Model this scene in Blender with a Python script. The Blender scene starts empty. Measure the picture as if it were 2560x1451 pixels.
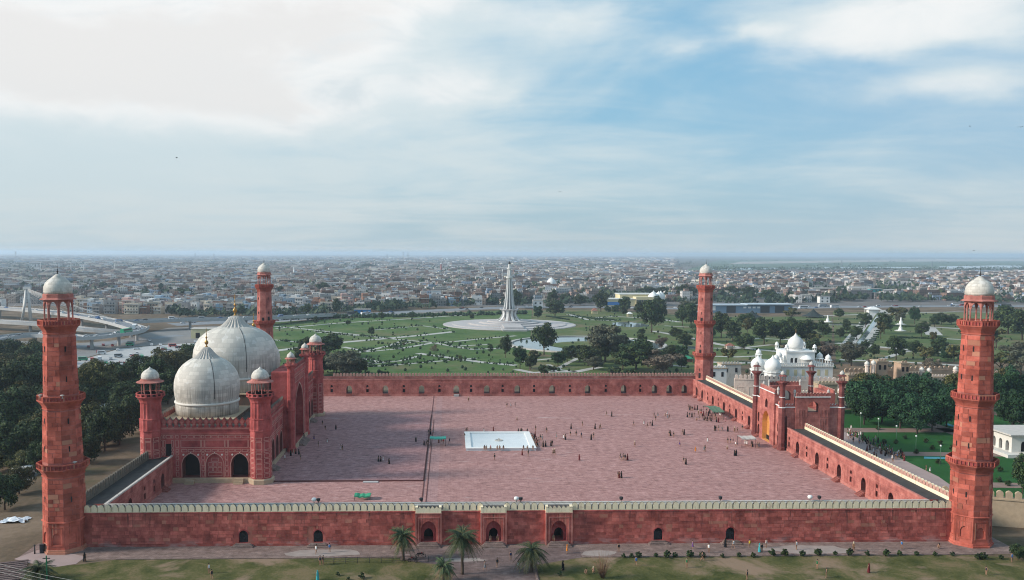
import bpy, math, random
from mathutils import Vector, Matrix
R = random.Random(11)
rad = math.radians
PI = math.pi
sc = bpy.context.scene
COL = sc.collection

# ------------------------------------------------------------------ camera
CAM_H, YAW, PITCH, ROLL, FPX = 55.146, 0.028838, -0.068049, 0.003183, 2116.9
PPX, PPY = 1280 - 92.945, 725.5 + 51.903            # principal point in photo pixels
fw = Vector((math.sin(YAW)*math.cos(PITCH), math.cos(YAW)*math.cos(PITCH), math.sin(PITCH)))
rt0 = Vector((math.cos(YAW), -math.sin(YAW), 0)); up0 = rt0.cross(fw)
rt = math.cos(ROLL)*rt0 + math.sin(ROLL)*up0
upv = -math.sin(ROLL)*rt0 + math.cos(ROLL)*up0
CAMP = Vector((0, 0, CAM_H))
cam = bpy.data.cameras.new('camera')
cam.sensor_width = 36; cam.sensor_fit = 'HORIZONTAL'
cam.lens = FPX/2560*36
cam.shift_x = 92.945/2560; cam.shift_y = 51.903/2560
cam.clip_start = 1; cam.clip_end = 90000
camo = bpy.data.objects.new('camera', cam)
m4 = Matrix((rt, upv, -fw)).transposed().to_4x4(); m4.translation = CAMP
camo.matrix_world = m4
COL.objects.link(camo); sc.camera = camo

# ------------------------------------------------------------------ light
HAZE, EXPO = 0.000105, 0.80
SUN_EL, SUN_AZ = 27.0, -98.0        # elevation; azimuth clockwise from +Y (north), so -98 is from the left (west)
sd = Vector((math.sin(rad(SUN_AZ))*math.cos(rad(SUN_EL)), math.cos(rad(SUN_AZ))*math.cos(rad(SUN_EL)), math.sin(rad(SUN_EL))))
sl = bpy.data.lights.new('sun', 'SUN'); sl.energy = 2.8; sl.angle = rad(10); sl.color = (1.0, 0.90, 0.80)
so = bpy.data.objects.new('sun', sl); so.rotation_euler = (-sd).to_track_quat('-Z', 'Y').to_euler(); so.location = (0, 0, 200)
COL.objects.link(so)
sc.view_settings.view_transform = 'Standard'; sc.view_settings.look = 'None'
sc.view_settings.gamma = 1; sc.view_settings.use_curve_mapping = False
sc.view_settings.exposure = EXPO
sc.render.engine = 'CYCLES'
sc.cycles.use_denoising = True; sc.cycles.denoising_prefilter = 'ACCURATE'; sc.cycles.filter_width = 1.1
sc.cycles.max_bounces = 6; sc.cycles.diffuse_bounces = 3; sc.cycles.glossy_bounces = 2
sc.cycles.transmission_bounces = 3; sc.cycles.volume_bounces = 1; sc.cycles.transparent_max_bounces = 8
sc.cycles.use_adaptive_sampling = True; sc.cycles.adaptive_threshold = 0.02
sc.cycles.sample_clamp_indirect = 4

# ------------------------------------------------------------------ node helper
class NT:
    def __init__(s, tree):
        s.t = tree; s.n = tree.nodes; s.l = tree.links
    def new(s, typ, props=None, **ins):
        nd = s.n.new(typ)
        for k, v in (props or {}).items(): setattr(nd, k, v)
        for k, v in ins.items():
            key = int(k[1:]) if k[0] == 'i' and k[1:].isdigit() else k.replace('_', ' ')
            s.set(nd.inputs[key], v)
        return nd
    def set(s, sock, v):
        if hasattr(v, 'is_output') and v.is_output: s.l.new(v, sock)
        elif hasattr(v, 'outputs'): s.l.new(v.outputs[0], sock)
        else:
            if isinstance(v, (tuple, list)) and len(v) == 3 and sock.type == 'RGBA': v = (*v, 1)
            sock.default_value = v
    def math(s, op, a, b=None, c=None, clamp=False):
        nd = s.n.new('ShaderNodeMath'); nd.operation = op; nd.use_clamp = clamp
        s.set(nd.inputs[0], a)
        if b is not None: s.set(nd.inputs[1], b)
        if c is not None: s.set(nd.inputs[2], c)
        return nd.outputs[0]
    def mix(s, f, a, b, mode='MIX'):
        nd = s.n.new('ShaderNodeMix'); nd.data_type = 'RGBA'; nd.blend_type = mode; nd.clamp_factor = True
        s.set(nd.inputs[0], f); s.set(nd.inputs[6], a); s.set(nd.inputs[7], b)
        return nd.outputs[2]
    def ramp(s, f, stops, interp='LINEAR'):
        nd = s.n.new('ShaderNodeValToRGB'); cr = nd.color_ramp; cr.interpolation = interp
        while len(cr.elements) < len(stops): cr.elements.new(0.5)
        for e, (p, c) in zip(cr.elements, stops):
            e.position = p; e.color = (*c, 1) if len(c) == 3 else c
        s.set(nd.inputs[0], f); return nd.outputs[0]
    def smooth(s, v, a, b):
        nd = s.n.new('ShaderNodeMapRange'); nd.interpolation_type = 'SMOOTHSTEP'
        s.set(nd.inputs[0], v); nd.inputs[1].default_value = a; nd.inputs[2].default_value = b
        nd.inputs[3].default_value = 0; nd.inputs[4].default_value = 1
        return nd.outputs[0]
    def noise(s, vec, scale, detail=4, rough=.55, dist=0.0):
        nd = s.new('ShaderNodeTexNoise', None, Scale=scale, Detail=detail, Roughness=rough, Distortion=dist)
        if vec is not None: s.set(nd.inputs['Vector'], vec)
        return nd.outputs[0]
    def comb(s, x, y, z):
        nd = s.n.new('ShaderNodeCombineXYZ'); s.set(nd.inputs[0], x); s.set(nd.inputs[1], y); s.set(nd.inputs[2], z); return nd.outputs[0]
    def sep(s, v):
        nd = s.n.new('ShaderNodeSeparateXYZ'); s.set(nd.inputs[0], v); return nd.outputs
    def vmul(s, v, k):
        nd = s.n.new('ShaderNodeVectorMath'); nd.operation = 'MULTIPLY'; s.set(nd.inputs[0], v); nd.inputs[1].default_value = k; return nd.outputs[0]

# ------------------------------------------------------------------ world sky: Nishita air with a cloud deck
w = bpy.data.worlds.new('World'); sc.world = w; w.use_nodes = True
g = NT(w.node_tree); g.n.clear()
tc = g.new('ShaderNodeTexCoord')
sky = g.new('ShaderNodeTexSky', {'sky_type': 'NISHITA', 'sun_disc': False, 'sun_elevation': rad(SUN_EL), 'sun_rotation': rad(SUN_AZ),
                                 'air_density': 1.0, 'dust_density': 2.2, 'ozone_density': 2.0, 'altitude': 200})
dx, dy, dz = g.sep(tc.outputs['Generated'])
zc = g.math('MAXIMUM', dz, 0.0)
inv = g.math('DIVIDE', 1.0, g.math('ADD', zc, 0.10))
cu, cv = g.math('MULTIPLY', dx, inv), g.math('MULTIPLY', dy, inv)
pl = g.comb(cu, cv, 0.3)
az = g.math('ARCTAN2', dx, dy); el = g.math('ARCSINE', dz)
def blob(a0, e0, sa, se):
    a = g.math('DIVIDE', g.math('SUBTRACT', az, a0), sa); e = g.math('DIVIDE', g.math('SUBTRACT', el, e0), se)
    q = g.math('ADD', g.math('MULTIPLY', a, a), g.math('MULTIPLY', e, e))
    return g.math('POWER', 2.718, g.math('MULTIPLY', q, -1.0))
def scaled(v, k): return g.math('MULTIPLY', v, k)
def addall(*v):
    r = v[0]
    for x in v[1:]: r = g.math('ADD', r, x)
    return r
ae = g.comb(az, el, 0.0)
w1 = g.noise(g.vmul(ae, (5.0, 9.0, 1)), 1.0, 5, .6); w2 = g.noise(g.vmul(g.comb(az, el, 3.7), (5.0, 9.0, 1)), 1.0, 5, .6)
az = g.math('ADD', az, scaled(g.math('SUBTRACT', w1, .5), .16)); el0 = el; el = g.math('ADD', el, scaled(g.math('SUBTRACT', w2, .5), .055))
n1 = g.noise(g.vmul(pl, (0.55, 0.85, 1)), 1.15, 7, .56, .5)                       # broad cloud field of the whole sky
n2 = g.noise(g.vmul(pl, (0.6, 1.0, 1)), 1.0, 6, .60, .7); nb = g.noise(g.vmul(ae, (2.6, 8.0, 1)), 1.0, 5, .55, .6)                         # thin streaks
n3 = g.noise(g.vmul(ae, (9.0, 22.0, 1)), 1.0, 8, .60, .6)                        # billows
bias = addall(scaled(blob(-0.36, 0.205, 0.26, 0.070), 0.95), scaled(blob(-0.16, 0.255, 0.14, 0.050), 0.70), scaled(blob(-0.25, 0.165, 0.15, 0.030), 0.45),
              scaled(blob(-0.52, 0.215, 0.14, 0.050), 0.35), scaled(blob(0.015, 0.187, 0.060, 0.022), 0.50), scaled(blob(-0.02, 0.275, 0.09, 0.025), 0.42),
              scaled(blob(0.155, 0.262, 0.075, 0.026), 0.42), scaled(blob(0.44, 0.245, 0.10, 0.036), 0.50), scaled(blob(0.55, 0.255, 0.10, 0.045), 0.42),
              scaled(blob(0.50, 0.215, 0.11, 0.020), 0.30), scaled(blob(0.54, 0.168, 0.075, 0.014), 0.36), scaled(blob(0.265, 0.23, 0.03, 0.012), 0.30), scaled(blob(0.345, 0.24, 0.02, 0.010), 0.30),
              scaled(g.math('MULTIPLY', g.smooth(n1, .50, .70), g.smooth(el0, .30, .46)), .7))
dens = addall(bias, scaled(g.math('SUBTRACT', n3, .5), .75), scaled(g.math('SUBTRACT', n1, .5), .35))
white = addall(scaled(g.smooth(dens, -.02, 1.0), .80), scaled(g.smooth(dens, .30, .66), .20))                                              # thick bright cloud
thin = g.smooth(addall(scaled(bias, .60), scaled(blob(-0.42, 0.085, 0.50, 0.085), .42), scaled(blob(0.1, 0.245, 0.30, 0.05), .10), scaled(n2, .55), scaled(nb, 1.05)), 0.66, 1.14)                        # veil round the clouds
K = 2.0**-EXPO
def disp(r_, g_, b_): return (r_*K, g_*K, b_*K)
nish = g.mix(1.0, sky.outputs[0], (0.080, 0.092, 0.098), 'MULTIPLY')
c0 = g.mix(0.66, nish, disp(.195, .515, .735))
c0 = g.mix(scaled(g.smooth(az, .1, .7), .45), c0, disp(.36, .50, .68))
c1 = g.mix(scaled(thin, 0.90), c0, disp(.70, .80, .83))
core = g.smooth(dens, .70, 1.05)
cw = g.mix(core, disp(.97, .97, .965), disp(.86, .855, .85))
shade = g.math('MULTIPLY', g.smooth(g.noise(g.vmul(ae, (6.0, 17.0, 1)), 1.0, 6, .6, .8), .46, .70), g.math('SUBTRACT', 1.0, core))
cw = g.mix(scaled(shade, .55), cw, disp(.58, .68, .74))
c2 = g.mix(white, c1, cw)
# moist pale air low over the plain
low = g.math('POWER', 2.718, scaled(zc, -11.0))
c3 = g.mix(scaled(low, 0.92), c2, g.mix(g.smooth(n2, .35, .7), disp(.515, .615, .665), disp(.60, .655, .67)))
bgn = g.new('ShaderNodeBackground', None, Color=c3, Strength=1.0)
g.new('ShaderNodeOutputWorld', None, Surface=bgn)

# ------------------------------------------------------------------ pixels of the photograph to points
def sstep(a, b, x):
    t = min(1, max(0, (x-a)/(b-a))); return t*t*(3-2*t)
def terrain(x, y):
    n = -8.0*sstep(332, 425, y)
    e = -3.0*sstep(101.5, 108, x)*sstep(150, 185, y)
    wv = -2.5*sstep(-85, -150, x) if x < -85 else 0
    return min(n, e) if y > 300 else n+e+wv*(1-sstep(332, 425, y))
def ray(x, y): return fw + rt*((x-PPX)/FPX) - upv*((y-PPY)/FPX)
def at_z(x, y, z):
    d = ray(x, y); return CAMP + d*((z-CAM_H)/d.z)
def at_y(x, y, Y):
    d = ray(x, y); return CAMP + d*(Y/d.y)
def gp(x, y):
    """the ground under a pixel of the photograph"""
    d = ray(x, y)
    if d.z > -1e-4: d.z = -1e-4
    lo, hi = (0.5-CAM_H)/d.z*0.98, (-12-CAM_H)/d.z
    for _ in range(40):
        m = (lo+hi)/2; P = CAMP+d*m
        if P.z > terrain(P.x, P.y): lo = m
        else: hi = m
    P = CAMP+d*hi; P.z = terrain(P.x, P.y); return P
def to_px(P):
    d = Vector(P)-CAMP; z = d.dot(fw)
    return (PPX+FPX*d.dot(rt)/z, PPY-FPX*d.dot(upv)/z)

# ------------------------------------------------------------------ mesh builder and objects
class MB:
    def __init__(s): s.v = []; s.f = []; s.m = []; s.sm = []
    def add(s, vs, fs, mi=0, smooth=False):
        o = len(s.v); s.v += [tuple(p) for p in vs]
        for f in fs: s.f.append([i+o for i in f]); s.m.append(mi); s.sm.append(smooth)
    def poly(s, pts, mi=0): s.add(pts, [list(range(len(pts)))], mi)
    def box(s, x0, x1, y0, y1, z0, z1, mi=0):
        v = [(x0,y0,z0),(x1,y0,z0),(x1,y1,z0),(x0,y1,z0),(x0,y0,z1),(x1,y0,z1),(x1,y1,z1),(x0,y1,z1)]
        s.add(v, [(0,3,2,1),(4,5,6,7),(0,1,5,4),(1,2,6,5),(2,3,7,6),(3,0,4,7)], mi)
    def rbox(s, c, hx, hy, hz, a, mi=0, z0=None):
        ca, sa = math.cos(a), math.sin(a); v = []
        for dz in (-hz, hz):
            for ex, ey in ((-hx,-hy),(hx,-hy),(hx,hy),(-hx,hy)):
                v.append((c[0]+ex*ca-ey*sa, c[1]+ex*sa+ey*ca, c[2]+dz))
        s.add(v, [(0,3,2,1),(4,5,6,7),(0,1,5,4),(1,2,6,5),(2,3,7,6),(3,0,4,7)], mi)
    def prism(s, pts, z0, z1, mi=0, top=None):
        n = len(pts); t = top or pts
        v = [(p[0],p[1],z0) for p in pts]+[(p[0],p[1],z1) for p in t]
        s.add(v, [[i,(i+1)%n,n+(i+1)%n,n+i] for i in range(n)]+[list(range(n-1,-1,-1)), list(range(n,2*n))], mi)
    def lathe(s, prof, n, cx=0, cy=0, a0=0, mi=0, smooth=False, flute=0, cap=True):
        v = []; k = len(prof)
        for r, z in prof:
            for i in range(n):
                a = a0+2*PI*i/n; rr = r*(1-(flute if i % 2 else 0))
                v.append((cx+rr*math.cos(a), cy+rr*math.sin(a), z))
        f = []
        for j in range(k-1):
            for i in range(n):
                f.append([j*n+i, j*n+(i+1)%n, (j+1)*n+(i+1)%n, (j+1)*n+i])
        s.add(v, f, mi, smooth)
        if cap:
            o = len(s.v)-len(v)
            for j, rev in ((0, True), (k-1, False)):
                if prof[j][0] > 1e-3:
                    ids = [o+j*n+i for i in range(n)]
                    s.f.append(ids[::-1] if rev else ids); s.m.append(mi); s.sm.append(False)
    def tube(s, pts, rs, n=6, mi=0, smooth=True):
        if not isinstance(rs, (list, tuple)): rs = [rs]*len(pts)
        pts = [Vector(p) for p in pts]; v = []
        for j, p in enumerate(pts):
            d = (pts[min(j+1,len(pts)-1)]-pts[max(j-1,0)]).normalized()
            a = d.orthogonal().normalized() if abs(d.z) > .99 else d.cross(Vector((0,0,1))).normalized()
            b = d.cross(a)
            for i in range(n):
                t = 2*PI*i/n; v.append(p+a*math.cos(t)*rs[j]+b*math.sin(t)*rs[j])
        f = [[j*n+i, j*n+(i+1)%n, (j+1)*n+(i+1)%n, (j+1)*n+i] for j in range(len(pts)-1) for i in range(n)]
        f += [list(range(n-1,-1,-1)), [(len(pts)-1)*n+i for i in range(n)]]
        s.add(v, f, mi, smooth)
    def mesh(s, name, mats, off=(0,0,0)):
        me = bpy.data.meshes.new(name)
        me.from_pydata([(a-off[0], b-off[1], c-off[2]) for a, b, c in s.v], [], s.f)
        for m in (mats if isinstance(mats, (list, tuple)) else [mats]): me.materials.append(m)
        if any(s.m): me.polygons.foreach_set('material_index', s.m)
        if any(s.sm): me.polygons.foreach_set('use_smooth', s.sm)
        me.update(); return me
    def build(s, name, mats, parent=None, world=True):
        """one object; vertices are in world space unless world is False (then in the parent's own space)"""
        off = wloc(parent) if (parent is not None and world) else (0,0,0)
        return obj(name, s.mesh(name, mats, off), parent)
def wloc(o):
    p = Vector((0,0,0))
    while o is not None: p += o.location; o = o.parent
    return p
def obj(name, me, parent=None, loc=None, rz=None, scale=None):
    o = bpy.data.objects.new(name, me); COL.objects.link(o)
    if parent is not None: o.parent = parent
    if loc is not None: o.location = loc
    if rz is not None: o.rotation_euler = (0, 0, rz)
    if scale is not None: o.scale = (scale,)*3 if not isinstance(scale, (tuple, list)) else scale
    return o
def tag(o, label=None, cat=None, group=None, kind=None):
    if label: o['label'] = label
    if cat: o['category'] = cat
    if group: o['group'] = group
    if kind: o['kind'] = kind
    return o
def thing(name, label, cat, loc=(0,0,0), rz=0, group=None, scale=None):
    return tag(obj(name, None, None, loc, rz, scale), label, cat, group)
def struct(o): o['kind'] = 'structure'; return o
def copy_tree(o, parent=None):
    c = o.copy(); COL.objects.link(c); c.parent = parent
    for ch in o.children: copy_tree(ch, c)
    return c
def ordinal(n):
    return ['zeroth','first','second','third','fourth','fifth','sixth','seventh','eighth','ninth','tenth','eleventh','twelfth'][n] if n <= 12 else '%d%s' % (n, 'th' if 10 < n % 100 < 14 else {1:'st',2:'nd',3:'rd'}.get(n % 10, 'th'))
# ------------------------------------------------------------------ materials
def base_mat(name, rough=.85, spec=.25, metal=0.0):
    m = bpy.data.materials.new(name); m.use_nodes = True
    t = NT(m.node_tree); b = t.n['Principled BSDF']
    b.inputs['Roughness'].default_value = rough; b.inputs['Metallic'].default_value = metal
    b.inputs['Specular IOR Level'].default_value = spec
    return m, t, b
def bump(t, b, h, strength=.4, dist=.05):
    n = t.new('ShaderNodeBump', None, Strength=strength, Distance=dist, Height=h); t.set(b.inputs['Normal'], n)
def wpos(t): return t.new('ShaderNodeNewGeometry').outputs['Position']
def opos(t): return t.new('ShaderNodeTexCoord').outputs['Object']
def wallco(t, P, k=.62):
    x, y, z = t.sep(P)
    return t.comb(t.math('ADD', x, t.math('MULTIPLY', y, k)), z, 0.0), z
def simple(name, col, var=.18, scale=2.0, rough=.8, spec=.2, metal=0.0, obj_var=0.0, world=False):
    """one colour with mild mottling"""
    m, t, b = base_mat(name, rough, spec, metal)
    n = t.noise(wpos(t) if world else opos(t), scale, 4, .6)
    c = t.mix(n, tuple(x*(1-var) for x in col), tuple(min(1, x*(1+var)) for x in col))
    if obj_var:
        r = t.new('ShaderNodeObjectInfo').outputs['Random']
        hs = t.new('ShaderNodeHueSaturation', None, Color=c)
        t.set(hs.inputs['Value'], t.math('ADD', t.math('MULTIPLY', r, 2*obj_var), 1-obj_var)); c = hs.outputs[0]
    t.set(b.inputs['Base Color'], c); return m

LK = [1.42, 1.42, 1.34]
def lift(c): return (min(1,c[0]*LK[0]), min(1,c[1]*LK[1]), min(1,c[2]*LK[2]))
def sandstone(name, c_dark, c_mid, c_pale, brick=(1.1, .55), streak=0.0, joint=.5, island=False, pale_amt=.5, grime=0.35, band=None):
    m, t, b = base_mat(name, .9, .15); c_dark, c_mid, c_pale = lift(c_dark), lift(c_mid), lift(c_pale)
    P = wpos(t); uv, z = wallco(t, P)
    n = t.noise(P, .35, 7, .68); n2 = t.noise(P, 2.6, 4, .6)
    c = t.ramp(n, [(.36, tuple(v*.8 for v in c_dark)), (.50, c_mid), (.64, tuple(min(1,v*1.12) for v in c_pale))])
    c = t.mix(t.math('MULTIPLY', n2, .45), c, c_mid)
    br = t.new('ShaderNodeTexBrick', {'offset': .5}, Vector=uv, Color1=(1,1,1), Color2=(.72,.70,.72), Mortar=(.42,.40,.42), Scale=1.0)
    br.inputs['Mortar Size'].default_value = .018; br.inputs['Brick Width'].default_value = brick[0]; br.inputs['Row Height'].default_value = brick[1]
    br.inputs['Bias'].default_value = -.1
    c = t.mix(joint, c, br.outputs[0], 'MULTIPLY')
    if island:
        ri = t.new('ShaderNodeNewGeometry').outputs['Random Per Island']; ro = t.new('ShaderNodeObjectInfo').outputs['Random']
        r = t.math('FRACT', t.math('ADD', ri, t.math('MULTIPLY', ro, 7.31)))
        pale = t.smooth(r, .93, .95)
        hs = t.new('ShaderNodeHueSaturation', None, Color=c); t.set(hs.inputs['Value'], t.math('ADD', t.math('MULTIPLY', t.math('FRACT', t.math('MULTIPLY', r, 9.7)), .58), .68))
        c = t.mix(t.math('MULTIPLY', pale, pale_amt), hs.outputs[0], (.46, .26, .17))
    if grime:
        gmask = t.smooth(t.noise(P, .16, 7, .7, .4), .54, .74)
        c = t.mix(t.math('MULTIPLY', gmask, grime), c, (.085, .038, .036))
        pm = t.smooth(t.noise(P, .42, 6, .72), .60, .74)
        c = t.mix(t.math('MULTIPLY', pm, .30), c, (.40, .22, .19))
    if streak:
        sx = t.noise(t.vmul(uv, (1.5, .10, 1)), 1.0, 5, .65)
        hi = t.smooth(z, 2.2, 6.3)
        s = t.math('MULTIPLY', t.smooth(sx, .55, .68), hi)
        c = t.mix(t.math('MULTIPLY', s, streak), c, (.045, .03, .028))
        lo = t.math('SUBTRACT', 1.0, t.smooth(z, .2, 1.6))
        lm = t.smooth(t.noise(t.vmul(uv, (.25, .8, 1)), 1.0, 5, .6), .48, .62)
        c = t.mix(t.math('MULTIPLY', t.math('MULTIPLY', lo, lm), .55), c, (.36, .26, .25))
    t.set(b.inputs['Base Color'], c)
    bump(t, b, t.math('ADD', br.outputs['Fac'], t.math('MULTIPLY', n2, -.4)), -.35, .04)
    return m
RED_D, RED_M, RED_P = (.19,.050,.042), (.285,.082,.066), (.36,.125,.100)
LK[:] = [1.38, 1.62, 1.66]
M_RED = sandstone('red_sandstone', RED_D, RED_M, RED_P)
LK[:] = [1.22, 1.04, .97]
M_BLOCK = sandstone('red_sandstone_blocks', (.23,.062,.048), (.31,.092,.070), (.37,.125,.098), brick=(9,9), joint=.0, island=True, pale_amt=.55, grime=.22)
LK[:] = [1.52, 1.42, 1.30]
M_SOUTH = sandstone('weathered_red_sandstone', (.17,.045,.042), (.26,.072,.064), (.34,.115,.100), brick=(9,9), joint=.0, island=True, pale_amt=.35, streak=.9, grime=.5)
LK[:] = [1.40, 1.24, 1.30]
M_HALL = sandstone('carved_red_sandstone', (.20,.046,.042), (.27,.068,.060), (.33,.10,.088), brick=(2.2,1.1), joint=.25, grime=.25)
LK[:] = [1.35, 1.3, 1.35]
M_PANEL = sandstone('deep_red_panel', (.17,.034,.034), (.225,.048,.045), (.28,.075,.068), brick=(3,2), joint=.1, grime=.2)
M_INLAY = simple('pale_stone_inlay', (.47,.255,.215), .15, 3, world=True)
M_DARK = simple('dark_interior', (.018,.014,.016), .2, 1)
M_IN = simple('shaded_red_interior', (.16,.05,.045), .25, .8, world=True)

def marble_dome(name, r, tile=1.25):
    m, t, b = base_mat(name, .6, .3)
    P = opos(t); x, y, z = t.sep(P)
    a = t.math('MULTIPLY', t.math('ARCTAN2', y, x), r)
    uv = t.comb(a, z, 0.0)
    br = t.new('ShaderNodeTexBrick', {'offset': .5}, Vector=uv, Color1=(.70,.66,.59), Color2=(.47,.445,.40), Mortar=(.34,.32,.29), Scale=1.0)
    br.inputs['Mortar Size'].default_value = .02; br.inputs['Brick Width'].default_value = tile; br.inputs['Row Height'].default_value = tile*.62; br.inputs['Bias'].default_value = .25
    wh = t.smooth(t.noise(t.vmul(uv, (.8, 1.3, 1)), .55, 2, .5), .60, .63)
    c = t.mix(t.math('MULTIPLY', wh, .5), br.outputs[0], (.70,.685,.655))
    c = t.mix(t.math('MULTIPLY', t.noise(P, .5, 5, .6), .30), c, (.42,.405,.37))
    st = t.smooth(t.noise(t.vmul(uv, (2.6, .10, 1)), 1.0, 5, .7), .42, .66)
    lo = t.math('SUBTRACT', 1.0, t.smooth(z, -.10*r, .22*r))
    c = t.mix(t.math('MULTIPLY', t.math('MULTIPLY', st, lo), .80), c, (.185,.170,.145))
    t.set(b.inputs['Base Color'], c)
    bump(t, b, br.outputs['Fac'], -.25, .03); return m
M_DOMES = marble_dome('marble_small_dome', 8.15, 1.5); M_DOMEB = marble_dome('marble_great_dome', 11.75, 1.9)
M_MARBLE = simple('pale_marble', (.60,.575,.525), .14, 1.2, .6, .3)
M_LOTUS = simple('grey_marble_lotus', (.43,.41,.38), .18, .9, .65)
M_WHITE = simple('white_paint', (.74,.74,.72), .07, .6, .6, .3, world=True)
M_GOLD = simple('gilded_copper', (.36,.20,.055), .2, 3, .4, .5, .7)
M_IRON = simple('dark_iron', (.03,.03,.033), .2, 3, .6)
def plaster(name, col, streak, dark=(.035,.033,.030), base_peel=.3):
    m, t, b = base_mat(name, .9, .1)
    P = wpos(t); uv, z = wallco(t, P)
    n = t.noise(P, .8, 5, .65)
    c = t.mix(n, tuple(v*.78 for v in col), col)
    s = t.smooth(t.noise(t.vmul(uv, (2.2, .35, 1)), 1.0, 5, .7), .50, .70)
    c = t.mix(t.math('MULTIPLY', s, streak), c, dark)
    pz = t.smooth(t.noise(P, .09, 5, .6), .56, .64)
    pe = t.math('MULTIPLY', pz, t.smooth(t.noise(P, 1.1, 4, .6), .45, .6))
    c = t.mix(t.math('MULTIPLY', pe, base_peel), c, (.30,.10,.07))
    t.set(b.inputs['Base Color'], c); return m
M_CREAM = plaster('cream_plaster', (.93,.80,.57), .30)
M_MERTOP = plaster('blackened_plaster', (.16,.14,.115), .8)
M_COPE = plaster('grey_white_coping', (.56,.53,.49), .45, (.06,.055,.05), 0)
M_ROOF = simple('sooty_roof', (.052,.050,.050), .55, .5, .95, world=True)
M_PINKMER = simple('pink_sandstone_merlon', (.46,.26,.21), .3, 1.5, world=True)
M_HALLROOF = simple('hall_roof_grime', (.075,.062,.055), .5, .4, world=True)
M_CREAMST = simple('cream_stone', (.40,.31,.215), .3, 1.0, world=True)
M_TAN = simple('tan_fort_stone', (.40,.28,.20), .3, .35, world=True)
M_PINKW = plaster('pinkish_limewash', (.74,.61,.53), .28, (.26,.21,.18), .2)
M_WOOD = simple('orange_timber_screen', (.66,.34,.11), .25, 1.5, world=True)
M_REDST = simple('red_step_stone', (.25,.085,.07), .25, 1.5, world=True)

def paving(name, pal, bw, bh, stain=.5, wear=(.5,.42,.43), rot=0):
    """rows of slabs, each with its own tone, fine grit, spots of dirt and a few pale worn trails"""
    m, t, b = base_mat(name, .88, .18)
    P = wpos(t)
    def bricks(w_, h_, c1, c2, mo, ms, off): 
        br = t.new('ShaderNodeTexBrick', {'offset': off}, Vector=P, Color1=c1, Color2=c2, Mortar=mo, Scale=1.0)
        br.inputs['Mortar Size'].default_value = ms; br.inputs['Brick Width'].default_value = w_; br.inputs['Row Height'].default_value = h_; br.inputs['Bias'].default_value = 0; return br
    br = bricks(bw*1.5, bh*1.5, pal[2], tuple(v*.80 for v in pal[0]), tuple(v*.5 for v in pal[0]), .05, .5)
    c = t.mix(.62, br.outputs[0], pal[1])
    f1 = t.noise(t.vmul(P, (1, 1.5, 1)), .55, 6, .72); f2 = t.noise(t.vmul(P, (1, 1.5, 1)), 1.7, 3, .6)
    c = t.mix(t.math('MULTIPLY', t.smooth(f1, .50, .68), .75), c, tuple(v*.55 for v in pal[0]))
    c = t.mix(t.math('MULTIPLY', t.smooth(f1, .50, .34), .65), c, tuple(min(1, v*1.22) for v in pal[2]))
    c = t.mix(t.math('MULTIPLY', t.smooth(f2, .60, .70), .55), c, tuple(v*.45 for v in pal[0]))
    n = t.noise(P, .035, 7, .70, .8); c = t.mix(t.math('MULTIPLY', t.smooth(n, .52, .66), .30), c, tuple(v*.72 for v in pal[1]))
    tr = t.smooth(t.noise(t.vmul(P, (.55, 2.8, 1)), .10, 7, .74, 1.2), .60, .70)
    c = t.mix(t.math('MULTIPLY', tr, stain), c, wear)
    b2 = bricks(bw*7.5, bh*9, (1.06,1.06,1.06), (.86,.85,.86), (.72,.70,.71), .09, .37); c = t.mix(.42, c, b2.outputs[0], 'MULTIPLY')
    t.set(b.inputs['Base Color'], c); bump(t, b, br.outputs['Fac'], -.3, .03); return m
M_COURT = paving('courtyard_red_brick_paving', ((.30,.148,.135), (.39,.212,.196), (.44,.26,.243)), .95, .42, .55, (.56,.45,.44))
M_COURTB = paving('courtyard_pale_band', ((.33,.185,.18), (.38,.22,.21), (.41,.25,.24)), .6, .6, .3)
M_PLAT = paving('platform_red_paving', ((.25,.125,.125), (.34,.185,.185), (.385,.225,.225)), .95, .42, .5, (.40,.31,.32))
M_WALK = paving('dusty_brick_walk', ((.165,.118,.105), (.215,.155,.138), (.27,.20,.178)), .5, .25, .45, (.36,.31,.29))
M_PLAZA = paving('dark_brick_plaza', ((.125,.088,.084), (.165,.118,.112), (.20,.15,.142)), .4, .2, .5, (.33,.30,.29))
def ground_mat(name, stops, scale, dirt=None, dscale=.05, d0=.5, d1=.62, fine=.5):
    m, t, b = base_mat(name, .95, .1)
    P = wpos(t)
    n = t.noise(P, scale, 7, .66, .4); f = t.noise(P, scale*14, 4, .7)
    c = t.ramp(t.math('ADD', t.math('MULTIPLY', n, 1-fine*.5), t.math('MULTIPLY', f, fine*.5)), stops)
    if dirt:
        d = t.smooth(t.noise(P, dscale, 6, .62, .5), d0, d1); c = t.mix(d, c, dirt)
    t.set(b.inputs['Base Color'], c); bump(t, b, f, .5, .15); return m
M_LAWNF = ground_mat('patchy_front_lawn', [(.38,(.040,.050,.014)),(.50,(.088,.088,.032)),(.60,(.165,.125,.068))], .14, (.235,.165,.115), .075, .50, .63)
M_PARK = ground_mat('park_lawn', [(.36,(.042,.086,.026)),(.50,(.070,.125,.038)),(.64,(.130,.150,.062))], .022, (.135,.130,.068), .02, .54, .70)
M_PARKN = ground_mat('park_lawn_worn', [(.36,(.050,.095,.028)),(.50,(.090,.125,.045)),(.64,(.160,.150,.078))], .024, (.17,.135,.085), .022, .52, .66)
M_GARDEN = ground_mat('garden_lawn', [(.32,(.014,.060,.016)),(.50,(.020,.085,.020)),(.68,(.034,.105,.028))], .05)
M_EARTH = ground_mat('dry_earth', [(.36,(.070,.056,.036)),(.50,(.135,.100,.068)),(.62,(.205,.152,.108))], .05, (.070,.068,.032), .03, .56, .70)
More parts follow.
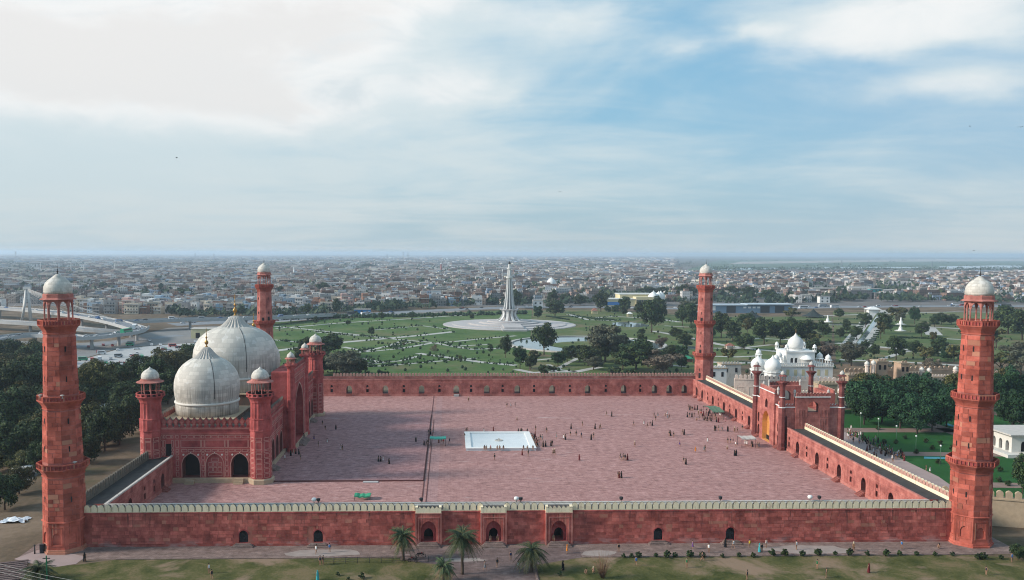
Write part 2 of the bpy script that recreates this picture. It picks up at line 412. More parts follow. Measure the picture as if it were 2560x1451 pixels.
M_PLAIN = ground_mat('far_plain', [(.32,(.055,.070,.040)),(.50,(.110,.100,.080)),(.68,(.19,.165,.14))], .004, (.20,.18,.165), .0012, .5, .6)
M_CITYG = ground_mat('city_ground', [(.32,(.10,.095,.092)),(.50,(.15,.14,.135)),(.68,(.22,.20,.19))], .02)
M_ASPH = simple('asphalt', (.20,.215,.235), .2, .3, .85, world=True)
M_CONC = simple('pale_concrete', (.38,.385,.385), .18, .25, .85, world=True)
M_PATH = simple('pale_path', (.40,.395,.375), .2, .15, .85, world=True)
M_PATHR = simple('red_brown_path', (.22,.155,.13), .25, .3, .9, world=True)
M_HEDGE = simple('hedge_green', (.022,.045,.022), .5, 1.6, .9)
def leaves(name, a, bcol, cc):
    m, t, b = base_mat(name, .75, .2)
    r = t.new('ShaderNodeNewGeometry').outputs['Random Per Island']; o = t.new('ShaderNodeObjectInfo').outputs['Random']
    c = t.ramp(r, [(.0, a), (.55, bcol), (1.0, cc)])
    hs = t.new('ShaderNodeHueSaturation', None, Color=c)
    t.set(hs.inputs['Hue'], t.math('ADD', .485, t.math('MULTIPLY', o, .03))); t.set(hs.inputs['Value'], t.math('ADD', .78, t.math('MULTIPLY', o, .45)))
    t.set(b.inputs['Base Color'], hs.outputs[0])
    b.inputs['Subsurface Weight'].default_value = 0
    return m
M_LEAF = [leaves('leaf_dark_green', (.008,.020,.010), (.024,.046,.018), (.080,.105,.034)),
          leaves('leaf_olive', (.024,.030,.010), (.060,.064,.020), (.150,.130,.045)),
          leaves('leaf_brown_sparse', (.075,.060,.045), (.120,.095,.072), (.165,.130,.095)),
          leaves('leaf_deep_green', (.008,.028,.012), (.016,.050,.020), (.036,.082,.030)),
          leaves('leaf_grey_green', (.050,.055,.036), (.080,.085,.055), (.115,.115,.078))]
M_PALM = leaves('palm_frond', (.018,.036,.018), (.038,.062,.028), (.100,.100,.042))
M_PALMDRY = leaves('palm_frond_dry', (.09,.07,.035), (.14,.105,.05), (.19,.14,.07))
M_BARK = simple('bark', (.085,.062,.048), .35, 3, .95)
M_WATER, t_, b_ = base_mat('pond_water', .08, .5)
t_.set(b_.inputs['Base Color'], t_.mix(t_.noise(wpos(t_), .05, 4), (.12,.16,.17), (.20,.24,.25)))
bump(t_, b_, t_.noise(wpos(t_), 1.2, 3), .12, .05)
M_POOL = simple('turquoise_canal', (.10,.36,.44), .15, .4, .15, .5, world=True)
M_BASINW = simple('basin_marble', (.66,.69,.70), .10, .5, .35, .4, world=True)
M_SKIN = simple('skin', (.30,.17,.11), .1, 5, .6)
def cloth(n, c): return simple('cloth_'+n, c, .15, 6, .9, .1)
CL = {'black': cloth('black', (.013,.013,.016)), 'charcoal': cloth('charcoal', (.035,.036,.042)), 'white': cloth('white', (.66,.65,.64)),
      'navy': cloth('navy', (.018,.028,.075)), 'maroon': cloth('maroon', (.12,.018,.022)), 'orange': cloth('orange', (.60,.20,.03)),
      'blue': cloth('blue', (.06,.16,.36)), 'green': cloth('green', (.02,.12,.055)), 'teal': cloth('teal', (.05,.33,.36)),
      'brown': cloth('brown', (.13,.075,.045)), 'grey': cloth('grey', (.20,.21,.23)), 'yellow': cloth('yellow', (.62,.42,.04)), 'pink': cloth('pink', (.46,.20,.24)), 'purple': cloth('purple', (.12,.06,.20)), 'red': cloth('red', (.42,.03,.03)), 'cream': cloth('cream', (.50,.42,.30))}
M_HAIR = simple('hair', (.012,.010,.010), .1, 5, .5)
M_GREENC = simple('green_canvas', (.045,.27,.155), .2, .8, .85)
M_TEALC = simple('teal_canvas', (.06,.34,.27), .2, .8, .85)
M_DULLG = simple('dull_green_canvas', (.10,.17,.115), .3, 1.2, .9)
M_TILEPINK = simple('pink_plaza', (.33,.25,.235), .2, .4, .9, world=True)
def city_mat(name, stops, far=False):
    m, t, b = base_mat(name, .9, .1)
    G = t.new('ShaderNodeNewGeometry'); P = G.outputs['Position']
    r = t.math('FRACT', t.math('ADD', G.outputs['Random Per Island'], t.math('MULTIPLY', t.new('ShaderNodeObjectInfo').outputs['Random'], 3.17)))
    c = t.ramp(r, stops, 'CONSTANT')
    c = t.mix(.22, c, t.ramp(t.math('FRACT', t.math('MULTIPLY', r, 13.7)), [(0,(.04,.035,.035)),(.5,(.2,.18,.17)),(1,(.6,.58,.55))]))
    c = t.mix(t.math('MULTIPLY', t.noise(P, .25, 4, .7), .55), c, (.10,.085,.078))
    if far:
        x, y, z = t.sep(P); nz = t.sep(G.outputs['Normal'])[2]
        u = t.math('FRACT', t.math('MULTIPLY', t.math('ADD', x, t.math('MULTIPLY', y, .8)), .36))
        v = t.math('FRACT', t.math('MULTIPLY', z, .31))
        wm = t.math('MULTIPLY', t.math('MULTIPLY', t.math('GREATER_THAN', u, .55), t.math('GREATER_THAN', v, .45)), t.math('LESS_THAN', t.math('ABSOLUTE', nz), .5))
        c = t.mix(t.math('MULTIPLY', wm, .75), c, (.045,.045,.05))
    t.set(b.inputs['Base Color'], c); return m
CSTOPS = [(0,(.20,.105,.075)),(.13,(.33,.20,.15)),(.24,(.46,.38,.32)),(.34,(.15,.115,.10)),(.43,(.66,.61,.54)),(.56,(.26,.25,.25)),(.64,(.78,.77,.75)),(.78,(.44,.31,.27)),(.85,(.60,.66,.72)),(.92,(.26,.38,.54)),(.955,(.80,.74,.60))]
M_CITY = city_mat('city_masonry', CSTOPS, True)
M_HOUSE = {'brown brick': simple('house_brick', (.27,.145,.10), .3, .3, obj_var=.3), 'grey': simple('house_grey', (.30,.29,.285), .25, .3, obj_var=.25),
           'cream': simple('house_cream', (.52,.45,.36), .2, .3, obj_var=.2), 'white': simple('house_white', (.64,.64,.63), .15, .3, obj_var=.12),
           'pink': simple('house_pink', (.45,.30,.27), .2, .3, obj_var=.2), 'blue-grey': simple('house_blue', (.27,.36,.44), .2, .3, obj_var=.2)}
M_SLAB = simple('roof_slab', (.36,.34,.32), .3, .3, obj_var=.3)
M_GLASS = simple('dark_window', (.035,.04,.048), .2, 1, .3, .5)
M_TANK = simple('water_tank', (.10,.14,.20), .4, 1, obj_var=.5)
M_CARS = {'white': simple('car_white', (.68,.69,.70), .03, 1, .3, .5), 'silver': simple('car_silver', (.36,.38,.40), .05, 1, .3, .5), 'dark': simple('car_dark', (.03,.035,.045), .1, 1, .3, .5),
          'red': simple('car_red', (.35,.03,.03), .05, 1, .3, .5), 'blue': simple('car_blue', (.06,.14,.32), .05, 1, .3, .5), 'green': simple('car_green', (.03,.30,.16), .05, 1, .3, .5)}
M_TYRE = simple('tyre', (.02,.02,.02), .1, 3, .9)
# ------------------------------------------------------------------ wall pieces
def arch_pts(uc, w, zs, za, n=10, cusp=False):
    pts = []
    for i in range(n+1):
        x = -1+2*i/n; s = abs(x)
        z = zs+(za-zs)*(.80*math.sqrt(max(0, 1-s*s))+.20*(1-s))
        if cusp and 0 < i < n and i % 2: z -= .05*(za-zs)
        pts.append((uc+x*w/2, z))
    return pts
def FX(Y0): return lambda u, d, z: (u, Y0+d, z)           # face looking south (towards -Y)
def FE(X0): return lambda u, d, z: (X0+d, u, z)           # face looking west
def FW(X0): return lambda u, d, z: (X0-d, u, z)           # face looking east
def wall_face(mb, F, u0, u1, z0, z1, ops, depth, mi=0, mi_rev=0, mi_back=None):
    """a wall face with arched or square openings: real holes with reveals; a back only where mi_back is given"""
    cur = u0
    for o in sorted(ops, key=lambda o: o['u']):
        a, b = o['u']-o['w']/2, o['u']+o['w']/2
        if a > cur: mb.poly([F(cur,0,z0),F(a,0,z0),F(a,0,z1),F(cur,0,z1)], mi)
        zb, zs, za = o['zb'], o['zs'], o['za']
        if zb > z0: mb.poly([F(a,0,z0),F(b,0,z0),F(b,0,zb),F(a,0,zb)], mi)
        top = arch_pts(o['u'], o['w'], zs, za, o.get('n', 10), o.get('cusp')) if za > zs else [(a,zs),(b,zs)]
        for p, q in zip(top, top[1:]):
            mb.poly([F(p[0],0,p[1]),F(q[0],0,q[1]),F(q[0],0,z1),F(p[0],0,z1)], mi)
        out = [(a,zb)]+top+[(b,zb)]; D = o.get('d', depth)
        for p, q in zip(out, out[1:]+out[:1]):
            mb.poly([F(p[0],0,p[1]),F(q[0],0,q[1]),F(q[0],D,q[1]),F(p[0],D,p[1])], mi_rev)
        bk = o.get('back', mi_back)
        if bk is not None: mb.poly([F(p[0],D,p[1]) for p in out], bk)
        cur = b
    if cur < u1: mb.poly([F(cur,0,z0),F(u1,0,z0),F(u1,0,z1),F(cur,0,z1)], mi)
def slab(mb, F, u0, u1, z0, z1, d0, d1, mi=0):
    v = [F(u,d,z) for z in (z0,z1) for u, d in ((u0,d0),(u1,d0),(u1,d1),(u0,d1))]
    mb.add(v, [(0,3,2,1),(4,5,6,7),(0,1,5,4),(1,2,6,5),(2,3,7,6),(3,0,4,7)], mi)
def panel_frame(F, u0, u1, z0, z1, t=.11, proud=.05):
    mb = MB()
    slab(mb, F, u0, u1, z0, z0+t, -proud, .02, 0); slab(mb, F, u0, u1, z1-t, z1, -proud, .02, 0)
    slab(mb, F, u0, u0+t, z0+t, z1-t, -proud, .02, 0); slab(mb, F, u1-t, u1, z0+t, z1-t, -proud, .02, 0)
    mb.poly([F(u0+t,-.012,z0+t),F(u1-t,-.012,z0+t),F(u1-t,-.012,z1-t),F(u0+t,-.012,z1-t)], 1)
    return mb
def extrude_uz(pts, th, mats, name, top_mi=1):
    """a flat outline in (u,z), thickness th along local y, faces that look up take the second material"""
    mb = MB(); n = len(pts)
    mb.add([(u,-th/2,z) for u, z in pts]+[(u,th/2,z) for u, z in pts], [list(range(n)), list(range(2*n-1,n-1,-1))], 0)
    for i in range(n):
        j = (i+1) % n; (a,b),(c,d) = pts[i], pts[j]
        mb.add([(a,-th/2,b),(c,-th/2,d),(c,th/2,d),(a,th/2,b)], [(0,1,2,3)], top_mi if b+d > 1.0 else 0)
    return mb.mesh(name, mats)
def merlon_pts(w, h, point=.12):
    pts = [(-w/2,0),(w/2,0),(w/2,h*.62)]
    for i in range(1, 8):
        a = PI*i/8; pts.append((w/2*math.cos(a), h*.62+(h*.38)*(math.sin(a)*(1-point)+point*(1-abs(math.cos(a))))))
    pts.append((-w/2,h*.62)); return pts
ME_MER_S = extrude_uz(merlon_pts(1.0, 1.45), .5, [M_CREAM, M_MERTOP], 'merlon')
ME_MER_P = extrude_uz(merlon_pts(1.08, 1.4, .75), .5, [M_CREAM, M_MERTOP], 'merlon')
ME_MER_N = extrude_uz(merlon_pts(1.0, 1.25), .5, [M_PINKMER, M_PINKMER], 'merlon')
ME_MER_E = extrude_uz(merlon_pts(1.04, 1.0), .5, [M_PINKMER, M_CREAM], 'merlon')
ME_MER_W = extrude_uz(merlon_pts(1.0, 1.35), .5, [M_MERTOP, M_MERTOP], 'merlon')
ogee = [(-.55,0),(.55,0),(.42,.35),(.30,.62),(.55,.95),(.70,1.35),(.58,1.75),(.28,2.05),(.10,2.32),(0,2.5)]
ME_MER_H = extrude_uz(ogee+[(-u,z) for u, z in ogee[-2:1:-1]], .55, [M_PANEL, M_MERTOP], 'merlon')
ME_MER_HI = extrude_uz([(u*.62, .55+z*.62) for u, z in ogee]+[(-u*.62, .55+z*.62) for u, z in ogee[-2:1:-1]], .62, [M_RED, M_RED], 'merlon')
def merlons(me, parent, p0, p1, z, pitch, rz, skip=()):
    """a row of merlons between two points; positions are in world space"""
    p0, p1 = Vector((*p0, z)), Vector((*p1, z)); L = (p1-p0).length; n = max(1, round(L/pitch)); o = wloc(parent)
    for i in range(n):
        P = p0+(p1-p0)*((i+.5)/n)
        if any(a < (P.x if abs(p1.x-p0.x) > abs(p1.y-p0.y) else P.y) < b for a, b in skip): continue
        obj('merlon', me, parent, P-o, rz)
def steps(name, mat, parent, F, uc, w, n, rise, tread, side=.0):
    mb = MB()
    for i in range(n): slab(mb, F, uc-w/2-side*(n-i), uc+w/2+side*(n-i), 0 if i == 0 else rise*i+.002, rise*(i+1), -tread*(n-i), .02)
    return mb.build(name, mat, parent)

# ------------------------------------------------------------------ ground and courtyard (setting)
XS = [-30000,-14000,-7000,-3500,-1800,-900,-500,-300]+list(range(-240,-80,10))+[-80,0,100]+[101.5+i*.8 for i in range(10)]+[115,160,240,400,700,1200,2400,5000,9000,16000,30000]
YS = [-400,-100,60,120,145,158,170,185,200,300]+list(range(310,440,8))+[450,520,700,1000,1500,2500,4000,7000,12000,20000,28000]
mb = MB()
for y in YS:
    for x in XS: mb.v.append((x, y, terrain(x, y)-.02))
nx = len(XS)
for j in range(len(YS)-1):
    for i in range(nx-1):
        mb.f.append([j*nx+i, j*nx+i+1, (j+1)*nx+i+1, (j+1)*nx+i]); mb.sm.append(False)
        ym = YS[j]; mb.m.append(0 if ym < 850 else (1 if ym < 2600 else 2))
struct(mb.build('ground', [M_EARTH, M_CITYG, M_PLAIN]))
WX, EX, SY, NY = -66.4, 94.5, 162.6, 324.2        # inner faces of the ranges round the courtyard
WO, EO, SO, NO = -71.8, 99.85, 157.3, 328.8       # outer faces
FLZ = .05
mb = MB(); mb.poly([(WX-.5,SY-.5,FLZ),(EX+.5,SY-.5,FLZ),(EX+.5,NY+.5,FLZ),(WX-.5,NY+.5,FLZ)])
struct(mb.build('courtyard_pavement', M_COURT))
mb = MB(); mb.box(-46, -6.6, 202.0, 285.2, .0, FLZ+.22); struct(mb.build('hall_platform', M_PLAT))
mb = MB()
for y0, y1 in ((SY, NY),): mb.poly([(-5.1,y0,FLZ+.006),(-2.9,y0,FLZ+.006),(-2.9,y1,FLZ+.006),(-5.1,y1,FLZ+.006)])
struct(mb.build('pale_paving_band', M_COURTB))
mb = MB()
for x0, x1, y0, y1 in ((-6.45,-6.2,SY,NY),(-5.5,-5.3,SY,277)): mb.box(x0, x1, y0, y1, FLZ-.02, FLZ+.07)
M_KERB = simple('dark_red_kerb', (.115,.042,.040), .3, 1.0, world=True)
struct(mb.build('drain_channel_kerb', M_KERB))
mb = MB(); mb.box(-46, -6.6, 201.75, 202.0, 0, FLZ+.30); mb.box(-6.6, -6.5, 202, 285.2, 0, FLZ+.29); struct(mb.build('platform_kerb', M_KERB))
# paving in front of the south wall
mb = MB()
mb.poly([(-78,150.6,.004),(106,150.2,.004),(106,SO+2,.004),(-78,SO+2,.004)]); struct(mb.build('wall_foot_pavement', M_WALK))
mb = MB(); mb.poly([(.0,120,.008),(14.6,120,.008),(15.2,146.5,.008),(24,149.9,.008),(24,155.0,.008),(-9,155.0,.008),(-9,149.5,.008),(.5,146,.008)]); struct(mb.build('entrance_plaza', M_PLAZA))
mb = MB()
for u0, u1, v0, v1 in ((-31,-16,151,155.2),(-3,7,148,150),(24,31,150.6,153.6),(58,76,150.8,155.6)):
    n = 14; pts = []
    for i in range(n):
        a = 2*PI*i/n; k = R.uniform(.75, 1.1); pts.append(((u0+u1)/2+(u1-u0)/2*math.cos(a)*k, (v0+v1)/2+(v1-v0)/2*math.sin(a)*k, .012))
    mb.poly(pts)
struct(mb.build('worn_cement_patches', simple('worn_cement', (.30,.255,.235), .35, .6, .9, world=True)))
mb = MB(); pts = [(-120,60),(.0,60),(.0,146),(-9,149.3),(-9,150.55),(-60,150.5),(-66,148),(-76,146.4),(-84,141),(-120,120)]
mb.poly([(x,y,.002) for x, y in pts]); pts = [(14.7,60),(220,60),(220,146),(106,147.2),(96,149.8),(24,149.9),(15.3,146.4)]
mb.poly([(x,y,.002) for x, y in pts]); struct(mb.build('front_lawn', M_LAWNF))
mb = MB(); mb.box(14.6, 14.95, 110, 146.4, 0, .16); mb.box(-60, -9, 150.35, 150.6, 0, .14); mb.box(24, 100, 149.8, 150.1, 0, .14); struct(mb.build('lawn_kerb', M_WALK))

# ------------------------------------------------------------------ ranges round the courtyard
def arch(u, w=2.2, zb=1.0, zs=3.0, za=4.2, **k): return dict(u=u, w=w, zb=zb, zs=zs, za=za, **k)
def slit(u): return [dict(u=u, w=.95, zb=1.5, zs=2.8, za=2.8, d=.6, back=2), ]
def slit_hi(u): return dict(u=u, w=.85, zb=3.45, zs=4.0, za=4.35, d=.6, back=2)
def small_recess(parent, F, us):
    for u in us:
        mb = MB(); slab(mb, F, u-.62, u+.62, 1.25, 1.4, -.08, .02, 0); slab(mb, F, u-.62, u+.62, 4.5, 4.62, -.06, .02, 0)
        slab(mb, F, u-.62, u-.5, 1.4, 4.5, -.05, .02, 0); slab(mb, F, u+.5, u+.62, 1.4, 4.5, -.05, .02, 0); mb.build('niche_frame', M_RED, parent)
def range_face(mb, F, u0, u1, arches, slits, ztop, through_d, back=None):
    """the courtyard face: lower slits and their small upper windows sit in two bands so that holes never overlap"""
    zmid = 3.2
    lo, hi = [], []
    for u in slits: lo += slit(u); hi.append(slit_hi(u))
    # arches span both bands: split the wall at every arch
    cuts = sorted(arches); cur = u0
    for a in cuts:
        l, r = a-1.6, a+1.6
        sub = [s for s in lo if cur < s['u'] < l]; subh = [s for s in hi if cur < s['u'] < l]
        wall_face(mb, F, cur, l, FLZ-.05, zmid, sub, .6, 0, 1); wall_face(mb, F, cur, l, zmid, ztop, subh, .6, 0, 1)
        o = arch(a, d=through_d)
        if back is not None: o['back'] = back
        wall_face(mb, F, l, r, FLZ-.05, ztop, [o], through_d, 0, 1)
        cur = r
    sub = [s for s in lo if cur < s['u'] < u1]; subh = [s for s in hi if cur < s['u'] < u1]
    wall_face(mb, F, cur, u1, FLZ-.05, zmid, sub, .6, 0, 1); wall_face(mb, F, cur, u1, zmid, ztop, subh, .6, 0, 1)
def relief(parent, F, us, z0=1.0, z1=4.7, w=1.15):
    """shallow blind panels along the courtyard faces"""
    for u in us:
        mb = MB()
        for a, b in ((z0, z0+1.6), (z0+1.8, z1)):
            slab(mb, F, u-w/2, u+w/2, a, a+.09, -.05, .02); slab(mb, F, u-w/2, u+w/2, b-.09, b, -.05, .02)
            slab(mb, F, u-w/2, u-w/2+.09, a+.09, b-.09, -.05, .02); slab(mb, F, u+w/2-.09, u+w/2, a+.09, b-.09, -.05, .02)
        mb.build('panel', M_INLAY if False else M_RED2, parent)
LK[:] = [1.2, 1.4, 1.42]
M_RED2 = sandstone('light_red_relief', (.27,.085,.07), (.34,.115,.095), (.40,.15,.125), joint=.1, grime=.15)
ROOFZ, COPZ = 6.2, 6.6

# south range
sw = thing('enclosure_wall', 'long weathered red wall with cream merlons along the near side of the courtyard', 'wall', (14, 157.3, 0))
mb = MB()
doors = [-38.9, -24.9, 39.7, 53.6]
wall_face(mb, FX(SO), WO+3.2, EO-3.2, 0, 6.35, [dict(u=u, w=1.75, zb=.55, zs=2.1, za=2.95, d=.9, back=2) for u in doors]+[dict(u=u, w=1.82, zb=.7, zs=2.2, za=3.28, d=2.6, back=2) for u in (-4.1, 8.2, 20.6)], .9, 0, 1)
wall_face(mb, FX(SO+.0), WO+3.2, EO-3.2, 6.35, 6.5, [], 1, 0, 0)
mb.poly([(WO+3,SY,0),(EO-3,SY,0),(EO-3,SY,COPZ),(WO+3,SY,COPZ)], 0)
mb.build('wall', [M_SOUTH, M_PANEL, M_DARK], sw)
mb = MB(); mb.box(WO+3.2, EO-3.2, SO+.35, SY-.02, ROOFZ-.4, ROOFZ); mb.build('roof', M_ROOF, sw)
mb = MB(); mb.box(WX-.4, EX+.4, SY-.45, SY+.06, COPZ-.34, COPZ+.02); mb.box(WX-1.4, EX+1.2, SY-1.15, SY-.6, ROOFZ, ROOFZ+.22); mb.build('coping', M_COPE, sw)
mb = MB(); mb.box(WO+3.2, EO-3.2, SO-.10, SO+.02, 6.22, 6.36); mb.build('string_course', M_PANEL, sw)
mb = MB(); mb.box(WO+3.2, EO-3.2, SO-.22, SO+.02, .0, .42); mb.build('base_course', M_SOUTH, sw)
mb = MB(); mb.box(WO+3.2, EO-3.2, SO+.03, SO+.6, 6.35, 6.52); mb.build('parapet_foot', M_CREAM, sw)
PORCH = [(-4.1,2.5), (8.2,2.5), (20.6,2.6)]
merlons(ME_MER_S, sw, (WO+3.3, SO+.28), (EO-3.3, SO+.28), 6.5, 1.29, 0, [(u-w, u+w) for u, w in PORCH])
for u in doors:
    mb = MB(); slab(mb, FX(SO), u-.86, u+.86, .56, 2.2, .55, .68, 0)
    for k in range(5): slab(mb, FX(SO), u-.8, u+.8, .7+k*.42, .76+k*.42, .5, .55, 0)
    for k in range(4): slab(mb, FX(SO), u-.8+k*.5, u-.72+k*.5, .6, 2.6, .5, .55, 0)
    mb.build('door', M_IRON, sw)
    mb = MB(); pts = arch_pts(u, 2.2, 2.1, 3.2, 12)
    for p, q, p2, q2 in zip(pts, pts[1:], arch_pts(u, 1.85, 2.1, 2.98, 12), arch_pts(u, 1.85, 2.1, 2.98, 12)[1:]):
        mb.add([(p[0],SO-.05,p[1]),(q[0],SO-.05,q[1]),(q2[0],SO-.05,q2[1]),(p2[0],SO-.05,p2[1]),(p[0],SO,p[1]),(q[0],SO,q[1])], [(0,1,2,3),(0,4,5,1)])
    mb.build('door_surround', M_PANEL, sw)
    steps('steps', M_WALK, sw, FX(SO-.2), u, 2.4, 3, .18, .38, .25)
for u, hw in PORCH:
    pf = SO-.75; mb = MB()
    wall_face(mb, FX(pf), u-hw, u+hw, 0, 6.12, [dict(u=u, w=2.9, zb=.75, zs=3.1, za=4.75, d=.7, n=14)], .7, 0, 1)
    # inner tympanum with the dark passage
    wall_face(mb, FX(pf+.7), u-1.5, u+1.5, .75, 4.8, [dict(u=u, w=1.75, zb=.75, zs=2.2, za=3.2, d=.12)], .12, 1, 1)
    for s in (-1, 1): mb.poly([(u+s*hw,pf,0),(u+s*hw,SO+.1,0),(u+s*hw,SO+.1,6.12),(u+s*hw,pf,6.12)], 0)
    mb.poly([(u-hw,pf,6.12),(u+hw,pf,6.12),(u+hw,SO+.3,6.12),(u-hw,SO+.3,6.12)], 0)
    po = mb.build('porch', [M_SOUTH, M_PANEL, M_DARK], sw)
    mb = MB()
    for a, b, c, d in ((u-1.95,u-1.8,.8,5.3),(u+1.8,u+1.95,.8,5.3),(u-1.95,u+1.95,5.3,5.45),(u-hw,u-hw+.28,0,6.12),(u+hw-.28,u+hw,0,6.12)): slab(mb, FX(pf), a, b, c, d, -.07, .02)
    mb.build('porch_frame', M_RED2, po)
    mb = MB(); mb.box(u-hw-.06, u+hw+.06, pf-.09, SO+.3, 6.12, 6.24); mb.build('porch_cornice', M_RED2, po)
    o = wloc(po)
    for k in range(5):
        if k in (0, 4):
            mbx = MB(); uu = u-hw+.28 if k == 0 else u+hw-.28; mbx.box(uu-.2, uu+.2, pf, SO+.5, 6.26, 7.3); mbx.box(uu-.24, uu+.24, pf-.05, SO+.55, 7.3, 7.45); mbx.build('corner_block', M_CREAM, po)
        obj('merlon', ME_MER_P, po, Vector((u-hw+.9+(2*hw-1.8)*k/4, pf+.27, 6.27))-o, 0, (.78, 1, .92))
    st = steps('steps', M_WALK, sw, FX(pf), u, 2.8, 4, .19, .36, .22)

# ashlar facing of the south wall: the middle stones are parts, the rest one joined part
blocks = []
z = .44
while z < 6.15:
    h = min(R.choice((.5,.58,.66,.74)), 6.2-z); x = WO+4.3+R.uniform(0,.8)
    while x < EO-4.4:
        wd = R.choice((.8,1.05,1.3,1.6)); a, b = x, min(x+wd, EO-4.3); x += wd
        if any(a < u+1.25 and b > u-1.25 and z < 3.3 for u in doors) or any(a < u+hw_+.02 and b > u-hw_-.02 for u, hw_ in PORCH): continue
        blocks.append((a+.03, b-.03, z+.03, z+h-.03, R.choice((.012,.018,.026,.036,.05))))
    z += h
blocks.sort(key=lambda q: abs((q[0]+q[1])/2-14)); rest = MB()
for k, (a, b, c, d, pr) in enumerate(blocks):
    if k < 300: mb = MB(); slab(mb, FX(SO), a, b, c, d, -pr, .01); mb.build('stone_block', M_SOUTH, sw)
    else: slab(rest, FX(SO), a, b, c, d, -pr, .01)
tag(rest.build('stone_facing', M_SOUTH, sw), kind='stuff')

# north range
nw = thing('enclosure_wall', 'long red arcaded wall with a row of round-topped pink merlons at the far side', 'wall', (14, 326, 0))
WIDE = [-38.9,-25.0,-11.1,2.3,14.1,25.9,39.4,53.2,67.3,79.3,85.1,91.0]; NARR = [-45.6,-31.9,-17.9,-4.2,8.0,20.2,32.4,46.3,60.3,73.8]
mb = MB(); range_face(mb, FX(NY), WX, EX, WIDE, NARR, COPZ, NO-NY)
cur = WO+3
for a in WIDE+[None]:
    e = a-1.6 if a else EO-3
    if e > cur: wall_face(mb, FX(NO), cur, e, -3, 7.0, [], 1, 0)
    if a: wall_face(mb, FX(NO), e, a+1.6, -3, 7.0, [arch(a, d=.01)], .01, 0, 1); cur = a+1.6
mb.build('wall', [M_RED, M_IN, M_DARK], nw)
mb = MB(); mb.box(WX, EX, NY+.3, NO-.55, ROOFZ-.4, ROOFZ); mb.build('roof', M_ROOF, nw)
mb = MB(); mb.box(WX, EX-.1, NY-.10, NY+.4, COPZ-.25, COPZ+.03); mb.build('coping', M_RED2, nw)
mb = MB(); mb.box(WX, EX, NY-.06, NY+.02, 4.95, 5.08); mb.box(WX, EX, NY-.12, NY+.02, FLZ, .75); mb.build('string_course', M_RED2, nw)
mb = MB(); mb.box(WO+3, EO-3, NO-.5, NO-.02, ROOFZ, 7.15); mb.build('parapet_foot', M_RED, nw)
merlons(ME_MER_N, nw, (WO+26, NO-.26), (EO-3, NO-.26), 7.13, 1.27, 0)
small_recess(nw, FX(NY), NARR)
relief(nw, FX(NY), [u+d for u in WIDE[:8] for d in (-2.4, 2.4, -4.2, 4.2) if not any(abs(u+d-q) < 1.3 for q in NARR+[78]) and u+d < 76 and u+d > -44])
for u in WIDE:
    mb = MB(); slab(mb, FX(NY), u-1.15, u+1.15, FLZ, .55, -.55, -.13); slab(mb, FX(NY), u-1.05, u+1.05, .55, .98, -.3, -.13); mb.build('steps', M_REDST, nw)
mb = MB(); slab(mb, FX(NY), 1.3, 3.3, FLZ, .8, -1.6, -.56); mb.build('ramp', M_CONC, nw)

# east range in two halves either side of the gatehouse
def side_range(nm_label, F, X0, XO, y0, y1, arches, slits, sgn, outer_mer, mer_mat, pitch, mat_cope):
    t = thing('enclosure_wall', nm_label, 'wall', ((X0+XO)/2, (y0+y1)/2, 0))
    mb = MB(); range_face(mb, F, y0, y1, arches, slits, COPZ, 1.6, 2)
    mb.poly([(XO,y0,-4),(XO,y1,-4),(XO,y1,6.8),(XO,y0,6.8)], 0)
    mb.poly([(X0,y0,-1),(XO,y0,-1),(XO,y0,6.1),(X0,y0,6.1)], 0); mb.poly([(X0,y1,-1),(XO,y1,-1),(XO,y1,6.1),(X0,y1,6.1)], 0)
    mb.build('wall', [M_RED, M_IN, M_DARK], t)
    a, b = sorted((X0+sgn*.35, XO-sgn*.5)); mb = MB(); mb.box(a, b, y0+.02, y1-.02, ROOFZ-.4, ROOFZ); mb.build('roof', M_ROOF, t)
    a, b = sorted((X0-sgn*.08, X0+sgn*.45)); mb = MB(); mb.box(a, b, y0, y1, COPZ-.28, COPZ+.03); mb.build('coping', mat_cope, t)
    mb = MB()
    for z0, z1, p in ((4.95,5.08,.06),(FLZ,.75,.12)):
        a, b = sorted((X0-sgn*p, X0+sgn*.02)); mb.box(a, b, y0, y1, z0, z1)
    mb.build('string_course', M_RED2, t)
    a, b = sorted((XO-sgn*.5, XO)); mb = MB(); mb.box(a, b, y0, y1, ROOFZ, 6.98); mb.build('parapet_foot', mer_mat, t)
    merlons(outer_mer, t, (XO-sgn*.25, y0), (XO-sgn*.25, y1), 6.96, pitch, PI/2)
    small_recess(t, F, slits)
    relief(t, F, [u+d for u in arches for d in (-2.3, 2.3, -3.9, 3.9) if y0+.8 < u+d < y1-.8 and not any(abs(u+d-q) < 1.25 for q in slits) and not any(abs(u+d-q) < 1.75 for q in arches)])
    for u in arches: steps('steps', M_REDST, t, F, u, 2.0, 4, .235, .36, .05).location.z = FLZ
    return t
side_range('sunlit red wall with stepped doors and cream merlons, between the gatehouse and the right front minaret', FE(EX), EX, EO, SY, 232.0,
           [175.9,188.0,200.2,212.6,224.9], [169.5,181.9,194.1,206.5,218.9,230.6], 1, ME_MER_E, M_CREAM, 1.27, M_RED2)
side_range('sunlit red wall with stepped doors and cream merlons, running from the gatehouse to the far minaret', FE(EX), EX, EO, 255.0, NY,
           [262.4,274.7,287.1,299.5,312.5,319.4], [268.5,280.9,293.3,305.8], 1, ME_MER_E, M_CREAM, 1.27, M_RED2)
side_range('shaded red wall with a soot-black roof between the left front minaret and the prayer hall', FW(WX), WX, WO, SY, 202.0,
           [174.6,194.5], [168.5,183,188.8], -1, ME_MER_W, M_MERTOP, 1.27, M_COPE)

